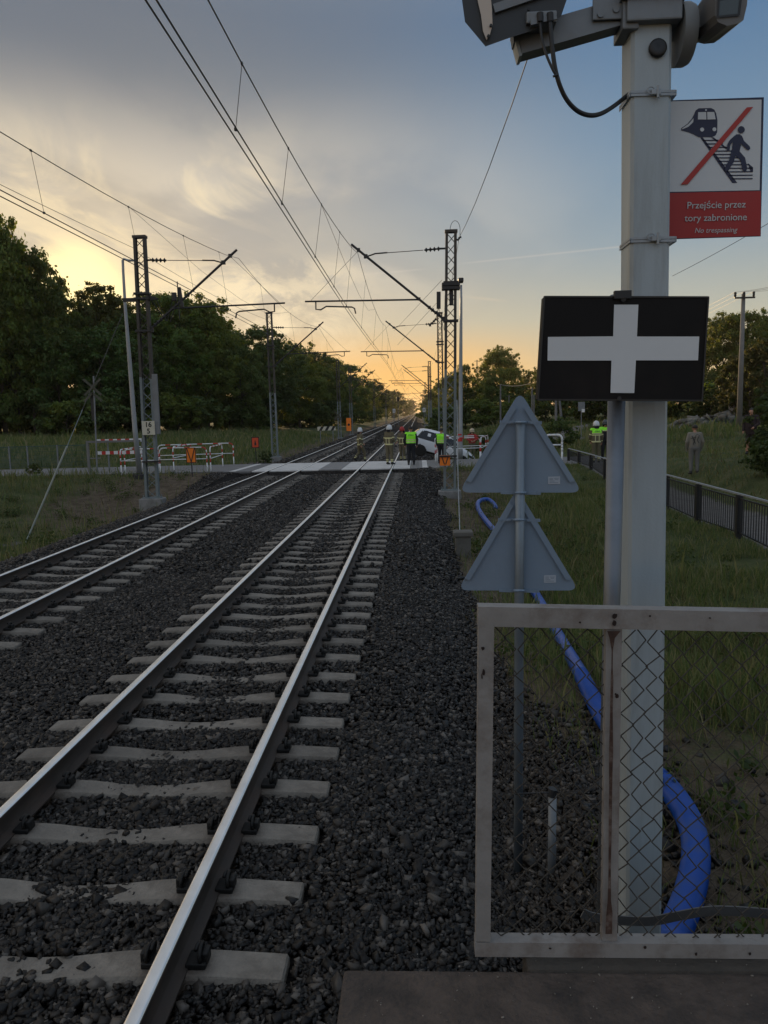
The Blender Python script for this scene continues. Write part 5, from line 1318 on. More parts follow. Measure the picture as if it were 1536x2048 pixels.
# distant signals
for (px, py0, py1, Y, lab, kind) in ((788, 818, 832, 150, 'small white distance plate on a post left of the tracks', 'w'), (796, 800, 832, 165, 'dark signal post with round lamp head left of the tracks', 's'), (848, 816, 832, 140, 'small white distance plate right of the tracks', 'w')):
    c = P(px, py0, Y); zg = gz(c[0], Y); t = empty('track_signal', (c[0], Y, zg), lab, 'signal', 'distant signals along the line'); zc = c[2]-zg
    m_ = MB(); m_.tube([(0, 0, -0.2), (0, 0, zc)], 0.06, 6); m_.build('post', GALV_D, t)
    m_ = MB()
    if kind == 'w':
        m_.box((0, -0.08, zc-0.35), (0.5, 0.04, 0.75)); m_.build('plate', WHITE, t)
        m_ = MB(); m_.box((0, -0.11, zc-0.35), (0.14, 0.02, 0.45)); m_.build('dark_mark', BLACK, t)
    else: m_.box((0, -0.1, zc+0.15), (0.55, 0.25, 0.9), bev=0.12); m_.build('signal_head', BLACK, t)

# ------------------------------------------------------------------ left path fence (green welded mesh)
fpts = [on(-60, 940, 40.6), on(22, 946, 40.6), on(58, 944, 40.8), on(118, 943, 41), on(178, 941, 41.2)]
t = empty('mesh_fence', tuple(fpts[0]), 'low green welded mesh fence along the path at far left', 'fence'); o0 = fpts[0]
for q in fpts:
    m_ = MB(); v = q-o0; m_.beam(v+Vector((0, 0, -0.2)), v+Vector((0, 0, 1.22)), 0.06, 0.06, up=(0, 1, 0)); m_.build('post', GALV_D, t)
m_ = MB()
for a, b in zip(fpts[:-1], fpts[1:]):
    a, b = a-o0, b-o0; m_.beam(a+Vector((0, 0, 1.18)), b+Vector((0, 0, 1.18)), 0.04, 0.05)
    n = int((b-a).length/0.06)
    for i in range(1, n): p = a.lerp(b, i/n); m_.beam(p+Vector((0, 0, 0.06)), p+Vector((0, 0, 1.16)), 0.012, 0.012, up=(0, 1, 0))
    for z in np.arange(0.08, 1.15, 0.2): m_.beam(a+Vector((0, 0.01, z)), b+Vector((0, 0.01, z)), 0.012, 0.012)
m_.build('mesh_panel', FENCEGREEN, t)

# ------------------------------------------------------------------ black railing along the right-hand path
ry = [11.8+2.55*k for k in range(11)]
rx = [6.95+0.012*(y-20) for y in ry]
t = empty('path_railing', (rx[0], ry[0], gz(rx[0], ry[0])), 'long black railing with pale top rail beside the right-hand footpath', 'railing'); o0 = Vector(t.location)
tops = []
for x_, y_ in zip(rx, ry):
    zt_ = 0.56+0.02*(y_ > 30); zg = min(gz(x_, y_), -0.02); b = Vector((x_, y_, zg))
    m_ = MB(); m_.beam(b+Vector((0, 0, -0.25))-o0, Vector((x_, y_, zt_-0.02))-o0, 0.12, 0.12, up=(0, 1, 0)); m_.build('post', BLACK, t)
    tops.append((b, Vector((x_, y_, zt_))))
for (b0_, t0_), (b1_, t1_) in zip(tops[:-1], tops[1:]):
    m_ = MB(); m_.beam(t0_-o0, t1_-o0, 0.05, 0.035); m_.build('top_rail', GALV, t)
    m_ = MB(); lb0 = b0_+Vector((0, 0, 0.14)); lb1 = b1_+Vector((0, 0, 0.14)); m_.beam(lb0-o0, lb1-o0, 0.035, 0.03); m_.beam(t0_-o0-Vector((0, 0, 0.10)), t1_-o0-Vector((0, 0, 0.10)), 0.03, 0.03)
    for i in range(1, 20): u = i/20; m_.beam(lb0.lerp(lb1, u)-o0, t0_.lerp(t1_, u)-o0-Vector((0, 0, 0.1)), 0.016, 0.016, up=(0, 1, 0))
    m_.build('baluster_panel', BLACK, t)
# pale kerb strip below the railing
# far mesh fence on the right and its posts
fp = [Vector((18.2+0.9*k, 52+0.6*k, 0)) for k in range(0, 13, 2)]
t = empty('mesh_fence', tuple(fp[0]), 'green mesh fence below the rubble heap behind the grey tracksuit', 'fence'); o0 = fp[0]
m_ = MB()
for q in fp:
    q.z = gz(q.x, q.y); mm = MB(); v = q-o0; mm.beam(v+Vector((0, 0, -0.2)), v+Vector((0, 0, 1.55)), 0.06, 0.06, up=(0, 1, 0)); mm.build('post', FENCEGREEN, t)
for a, b in zip(fp[:-1], fp[1:]):
    a, b = a-o0, b-o0; n = int((b-a).length/0.14)
    for i in range(1, n): p = a.lerp(b, i/n); m_.beam(p+Vector((0, 0, 0.06)), p+Vector((0, 0, 1.5)), 0.014, 0.014, up=(0, 1, 0))
    for z in np.arange(0.08, 1.55, 0.24): m_.beam(a+Vector((0, 0.01, z)), b+Vector((0, 0.01, z)), 0.016, 0.016)
m_.build('mesh_panel', FENCEGREEN, t)
# rubble heap
n = 420; hx = rng.normal(0, 1, n); hy = rng.normal(0, 0.5, n)
hz_ = np.maximum(0, 1.0-0.33*np.abs(hx)-0.5*np.abs(hy))
hp = np.stack([22.6+hx*2.6, 57+hy*1.6, ground_z(22.6+hx*2.6, 57+hy*1.6)+hz_*rng.random(n)], 1)
tag(stones('rubble_heap', hp, rng.uniform(0.10, 0.34, n), island_mat('rubble', [(0.07, 0.065, 0.055), (0.14, 0.13, 0.11), (0.22, 0.21, 0.19)], 0.9)), 'heap of broken concrete rubble behind the mesh fence at right', 'rubble', kind='stuff')

# utility pole and its wires
ub = np.array(P(1478, 856, 50)); zg = gz(ub[0], 50)
t = empty('utility_pole', (ub[0], 50, zg), 'tall concrete utility pole with insulator crossarm at the right', 'utility pole', 'utility poles right of the tracks'); uo = Vector((ub[0], 50, zg))
ut = Vector(P(1487, 588, 50))
m_ = MB(); m_.tube([Vector((0, 0, -0.3)), ut-uo], [0.18, 0.115], 14); m_.build('pole', POLEW, t, smooth=True)
m_ = MB(); ca = ut+Vector((0, -0.2, -0.25)); m_.beam(ca-uo-Vector((0.62, 0, 0)), ca-uo+Vector((0.62, 0, 0)), 0.09, 0.1); m_.build('crossarm', DARKST, t)
wires = []
for dx in (-0.58, -0.05, 0.54):
    m_ = MB(); q = ca-uo+Vector((dx, 0, 0.04)); m_.lathe([(0.04, 0), (0.085, 0.1), (0.06, 0.16), (0.085, 0.22), (0.07, 0.3), (0.0, 0.33)], tuple(q), 10); m_.build('insulator', BLACK, t); wires.append(ca+Vector((dx, 0, 0.36)))
for i, (q, e) in enumerate(zip(wires, (P(1650, 545, 30), P(1650, 548, 30.5), P(1650, 556, 31)))):
    m_ = MB(); span(m_, q, e, 0.12, 0.009); far = Vector((q.x-3.5, 118, q.z-1.5)); span(m_, q, far, 1.1, 0.009)
    tag(m_.build('power_wire', WIREM), ['power wire on the left insulator of the utility pole', 'power wire on the middle insulator of the utility pole', 'power wire on the right insulator of the utility pole'][i], 'wire', 'power wires of the utility pole')
m_ = MB(); span(m_, P(1345, 552, 26), P(1640, 385, 17), 0.05, 0.007); tag(m_.build('power_wire', WIREM), 'lone slanting wire crossing the sky below the red sign', 'wire')
# distant wooden poles right of the line
for (px, py0, py1, Y, lab) in ((1001, 768, 826, 100, 'distant thin pole before the trees, with a pale slack line'), (1018, 790, 826, 112, 'farther thin pole standing in the trees'), (1064, 775, 826, 92, 'left one of two paired poles by the black board'), (1068, 790, 826, 93, 'right one of two paired poles by the black board'), (1112, 740, 842, 66, 'pale twin legged pole half hidden behind the black board'), (954, 720, 820, 150, 'slim pole rising right of the small tree')):
    b = P(px, py1, Y); zg = gz(b[0], Y); q = P(px, py0, Y); t = empty('utility_pole', (b[0], Y, zg), lab, 'utility pole', 'utility poles right of the tracks')
    m_ = MB(); m_.tube([(0, 0, -0.3), (q[0]-b[0], 0, q[2]-zg)], [0.13, 0.09], 8)
    if Y == 66: m_.tube([(0.6, 0, -0.3), (q[0]-b[0]+0.06, 0, q[2]-zg-0.3)], [0.12, 0.09], 8)
    m_.build('pole', POLEW, t); m_ = MB(); m_.beam((q[0]-b[0]-0.5, 0, q[2]-zg-0.2), (q[0]-b[0]+0.5, 0, q[2]-zg-0.2), 0.08, 0.08); m_.build('crossarm', DARKST, t)
m_ = MB(); span(m_, P(1001, 769, 100), P(1060, 767, 93), 0.25, 0.035); tag(m_.build('slack_cable', mat('pale_cable', (0.3, 0.28, 0.24), 0.7)), 'pale slack cable strung from the distant thin pole', 'cable')
# small road signs at right
for (px, py0, py1, w_, Y, lab, m2) in ((1463, 808, 822, 11, 58, 'small white plate with dark drawing beside the utility pole', WHITE), (1163, 804, 822, 13, 55, 'back of a grey road sign with a white plate under the board', GALV_D)):
    c = P(px, (py0+py1)/2, Y); zg = gz(c[0], Y); t = empty('road_sign', (c[0], Y, zg), lab, 'road sign'); zc = c[2]-zg; w = w_/FPX*Y; h = (py1-py0)/FPX*Y
    m_ = MB(); m_.tube([(0, 0.05, -0.2), (0, 0.05, zc)], 0.03, 6); m_.build('post', GALV_D, t)
    m_ = MB(); m_.box((0, 0, zc), (w, 0.02, h), bev=0.004); m_.build('plate', m2, t)
    m_ = MB()
    if m2 is WHITE: m_.beam((-w*0.3, -0.014, zc-h*0.1), (-w*0.1, -0.014, zc+h*0.1), 0.06, 0.004, up=(0, 1, 0)); m_.beam((-w*0.1, -0.017, zc+h*0.1), (w*0.3, -0.017, zc-h*0.05), 0.06, 0.004, up=(0, 1, 0)); m_.build('drawing', BLACK, t)
    else: m_.box((w*0.25, -0.016, zc-h*0.45), (w*0.45, 0.01, h*0.35)); m_.build('white_plate', WHITE, t)
# grey hoop and bicycle stand by the railing start
hoop(on(1090, 915, 38.2), on(1124, 917, 38.0), 1.22, 'plain grey hoop barrier half hidden behind the upper triangle', 'plain hoop barrier', r=0.05, mid=0.6, band=False)

# ------------------------------------------------------------------ white car nose down beyond the crossing
def build_car():
    Yc = 43.9
    t = empty('car', (1.12, Yc, -0.22), 'white hatchback tipped nose down off the far edge of the crossing', 'car')
    t.rotation_euler = (R(2), R(17), R(3))
    # stations along x: (x, sill z, belt z, roof z, half width at sill, belt, roof)
    st = [(-1.90, 0.42, 0.80, 0.86, 0.60, 0.66, 0.60), (-1.84, 0.26, 0.92, 1.02, 0.76, 0.79, 0.66), (-1.62, 0.20, 0.96, 1.34, 0.81, 0.83, 0.60), (-1.30, 0.18, 0.96, 1.475, 0.83, 0.845, 0.585), (-0.70, 0.17, 0.94, 1.515, 0.84, 0.85, 0.60),
          (-0.10, 0.17, 0.92, 1.505, 0.84, 0.85, 0.60), (0.40, 0.17, 0.90, 1.42, 0.84, 0.85, 0.585), (0.80, 0.17, 0.89, 1.22, 0.84, 0.845, 0.60), (1.12, 0.17, 0.88, 0.99, 0.835, 0.835, 0.68), (1.50, 0.18, 0.80, 0.90, 0.82, 0.80, 0.62), (1.78, 0.22, 0.68, 0.78, 0.76, 0.73, 0.52), (1.93, 0.30, 0.56, 0.62, 0.62, 0.58, 0.40), (1.99, 0.40, 0.50, 0.52, 0.42, 0.40, 0.28)]
    sec = []
    for x, zs, zb, zr, ws, wb, wr in st:
        half = [(0, zs), (ws*0.8, zs), (ws, zs+0.09), (ws+0.015, (zs+zb)/2), (wb, zb), ((wb*0.35+wr*0.65), zb*0.3+zr*0.7), (wr, zr-0.035), (wr*0.82, zr), (0, zr+0.02)]
        ring = [(x, -y, z) for y, z in half]+[(x, y, z) for y, z in half[-2:0:-1]]
        sec.append(ring)
    k = len(sec[0]); v = [p for r_ in sec for p in r_]
    f = [(i*k+j, i*k+(j+1) % k, (i+1)*k+(j+1) % k, (i+1)*k+j) for i in range(len(sec)-1) for j in range(k)]+[tuple(range(k)), tuple((len(sec)-1)*k+j for j in range(k))]
    b = MB().add(v, f).build('body', CARW, t)
    sub = b.modifiers.new('s', 'SUBSURF'); sub.levels = 2; sub.render_levels = 2
    dg = bpy.context.evaluated_depsgraph_get(); me = bpy.data.meshes.new_from_object(b.evaluated_get(dg)); b.modifiers.clear(); b.data = me
    me.polygons.foreach_set('use_smooth', [True]*len(me.polygons))
    from mathutils.bvhtree import BVHTree
    bv = BVHTree.FromPolygons([q.co.copy() for q in me.vertices], [tuple(p.vertices) for p in me.polygons])
    def side(poly, s, off=0.006, name='panel', mt=CARGLASS, n=7):
        m_ = MB()
        # poly: 4 corners (x,z), filled as a grid lying on the body side
        a, b_, c, d = [Vector((*q, 0)) for q in poly]
        vs = []
        for i in range(n+1):
            for j in range(n+1):
                q = a.lerp(b_, i/n).lerp(d.lerp(c, i/n), j/n)
                h = bv.ray_cast(Vector((q.x, s*2, q.y)), Vector((0, -s, 0)))
                y = h[0].y+s*off if h[0] else s*0.8
                vs.append((q.x, y, q.y))
        fs = [(i*(n+1)+j, (i+1)*(n+1)+j, (i+1)*(n+1)+j+1, i*(n+1)+j+1) for i in range(n) for j in range(n)]
        return m_.add(vs, fs).build(name, mt, t, smooth=True)
    for s in (-1, 1):
        side([(-1.62, 0.93), (0.98, 0.90), (0.50, 1.36), (-1.36, 1.425)], s, 0.005, 'window_band', BLACK, 9)
        side([(-1.52, 0.95), (-0.76, 0.94), (-0.72, 1.415), (-1.30, 1.395)], s, 0.010, 'rear_window')
        side([(-0.71, 0.94), (0.05, 0.92), (0.00, 1.40), (-0.67, 1.415)], s, 0.010, 'side_window')
        side([(0.10, 0.92), (0.90, 0.91), (0.48, 1.32), (0.05, 1.39)], s, 0.010, 'front_window')
        side([(-1.62, 0.22), (1.72, 0.24), (1.72, 0.36), (-1.62, 0.34)], s, name='sill_trim', mt=BLACK)
        side([(-0.52, 0.74), (-0.34, 0.74), (-0.34, 0.79), (-0.52, 0.79)], s, 0.02, 'door_handle', CARW, 2)
        side([(1.42, 0.64), (1.84, 0.56), (1.82, 0.70), (1.40, 0.77)], s, 0.010, 'headlight', LAMPGLASS)
        side([(-1.86, 0.70), (-1.70, 0.70), (-1.66, 0.92), (-1.84, 0.92)], s, 0.010, 'tail_light', mat('tail_red', (0.3, 0.01, 0.01), 0.2))
        m_ = MB(); m_.box((0.86, s*0.96, 0.98), (0.14, 0.20, 0.13), bev=0.035); m_.build('wing_mirror', CARW, t)
        for wx in (-1.22, 1.18):
            Mr = Matrix.Rotation(R(90), 3, 'X')
            m_ = MB(); m_.lathe([(0.20, -0.10), (0.29, -0.10), (0.315, -0.07), (0.315, 0.07), (0.29, 0.10), (0.20, 0.10)], (wx, s*0.79, 0.29), 24, Mr); wh = smooth_angle(m_.build('tyre', RUBBER, t))
            m_ = MB(); m_.lathe([(0.21, -0.085), (0.20, 0.09), (0.06, 0.075), (0.0, 0.08)], (wx, s*0.79, 0.29), 16, Mr); m_.build('rim', GALV, wh)
            m_ = MB(); m_.lathe([(0.345, -0.04), (0.345, 0.04)], (wx, s*0.80, 0.30), 24, Mr); m_.build('wheel_arch', BLACK, t)
    # windscreen and rear screen
    for (x0, x1, z0, z1, w0, w1, nm) in ((1.05, 0.48, 1.03, 1.40, 0.62, 0.50, 'windscreen'), (-1.84, -1.58, 1.03, 1.37, 0.58, 0.50, 'rear_screen')):
        vs = []; n = 6; sg_ = 1 if x0 > 0 else -1
        for i in range(n+1):
            for j in range(n+1):
                z = z0+(z1-z0)*i/n; w = (w0+(w1-w0)*i/n)*(2*j/n-1)
                h = bv.ray_cast(Vector((sg_*4, w, z)), Vector((-sg_, 0, 0))); x = h[0].x+sg_*0.006 if h[0] else x0
                vs.append((x, w, z+0.003))
        MB().add(vs, [(i*(n+1)+j, (i+1)*(n+1)+j, (i+1)*(n+1)+j+1, i*(n+1)+j+1) for i in range(n) for j in range(n)]).build(nm, CARGLASS, t, smooth=True)
    side([(-1.05, 1.14), (-0.87, 1.14), (-0.87, 1.31), (-1.05, 1.31)], -1, 0.016, 'window_sticker', WHITE, 2)
    side([(-0.4, 0.05), (0, 0.05), (0, 0.06), (-0.4, 0.06)], -1, 0.0, 'underside_trim', BLACK, 1)
    return t
build_car()

# ------------------------------------------------------------------ people
from mathutils.bvhtree import BVHTree
def capsule_mb(m_, a, b, ra, rb, n=12):
    a = Vector(a); b = Vector(b); d = (b-a); L_ = d.length
    t = d.normalized() if L_ > 1e-5 else Vector((0, 0, 1))
    pts = []; rad = []
    for u in (-0.98, -0.8, -0.5, -0.2): pts.append(a+t*ra*u); rad.append(ra*math.sqrt(1-u*u))
    for u in (0, 0.33, 0.66, 1): pts.append(a+t*L_*u); rad.append(ra+(rb-ra)*u)
    for u in (0.2, 0.5, 0.8, 0.98): pts.append(b+t*rb*u); rad.append(rb*math.sqrt(1-u*u))
    m_.tube(pts, rad, n)
def person(label, loc, yaw, height, J, palette, bulk=1.0, helmet=None, vest=None, stripes=None, hair=True, vest_text=None, back_print=None, lean=0.0, skirt=None):
    """J overrides joints; palette: label -> material.  The figure faces +y before yaw."""
    j = dict(hipL=(-0.095, 0, 0.93), hipR=(0.095, 0, 0.93), kneeL=(-0.105, 0.02, 0.50), kneeR=(0.105, 0.02, 0.50), ankL=(-0.11, -0.02, 0.09), ankR=(0.11, -0.02, 0.09),
             shL=(-0.185, 0, 1.43), shR=(0.185, 0, 1.43), elL=(-0.26, -0.02, 1.15), elR=(0.26, -0.02, 1.15), wrL=(-0.26, 0.06, 0.91), wrR=(0.26, 0.06, 0.91), head=(0, 0.02, 1.645), toeL=(-0.13, 0.14, 0.035), toeR=(0.13, 0.14, 0.035))
    j.update(J)
    j = {k: Vector(v) for k, v in j.items()}
    caps = []
    def cap(lab, a, b, ra, rb): caps.append((lab, Vector(a), Vector(b), ra, rb))
    B = bulk
    cap('jacket', (-0.075, 0, 1.02), (-0.095, -0.01, 1.33), 0.112*B, 0.108*B); cap('jacket', (0.075, 0, 1.02), (0.095, -0.01, 1.33), 0.112*B, 0.108*B)
    cap('jacket', (0, 0.015, 1.05), (0, 0.01, 1.36), 0.118*B, 0.11*B)
    cap('jacket', j['shL'], j['shR'], 0.068*B, 0.068*B)
    cap('trouser', (-0.075, 0, 0.94), (0.075, 0, 0.94), 0.115*B, 0.115*B)
    cap('skin', (0, 0.0, 1.46), (0, 0.012, 1.55), 0.058, 0.052)
    hd = j['head']
    cap('skin', hd+Vector((0, -0.012, 0.03)), hd+Vector((0, 0.012, -0.01)), 0.088, 0.083); cap('skin', hd+Vector((0, 0.03, -0.055)), hd+Vector((0, 0.05, -0.075)), 0.055, 0.042)
    cap('skin', hd+Vector((0, 0.095, 0.0)), hd+Vector((0, 0.108, -0.025)), 0.013, 0.017)
    for s in (-1, 1): cap('skin', hd+Vector((s*0.086, -0.005, 0.012)), hd+Vector((s*0.086, -0.002, -0.025)), 0.017, 0.013)
    for s, q in ((-1, 'L'), (1, 'R')):
        cap('upperleg', j['hip'+q], j['knee'+q], 0.098*B, 0.068*B); cap('lowerleg', j['knee'+q], j['ank'+q]+Vector((0, 0, 0.06)), 0.068*B, 0.052*B)
        heel = j['ank'+q]+Vector((0, -0.03, -0.035)); cap('boot', j['ank'+q]+Vector((0, 0, 0.10)), j['ank'+q], 0.055, 0.052); cap('boot', heel, j['toe'+q], 0.05, 0.04)
        cap('sleeve', j['sh'+q], j['el'+q], 0.066*B, 0.052*B); cap('sleeve', j['el'+q], j['wr'+q], 0.052*B, 0.040*B)
        dirv = (j['wr'+q]-j['el'+q]).normalized(); sidev = dirv.cross(Vector((1, 0, 0))).normalized() if abs(dirv.x) < 0.9 else Vector((0, 1, 0)); palm = j['wr'+q]+dirv*0.075
        cap('hand', j['wr'+q]+dirv*0.01, palm, 0.030, 0.034)
        across = sidev; nrm_ = dirv.cross(across).normalized()
        for k, (o_, ln) in enumerate(((-0.034, 0.062), (-0.012, 0.075), (0.012, 0.070), (0.034, 0.052))):
            p0 = palm+across*o_+dirv*0.015; p1 = p0+dirv*ln*0.55; p2 = p1+dirv*ln*0.4-nrm_*0.018*(-s); cap('hand', p0, p1, 0.0105, 0.010); cap('hand', p1, p2, 0.010, 0.0085)
        p0 = j['wr'+q]+dirv*0.035+across*0.035; p1 = p0+across*0.028+dirv*0.03; cap('hand', p0, p1, 0.013, 0.011); cap('hand', p1, p1+dirv*0.03, 0.011, 0.009)
    if skirt: cap('jacket', (-0.07, 0, 0.80), (-0.08, 0, 1.05), skirt, 0.12); cap('jacket', (0.07, 0, 0.80), (0.08, 0, 1.05), skirt, 0.12)
    m_ = MB()
    for lab, a, b, ra, rb in caps: capsule_mb(m_, a, b, ra, rb)
    root = empty('person', loc, label, 'person', rz=yaw)
    root.scale = (height/1.76,)*3
    root.rotation_euler.y = lean
    o = m_.build('body', [SKIN], root)
    md = o.modifiers.new('r', 'REMESH'); md.mode = 'VOXEL'; md.voxel_size = 0.0105; md.use_smooth_shade = True
    ms = o.modifiers.new('s', 'SMOOTH'); ms.factor = 0.5; ms.iterations = 3
    dg = bpy.context.evaluated_depsgraph_get(); me = bpy.data.meshes.new_from_object(o.evaluated_get(dg)); o.modifiers.clear(); o.data = me
    nf = len(me.polygons); fc = np.empty(nf*3, np.float32); me.polygons.foreach_get('center', fc); fc = fc.reshape(-1, 3)
    best = np.full(nf, 1e9); lab_i = np.zeros(nf, int); par = np.zeros(nf)
    names = [c[0] for c in caps]
    for i, (lab, a, b, ra, rb) in enumerate(caps):
        a_ = np.array(a); d_ = np.array(b)-a_; L2 = max(1e-9, d_ @ d_); u = np.clip(((fc-a_) @ d_)/L2, 0, 1)
        dist = np.linalg.norm(fc-a_-u[:, None]*d_, axis=1)-(ra+(rb-ra)*u); q = dist < best; best[q] = dist[q]; lab_i[q] = i; par[q] = u[q]
    labs_ = np.array(names)[lab_i]
    keymap = {'sleeve': 'jacket', 'upperleg': 'trouser', 'lowerleg': 'trouser', 'hand': 'skin'}
    final = np.array([l_ if l_ in palette else keymap.get(l_, l_) for l_ in labs_], dtype='<U12')
    up = fc[:, 2]
    if stripes:
        tors = np.isin(labs_, ('jacket', 'trouser')); slv = labs_ == 'sleeve'; low = labs_ == 'lowerleg'
        st = (tors & (np.abs(up-0.93) < 0.028)) | (tors & (np.abs(up-1.22) < 0.024)) | (slv & (np.abs(par-0.72) < 0.07)) | (low & ((np.abs(par-0.80) < 0.055) | (np.abs(par-0.98) < 0.05)))
        st |= tors & (np.abs(np.abs(fc[:, 0])-0.085) < 0.014) & (up > 0.95) & (up < 1.22)
        final[st] = 'stripe'
        final[tors & (up < 0.955)] = np.where(st[tors & (up < 0.955)], 'stripe', final[tors & (up < 0.955)])
    mats = list(dict.fromkeys(final)); idx = {k: i for i, k in enumerate(mats)}
    me.materials.clear()
    for k in mats: me.materials.append(palette[k])
    me.polygons.foreach_set('material_index', np.array([idx[k] for k in final], np.int32)); me.polygons.foreach_set('use_smooth', np.ones(nf, bool)); me.update()
    bv = BVHTree.FromPolygons([q.co.copy() for q in me.vertices], [tuple(p.vertices) for p in me.polygons])
    if hair and not helmet:
        n_ = 12; hm = MB()
        prof = [(0.0955*math.sin(a), 0.0985*math.cos(a)) for a in np.linspace(0.02, 1.9, 9)]
        hm.lathe([(r_, z_) for r_, z_ in prof], tuple(hd+Vector((0, -0.018, 0.028))), 18); hm.build('hair', palette.get('hair', HAIR), root, smooth=True)
    if helmet:
        hm = MB(); hm.lathe([(0.0, 0.158), (0.05, 0.152), (0.10, 0.12), (0.13, 0.06), (0.138, 0.0), (0.142, -0.055), (0.13, -0.06)], tuple(hd+Vector((0, -0.005, 0.02))), 22); hm.box(hd+Vector((0, -0.01, 0.176)), (0.03, 0.2, 0.03), bev=0.01)
        hl = hm.build('helmet', helmet, root, smooth=True)
        hm = MB(); 
        vs = [hd+Vector((0.135*math.sin(a), 0.135*math.cos(a)-0.005, z_)) for z_ in (0.06, -0.06) for a in np.linspace(-1.1, 1.1, 9)]
        hm.add(vs, [(i, i+1, 10+i, 9+i) for i in range(8)]).build('visor', LAMPGLASS, hl, smooth=True)
        hm = MB(); vs = [hd+Vector((0.125*math.sin(a), 0.125*math.cos(a)-0.005, z_)) for z_ in (-0.03, -0.15) for a in np.linspace(math.pi-1.0, math.pi+1.0, 9)]
        hm.add(vs, [(i, i+1, 10+i, 9+i) for i in range(8)]).build('neck_guard', DARKCLOTH, hl, smooth=True)
    if vest:
        z0, z1, vm, full = vest
        sel = np.isin(labs_, ('jacket',)) & (up > z0) & (up < z1) if not full else np.isin(labs_, ('jacket',)) & (up > z0) & (up < z1)
        bm = bmesh.new(); bm.from_mesh(me); bm.faces.ensure_lookup_table()
        kill = [f_ for f_ in bm.faces if not sel[f_.index]]; bmesh.ops.delete(bm, geom=kill, context='FACES')
        bm.normal_update()
        for v_ in bm.verts: v_.co += v_.normal*0.016
        vme = bpy.data.meshes.new('vest'); bm.to_mesh(vme); bm.free(); vme.materials.clear(); vme.materials.append(vm); vme.materials.append(REFL)
        n2 = len(vme.polygons); c2 = np.empty(n2*3, np.float32); vme.polygons.foreach_get('center', c2); c2 = c2.reshape(-1, 3)
        vme.polygons.foreach_set('material_index', ((np.abs(c2[:, 2]-1.07) < 0.022) | (np.abs(c2[:, 2]-1.16) < 0.022)).astype(np.int32) if full else (np.abs(c2[:, 2]-z0-0.02) < 0.02).astype(np.int32))
        vo = bpy.data.objects.new('vest', vme); COL.objects.link(vo); vo.parent = root
    def project(o2, off):
        me2 = o2.data
        for q in me2.vertices:
            h = bv.ray_cast(Vector((q.co.x, -2, q.co.z)), Vector((0, 1, 0)))
            q.co.y = (h[0].y if h[0] else -0.1)-off
        me2.update()
    if vest_text:
        txt, sz, zc, mt = vest_text
        tob = text_mesh('vest_lettering', txt, sz, mt, root, frameM((0, -0.3, zc), (1, 0, 0), (0, 0, 1)), extrude=0.0, bold=0.003); project(tob, 0.021)
    if back_print:
        m2 = MB()
        for (xa, za, xb, zb_, w_) in back_print:
            n_ = 8; dv = Vector((xb-xa, 0, zb_-za)); nv = Vector((-dv.z, 0, dv.x)).normalized()*w_/2; vs = []
            for i in range(n_+1): p = Vector((xa, -0.3, za)).lerp(Vector((xb, -0.3, zb_)), i/n_); vs += [p-nv, p+nv]
            m2.add(vs, [(2*i, 2*i+1, 2*i+3, 2*i+2) for i in range(n_)])
        bo = m2.build('back_print', BLACK, root); project(bo, 0.006)
    return root
FIRE = dict(skin=SKIN, jacket=PBI, trouser=PBI, boot=BOOT, stripe=REFL)
POLC = dict(skin=SKIN, jacket=DARKCLOTH, trouser=DARKCLOTH, boot=BOOT)
def foot(px, py, Y, dz=0.0):
    p = P(px, py, Y); return (p[0], Y, p[2]+dz)
def stand(px, Y, z): 
    p = P(px, 920, Y); return (p[0], Y, z)
# walking firefighter between the tracks
person('firefighter in white helmet striding across the stones between the tracks', stand(721, 42.3, -0.16), R(-62), 1.82,
       dict(kneeR=(0.10, 0.20, 0.53), ankR=(0.10, 0.22, 0.12), toeR=(0.12, 0.38, 0.05), kneeL=(-0.10, -0.02, 0.50), ankL=(-0.10, -0.26, 0.20), toeL=(-0.11, -0.16, 0.09), elL=(-0.27, 0.10, 1.17), wrL=(-0.25, 0.26, 1.0), elR=(0.27, -0.14, 1.17), wrR=(0.26, -0.06, 0.93)), FIRE, 1.16, HELMW, stripes=True)
person('firefighter in white helmet standing on the white slab between the rails', stand(779.5, 37.6, -0.01), R(-35), 1.86,
       dict(elR=(0.27, -0.04, 1.16), wrR=(0.22, 0.16, 1.02), kneeL=(-0.11, 0.0, 0.5), ankR=(0.13, 0.0, 0.09), toeR=(0.16, 0.16, 0.035)), FIRE, 1.18, HELMW, stripes=True)
person('firefighter in red helmet mostly hidden behind the man in yellow vest', stand(805.5, 42.2, -0.14), R(150), 1.80, dict(elR=(0.27, 0.02, 1.16), wrR=(0.2, 0.2, 1.04)), FIRE, 1.15, HELMR, stripes=True)
person('dark clothed man in bright yellow vest standing with his back turned by the car', stand(822.5, 36.9, -0.01), R(4), 1.83,
       dict(elL=(-0.285, -0.03, 1.16), wrL=(-0.275, 0.05, 0.92), elR=(0.285, -0.03, 1.16), wrR=(0.275, 0.05, 0.92), ankL=(-0.12, -0.02, 0.09), ankR=(0.12, -0.02, 0.09)), POLC, 1.22, None, vest=(1.00, 1.50, VESTY, True), vest_text=('STRAŻ', 0.085, 1.37, mat('vest_print', (0.07, 0.2, 0.05), 0.7)))
person('dark clothed person in yellow vest half hidden by the nearest right mast', stand(883, 37.4, -0.01), R(-25), 1.70, dict(), POLC, 1.12, None, vest=(1.02, 1.48, VESTY, True))
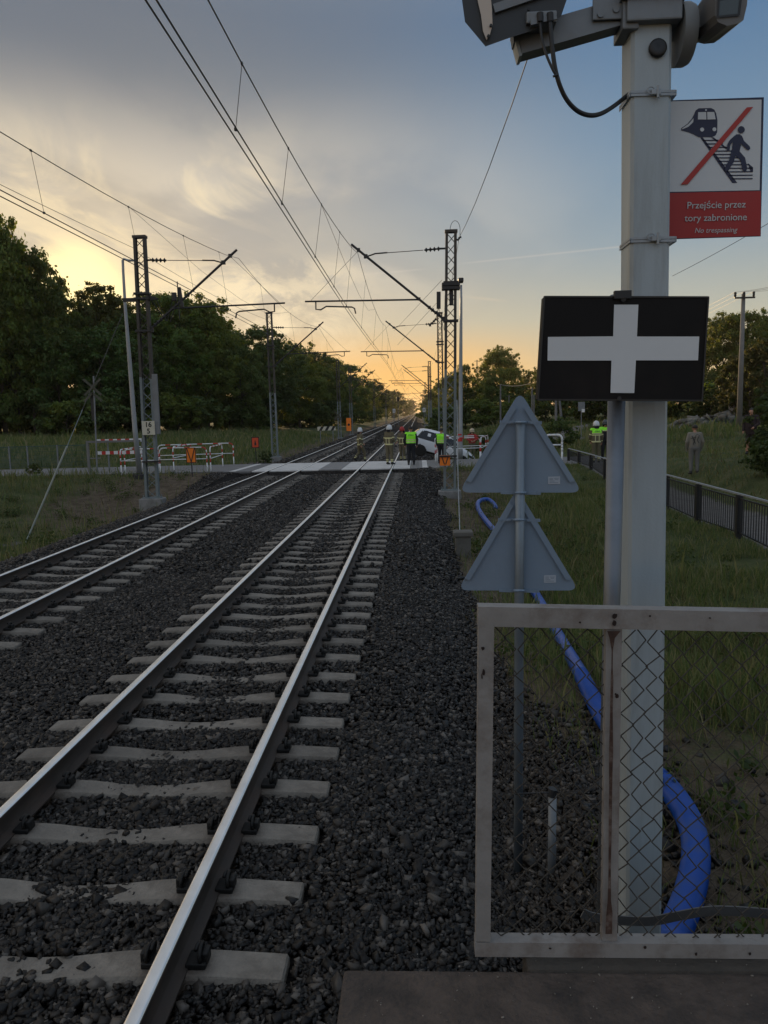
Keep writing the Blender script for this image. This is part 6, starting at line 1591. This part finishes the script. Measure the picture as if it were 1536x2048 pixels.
person('firefighter with red jacket and pale helmet behind the right hoop barriers', stand(944.5, 44.5, -0.35), R(190), 1.78, dict(elL=(-0.28, 0.05, 1.2), wrL=(-0.12, 0.22, 1.15), elR=(0.28, 0.05, 1.2), wrR=(0.12, 0.22, 1.12)), dict(skin=SKIN, jacket=REDCLOTH, trouser=PBI, boot=BOOT, stripe=REFL), 1.15, mat('helmet_cream', (0.5, 0.42, 0.3), 0.4), stripes=False)
zf = gz(stand(1191, 35.6, 0)[0], 35.6)
person('firefighter with yellow shoulder panel and white helmet, behind the black railing', stand(1192, 35.6, max(zf, -0.03)), R(8), 1.86, dict(elL=(-0.27, 0.02, 1.16), wrL=(-0.2, 0.14, 0.95)), FIRE, 1.18, HELMW, stripes=True, vest=(1.27, 1.50, VESTY, False), vest_text=('STRAŻ', 0.075, 1.37, mat('vest_print', (0.07, 0.2, 0.05), 0.7)))
person('person in dark uniform with yellow shoulders beside the helmeted firefighter', stand(1210, 36.4, -0.02), R(175), 1.88, dict(), POLC, 1.14, mat('helmet_dark', (0.06, 0.07, 0.08), 0.35), vest=(1.33, 1.50, VESTY, False))
gm = P(1388, 932, 28.0); 
person('man in pale grey tracksuit with black print on his back, on the grass', (gm[0], 28.0, gz(gm[0], 28.0)), R(-6), 1.76,
       dict(elL=(-0.27, -0.03, 1.16), wrL=(-0.25, 0.07, 0.93), elR=(0.27, -0.03, 1.16), wrR=(0.25, 0.07, 0.93)), dict(skin=SKIN, jacket=GREYCLOTH, trouser=mat('grey_sweatpants', (0.145, 0.14, 0.13), 0.9, 0, 0.1, 9), hand=GREYCLOTH, boot=BOOT), 1.14, None,
       back_print=[(-0.13, 1.38, 0.0, 1.10, 0.028), (0.02, 1.40, -0.08, 1.06, 0.024), (0.03, 1.42, 0.13, 1.40, 0.02), (0.13, 1.40, 0.05, 1.22, 0.022), (0.05, 1.22, 0.12, 1.12, 0.022), (-0.16, 1.28, -0.02, 1.32, 0.018)])
wm = P(1500, 916, 30.0)
person('person in dark maroon top and shorts standing by the leafy bush', (wm[0], 30.0, gz(wm[0], 30.0)), R(150), 1.74, dict(elL=(-0.27, 0.05, 1.17), wrL=(-0.14, 0.2, 1.05)), dict(skin=SKIN, jacket=DARKBROWN, trouser=DARKBROWN, lowerleg=SKIN, boot=BOOT), 1.18, None, skirt=0.125)

# ------------------------------------------------------------------ trees
LEAFCOLS = [(0.07, 0.115, 0.028), (0.10, 0.15, 0.035), (0.12, 0.17, 0.042), (0.08, 0.13, 0.03), (0.16, 0.185, 0.05)]
LEAF = island_mat('leaves_oak', LEAFCOLS, 0.55, (1.7, 1.2, 0.45, 0.48), per_object=True)
LEAF2 = island_mat('leaves_light', [(0.07, 0.095, 0.028), (0.095, 0.12, 0.034), (0.12, 0.135, 0.042), (0.08, 0.105, 0.03)], 0.55, (1.7, 1.2, 0.45, 0.5), per_object=True)
LEAF3 = island_mat('leaves_dark', [(0.055, 0.095, 0.030), (0.08, 0.125, 0.038), (0.10, 0.145, 0.044)], 0.55, (1.6, 1.2, 0.5, 0.42), per_object=True)
def leaves(centres, rad, n, size, rr, stretch=1.0, droop=0.0):
    """n leaf faces spread through clumps; returns V, F"""
    w = rad**2; w = w/w.sum(); c = rr.choice(len(centres), n, p=w)
    d = rr.normal(size=(n, 3)); d /= np.linalg.norm(d, axis=1, keepdims=True)
    p = centres[c]+d*(rad[c]*(rr.random(n)**0.5)*np.exp(rr.normal(0, 0.22, n)))[:, None]*np.array([1, 1, 0.75])
    nrm = d*1.1+rr.normal(size=(n, 3))*0.55+np.array([0, 0, 0.35]); nrm /= np.linalg.norm(nrm, axis=1, keepdims=True)
    t = np.cross(nrm, rr.normal(size=(n, 3))); t /= np.linalg.norm(t, axis=1, keepdims=True); b = np.cross(nrm, t)
    s = size*rr.uniform(0.6, 1.3, n)[:, None]
    V = np.stack([p-t*s*0.62*stretch, p-b*s*0.36+nrm*s*0.06, p+t*s*0.62*stretch, p+b*s*0.36+nrm*s*0.06], 1).reshape(-1, 3)
    F = np.arange(n*4).reshape(-1, 4)
    return V, F
def crown_clumps(rr, H, W, base, top_round=0.55, n=34, rough=0.28):
    """clump centres for a crown of height H (to the top), width W, starting at base"""
    out = []; rad = []
    for i in range(n):
        u = rr.random()**0.8
        z = base+(H-base)*u
        prof = (min(1, (u/0.28)**0.7))*(1-max(0, (u-top_round)/(1-top_round))**2.2)**0.5
        a = rr.random()*2*math.pi; r = W/2*prof*(rr.random()**0.45)*(1-rough*rr.random())
        rd = W*rr.uniform(0.075, 0.15)*(0.75+0.25*prof)
        out.append((r*math.cos(a), r*math.sin(a), min(z, H-rd*0.6))); rad.append(rd)
    for i in range(n):      # sprays standing out of the outline
        u = rr.uniform(0.35, 1.0); z = base+(H-base)*u; prof = (1-max(0, (u-top_round)/(1-top_round))**2.2)**0.5
        a = rr.random()*2*math.pi; r = W/2*prof*rr.uniform(0.90, 1.22); out.append((r*math.cos(a), r*math.sin(a), z*rr.uniform(0.97, 1.07))); rad.append(W*rr.uniform(0.028, 0.065))
    return np.array(out), np.array(rad)
def make_tree(name, seed, H, W, base, leafmat, nleaf, lsize, label, cat='tree', group=None, top_round=0.55, n=34, lean=0.0):
    rr = np.random.default_rng(seed)
    t = empty(name, (0, 0, 0), label, cat, group)
    cs, rad = crown_clumps(rr, H, W, base, top_round, n)
    V, F = leaves(cs, rad, nleaf, lsize, rr)
    np_mesh('crown', V, F, leafmat, t)
    m_ = MB(); pr = random.Random(seed); top = Vector((lean*H*0.5, 0, H*0.8)); k = 7
    axis_ = [Vector((pr.uniform(-0.12, 0.12)*i/k*W*0.3, pr.uniform(-0.12, 0.12)*i/k*W*0.3, H*0.82*i/k-0.2)) for i in range(k+1)]
    r0 = max(0.06, H*0.018); m_.tube(axis_, [r0*(1.25 if i == 0 else 1-0.85*i/k) for i in range(k+1)], 8)
    order = np.argsort(-rad)[:12]
    for i in order:
        c = Vector(cs[i]); zz_ = max(base*0.7, min(c.z*0.72, H*0.7)); q = np.interp(zz_, [a.z for a in axis_], range(k+1)); i0 = int(q); a = axis_[i0].lerp(axis_[min(i0+1, k)], q-i0)
        mid = a.lerp(c, 0.5)+Vector((0, 0, (c-a).length*0.08)); m_.tube([a, mid, c], [r0*0.42, r0*0.28, r0*0.08], 6)
    m_.build('trunk', WOOD, t, smooth=True)
    return t
protos = []
for i, (H, W, base, lm, nl, ls, tr_, n) in enumerate([(12, 8.5, 0.5, LEAF, 21000, 0.25, 0.5, 75), (12, 7.5, 0.8, LEAF, 18000, 0.25, 0.6, 64), (12, 9.0, 0.2, LEAF3, 21000, 0.26, 0.55, 75), (12, 6.5, 1.5, LEAF2, 13000, 0.23, 0.45, 46), (12, 8.0, 0.3, LEAF, 19000, 0.25, 0.65, 66)]):
    protos.append([make_tree('broadleaf_tree', 100+i, H, W, base, lm, nl, ls, 'x', 'tree', None, tr_, n), False, H, W])
TOPS = [(-200, 430), (0, 437), (36, 432), (62, 455), (88, 520), (116, 600), (136, 715), (172, 715), (192, 610), (215, 572), (245, 585), (262, 612), (300, 606), (340, 585), (372, 600), (410, 603), (450, 618), (500, 638), (545, 642), (570, 662), (610, 682), (645, 690), (690, 718), (705, 742), (740, 752), (770, 770), (800, 788), (836, 806)]
BASEY = [(-200, 78), (0, 80), (150, 82), (300, 90), (500, 102), (600, 125), (660, 145), (700, 165), (740, 215), (770, 290), (800, 430), (826, 900)]
def top_at(px): return np.interp(px, [a for a, b in TOPS], [b for a, b in TOPS])
def basey(px): return np.interp(px, [a for a, b in BASEY], [b for a, b in BASEY])
WOODG = 'trees of the dark wood left of the tracks'
def plant(px, Y, toppy, label, group, k=None, wscale=1.0, sink=0.0):
    p = P(px, 830, Y); zg = gz(p[0], Y)-0.1-sink; H = P(px, toppy, Y)[2]-zg
    i = k if k is not None else random.randrange(len(protos)); pr = protos[i]
    o = copy_tree(pr[0]) if pr[1] else pr[0]; pr[1] = True
    s = H/(pr[2]*1.02); sw = s*wscale
    o.location = (p[0], Y, zg); o.scale = (sw, sw, s); o.rotation_euler.z = random.uniform(0, 6.28)
    o['label'] = label; o['group'] = group
    return o
rnd = random.Random(5)
# trees that can be told apart first
plant(8, 80, 430, 'tall dark oak at the left edge of the wood, its crown highest of all', WOODG, 0, 0.62)
plant(70, 81, 500, 'dark tree just right of the tallest oak, with a ragged outline', WOODG, 1, 0.7)
plant(104, 83, 585, 'lower tree whose right side borders the brightest glow of the sunset', WOODG, 4, 0.75)
plant(212, 92, 566, 'loose light tree just right of the sunset glow, with sky through it', WOODG, 3, 0.95)
plant(250, 94, 592, 'tree showing behind the top of the nearest left mast', WOODG, 3, 0.9)
plant(342, 96, 582, 'rounded tree behind the arm of the nearest left mast', WOODG, 1, 0.85)
plant(415, 100, 598, 'broad rounded tree between the first and second left masts', WOODG, 0, 0.85)
plant(-110, 78, 425, 'big dark tree at the very edge of the wood, mostly out of view', WOODG, 0, 0.7)
cnt = 0
for row, (dY, hk, step, sunk) in enumerate(((0, 0.72, 3.9, 0), (7, 0.97, 4.9, 0), (15, 0.90, 4.6, 0))):
    px = -190.0
    while px < 822:
        Y = basey(px)+dY*(1+rnd.uniform(-0.3, 0.3)); tp_y = top_at(px); hor = 845-0.0255*(px+0)
        if row == 0 and px > 760: tp_y = tp_y
        tpy = hor-(hor-tp_y)*hk*rnd.uniform(0.86, 1.05)
        if 112 < px < 205: tpy = hor-(hor-tp_y)*(0.80 if 125 < px < 190 else 0.9)
        plant(px, Y, tpy, 'dense broadleaf tree merging with its neighbours in the dark wood', WOODG, None if row else rnd.choice((0, 2, 2, 4)), rnd.uniform(0.85, 1.15)*(0.72 if px < 100 else 1.0 if Y < 200 else 1.25))
        cnt += 1
        px += step*1540/Y*rnd.uniform(0.8, 1.2)*(1 if Y < 200 else 1.5)
# right of the line
RG = 'trees right of the railway'
for (px, tpy, Y, k, w, lab) in ((862, 792, 330, 0, 1.5, 'small distant tree just right of the vanishing point'), (874, 775, 260, 2, 1.3, 'distant dark tree behind the second right mast'), (890, 758, 190, 4, 1.1, 'yellow green tree showing through the nearest right mast'),
        (906, 748, 160, 0, 1.0, 'tree just left of the right-hand lamp post'), (931, 727, 128, 1, 0.72, 'upright rounded tree right of the lamp post'), (955, 772, 150, 2, 1.0, 'low dark tree in the dip between two taller ones'), (968, 762, 128, 4, 0.9, 'low yellow green tree left of the biggest right-hand tree'),
        (1000, 697, 122, 0, 0.92, 'biggest tree right of the line, its open crown against the glow'), (1024, 722, 126, 4, 0.8, 'tree leaning on the right side of the biggest one'), (985, 752, 118, 2, 0.9, 'lower dark tree in front of the biggest right-hand tree'), (1062, 742, 108, 3, 0.85, 'light green tree right above the upper triangular sign'), (1048, 770, 112, 2, 0.8, 'shorter dark tree behind the paired poles'), (1085, 735, 104, 0, 0.8, 'tree cut off by the left edge of the black board'),
        (1130, 725, 100, 2, 0.9, 'dark tree hidden behind the left half of the black board'), (1180, 715, 95, 2, 0.9, 'dark tree behind the middle of the black board'), (1230, 700, 92, 2, 0.9, 'dark tree behind the pole of the black board'), (1290, 690, 88, 2, 0.9, 'dark tree hidden behind the square post'), (1345, 680, 84, 2, 0.85, 'dark tree behind the right half of the black board'), (1390, 668, 80, 0, 0.8, 'dark tree showing at the right edge of the black board'),
        (1440, 632, 76, 0, 0.82, 'tall dark tree left of the utility pole'), (1485, 620, 74, 1, 0.8, 'tall dark tree directly behind the utility pole'), (1532, 628, 72, 0, 0.8, 'tall dark tree at the right edge of the photo'), (1590, 610, 70, 2, 0.8, 'tall tree just beyond the right edge of the photo'), (1415, 742, 70, 2, 0.9, 'shorter dark tree below the tall ones left of the utility pole'), (1465, 745, 66, 2, 0.9, 'shorter dark tree behind the foot of the utility pole'), (1530, 720, 62, 4, 0.8, 'shorter green tree right of the utility pole'), (1340, 760, 75, 2, 0.9, 'low dark tree below the black board at right')):
    plant(px, Y, tpy, lab, RG, k, w)
# fresh conical shrubs behind the utility pole
cone = make_tree('conical_shrub', 300, 6, 2.6, 0.1, island_mat('leaves_olive', [(0.05, 0.06, 0.018), (0.075, 0.085, 0.025), (0.10, 0.10, 0.035)], 0.6, (1.4, 1.2, 0.6, 0.4)), 9000, 0.17, 'x', 'shrub', 'conical shrubs behind the utility pole', 0.15, 40)
first = True
for (px, tpy, Y, w, lab) in ((1497, 690, 56, 1.0, 'olive conical shrub directly behind the utility pole'), (1468, 712, 57, 1.0, 'olive conical shrub just left of the utility pole'), (1525, 678, 55, 1.1, 'olive conical shrub right of the utility pole'), (1448, 742, 58, 1.0, 'lowest olive conical shrub, left of the others')):
    p = P(px, 850, Y); zg = gz(p[0], Y)-0.1; H = P(px, tpy, Y)[2]-zg; o = cone if first else copy_tree(cone); first = False
    o.location = (p[0], Y, zg); o.scale = (H/6*w, H/6*w, H/6); o.rotation_euler.z = rnd.uniform(0, 6); o['label'] = lab
# leafy bush at the right edge, near
NEARLEAF = island_mat('leaves_bush', [(0.03, 0.052, 0.014), (0.05, 0.08, 0.02), (0.075, 0.10, 0.028), (0.04, 0.065, 0.016)], 0.55, (1.3, 1.25, 0.6, 0.4))
def bush(name, px, Y, tpy, W, nl, ls, lab, seed, lm=NEARLEAF, basepy=None, cat='bush', group=None, top_round=0.45):
    p = P(px, 850, Y); zg = gz(p[0], Y)-0.05; H = P(px, tpy, Y)[2]-zg
    o = make_tree(name, seed, H, W, 0.02*H, lm, nl, ls, lab, cat, group, top_round, 30); o.location = (p[0], Y, zg); return o
bush('leafy_bush', 1578, 26, 748, 2.5, 7500, 0.12, 'tall leafy green bush at the right edge beside the dark figure', 401)
bush('leafy_bush', 1562, 23.5, 880, 1.8, 4500, 0.10, 'low leafy bush spreading over the grass at the right edge', 402)
bush('leafy_bush', 1120, 47, 838, 2.2, 4500, 0.12, 'round dark bush beside the black railing start', 403, LEAF3)
bush('leafy_bush', 968, 46, 866, 2.0, 2500, 0.12, 'small dark bush on the bank behind the right hoop barriers', 404, LEAF3)
bush('leafy_bush', 868, 62, 838, 1.6, 2500, 0.14, 'scruffy bush on the far ballast edge behind the car', 405, LEAF3)
bush('leafy_bush', 528, 47, 902, 0.9, 1500, 0.08, 'small weed bush at the foot of the red board', 406)
bush('leafy_bush', 62, 36.5, 928, 0.7, 900, 0.08, 'small pale weed growing through the green fence', 407)
UG = 'shrubs along the foot of the left wood'
sh = [make_tree('woodland_shrub', 500+i, 3.2, 4.2, 0.02, LEAF3 if i else LEAF, 5000, 0.24, 'x', 'shrub', UG, 0.4, 26) for i in range(2)]
used_ = [False, False]; px = -150.0
while px < 770:
    Y = basey(px)+rnd.choice((-3.0, -3.0, 6, 14))+rnd.uniform(-1.5, 1); i = rnd.randrange(2); p = P(px, 850, Y); o = copy_tree(sh[i]) if used_[i] else sh[i]; used_[i] = True
    s = rnd.uniform(0.9, 1.5); o.location = (p[0], Y, gz(p[0], Y)-0.1); o.scale = (s*1.15, s*1.15, s); o.rotation_euler.z = rnd.uniform(0, 6); o['label'] = 'low dark shrub closing the foot of the left wood'
    px += 1.25*1540/Y*rnd.uniform(0.8, 1.3)
# scrub along the far right of the line
SG = 'shrubs right of the far tracks'
for k, (px, Y, s) in enumerate(((850, 300, 1.6), (858, 210, 1.2), (872, 150, 1.1), (880, 120, 0.9), (1010, 112, 0.9), (930, 112, 1.1), (960, 110, 1.2), (905, 118, 1.1), (1040, 104, 1.0), (1090, 96, 1.2), (1150, 90, 1.3), (1210, 86, 1.3), (1270, 82, 1.4), (1330, 76, 1.3), (1375, 70, 1.2), (1420, 66, 1.0), (1505, 60, 1.2), (1560, 58, 1.4))):
    p = P(px, 830, Y); o = copy_tree(sh[k % 2]); o.location = (p[0], Y, gz(p[0], Y)-0.1); o.scale = (s*1.2, s*1.2, s); o.rotation_euler.z = rnd.uniform(0, 6); o['group'] = SG
    o['label'] = 'low dark shrub in the scrub below the right-hand trees'

# ------------------------------------------------------------------ grass
def blades(name, x, y, h, w, material, lean=0.35, label=None):
    n = len(x); z = ground_z(x, y)-0.01
    a = rng.uniform(0, 2*math.pi, n); dx, dy = np.cos(a), np.sin(a)
    la = rng.uniform(0, 2*math.pi, n); lm = h*lean*rng.uniform(0.2, 1.4, n); lx, ly = np.cos(la)*lm, np.sin(la)*lm
    ww = w*0.5
    p = np.stack([x, y, z], 1); d = np.stack([dx, dy, np.zeros(n)], 1)*ww[:, None]
    mid = p+np.stack([lx*0.35, ly*0.35, h*0.55], 1); top = p+np.stack([lx, ly, h*(1-0.25*(lm/h)**2)], 1)
    V = np.stack([p-d, p+d, mid+d*0.75, mid-d*0.75, top], 1).reshape(-1, 3)
    b = (np.arange(n)*5)[:, None]
    F = np.concatenate([b+np.array([[0, 1, 2]]), b+np.array([[0, 2, 3]]), b+np.array([[3, 2, 4]])], 0)
    o = np_mesh(name, V, F, material); tag(o, label, 'grass', kind='stuff'); return o
GRASSM = island_mat('grass_blades', [(0.062, 0.098, 0.032), (0.09, 0.13, 0.042), (0.13, 0.16, 0.058), (0.22, 0.20, 0.10), (0.078, 0.115, 0.04), (0.12, 0.15, 0.055), (0.26, 0.225, 0.13), (0.10, 0.14, 0.05)], 0.7, (1.2, 1.2, 0.6, 0.4))
DRYM = island_mat('dry_grass', [(0.12, 0.09, 0.045), (0.18, 0.14, 0.075), (0.09, 0.075, 0.035), (0.07, 0.085, 0.028), (0.24, 0.19, 0.11)], 0.8, (1.2, 1.1, 0.7, 0.3))
def scatter(n, x0, x1, y0, y1, pow_y=1.0):
    x = rng.uniform(x0, x1, n); y = y0+(y1-y0)*rng.random(n)**pow_y
    bal, g, p = zones(x, y); cl = _vn(x, y, 1.6, 21)*0.6+_vn(x, y, 4.5, 22)*0.4
    keep = rng.random(n) < np.clip(g*(1-bal)*(1-p), 0, 1)*np.clip((cl-0.22)*2.2, 0.03, 1)
    keep &= ~((y > 34.7) & (y < 40.6) & (x > -60) & (x < 9.2))
    keep &= ~((y < 2.45))
    x, y = x[keep], y[keep]
    pp = np.array([(q.x, q.y) for q in path[::6]])
    far_ = np.ones(len(x), bool); near_ = np.where((x > 0.4) & (x < 3.2) & (y < 24))[0]
    if len(near_): far_[near_] = np.min((x[near_, None]-pp[None, :, 0])**2+(y[near_, None]-pp[None, :, 1])**2, axis=1) > 0.13**2
    return x[far_], y[far_]
sets = []
for (n, a, b, c, d, hh, ww_) in ((90000, 0.9, 7.2, 2.6, 12, 0.20, 0.007), (90000, 0.8, 7.1, 12, 34.6, 0.20, 0.011), (70000, 8.4, 24, 10, 50, 0.13, 0.016), (70000, 1.2, 40, 41, 100, 0.32, 0.05), (70000, -30, -9.0, 8, 34.7, 0.30, 0.016), (60000, -45, -8.9, 41, 100, 0.32, 0.05)):
    x, y = scatter(n, a, b, c, d); s = np.exp(rng.normal(0, 0.35, len(x))); cl = (0.45+1.0*_vn(x, y, 0.9, 31))*(1-0.55*np.exp(-((x-7.2)/1.3)**2))
    sets.append((x, y, hh*s*cl, ww_*s))
X_ = [np.concatenate([q[i] for q in sets]) for i in range(4)]
blades('grass', X_[0], X_[1], X_[2], X_[3], GRASSM, 0.45, 'rough green grass on the banks on both sides of the line')
sets = []
for (n, a, b, c, d, hh, ww_) in ((26000, 0.6, 6, 2.6, 12, 0.13, 0.005), (22000, 0.6, 4.5, 12, 34, 0.14, 0.009), (15000, -22, -9.2, 12, 34.7, 0.22, 0.014), (9000, 8.4, 22, 12, 45, 0.16, 0.016)):
    x, y = scatter(n, a, b, c, d); s = np.exp(rng.normal(0, 0.4, len(x))); sets.append((x, y, hh*s, ww_*s))
X_ = [np.concatenate([q[i] for q in sets]) for i in range(4)]
blades('dry_grass', X_[0], X_[1], X_[2], X_[3], DRYM, 0.9, 'dry straw coloured stalks among the grass and at the ballast edge')
# broad leaved weeds behind the gate and in the ditch
rr = np.random.default_rng(77); wc = []; wr = []
for (a, b, c, d, n, rs) in ((1.35, 3.4, 3.2, 8.0, 34, 0.16), (0.9, 4.5, 8, 20, 60, 0.2), (1.2, 6.5, 14, 33, 70, 0.25), (-16, -9.3, 14, 34, 80, 0.3)):
    for i in range(n):
        x, y = rr.uniform(a, b), rr.uniform(c, d); r_ = rs*rr.uniform(0.5, 1.3); wc.append((x, y, gz(x, y)+r_*0.5)); wr.append(r_)
Vw, Fw = leaves(np.array(wc), np.array(wr), 16000, 0.055, rr)
tag(np_mesh('weeds', Vw, Fw, NEARLEAF), 'clumps of broad leaved weeds growing in the ditch grass', 'weeds', kind='stuff')

# ------------------------------------------------------------------ evening air
HAZE_DENSITY = 0.00019
def build_haze():
    m = bpy.data.materials.new('haze_air'); m.use_nodes = True; nt = m.node_tree; N = nt.nodes; N.clear()
    out = N.new('ShaderNodeOutputMaterial'); v = N.new('ShaderNodeVolumePrincipled')
    v.inputs['Color'].default_value = (0.96, 0.83, 0.66, 1); v.inputs['Density'].default_value = HAZE_DENSITY; v.inputs['Anisotropy'].default_value = 0.45
    nt.links.new(v.outputs[0], out.inputs['Volume'])
    b = MB(); b.box((0, 2500, 23), (8400, 5200, 70)); o = b.build('haze', m); o['kind'] = 'stuff'; o['label'] = 'thin warm evening haze softening the far end of the line'
    o.display_type = 'WIRE'
build_haze()
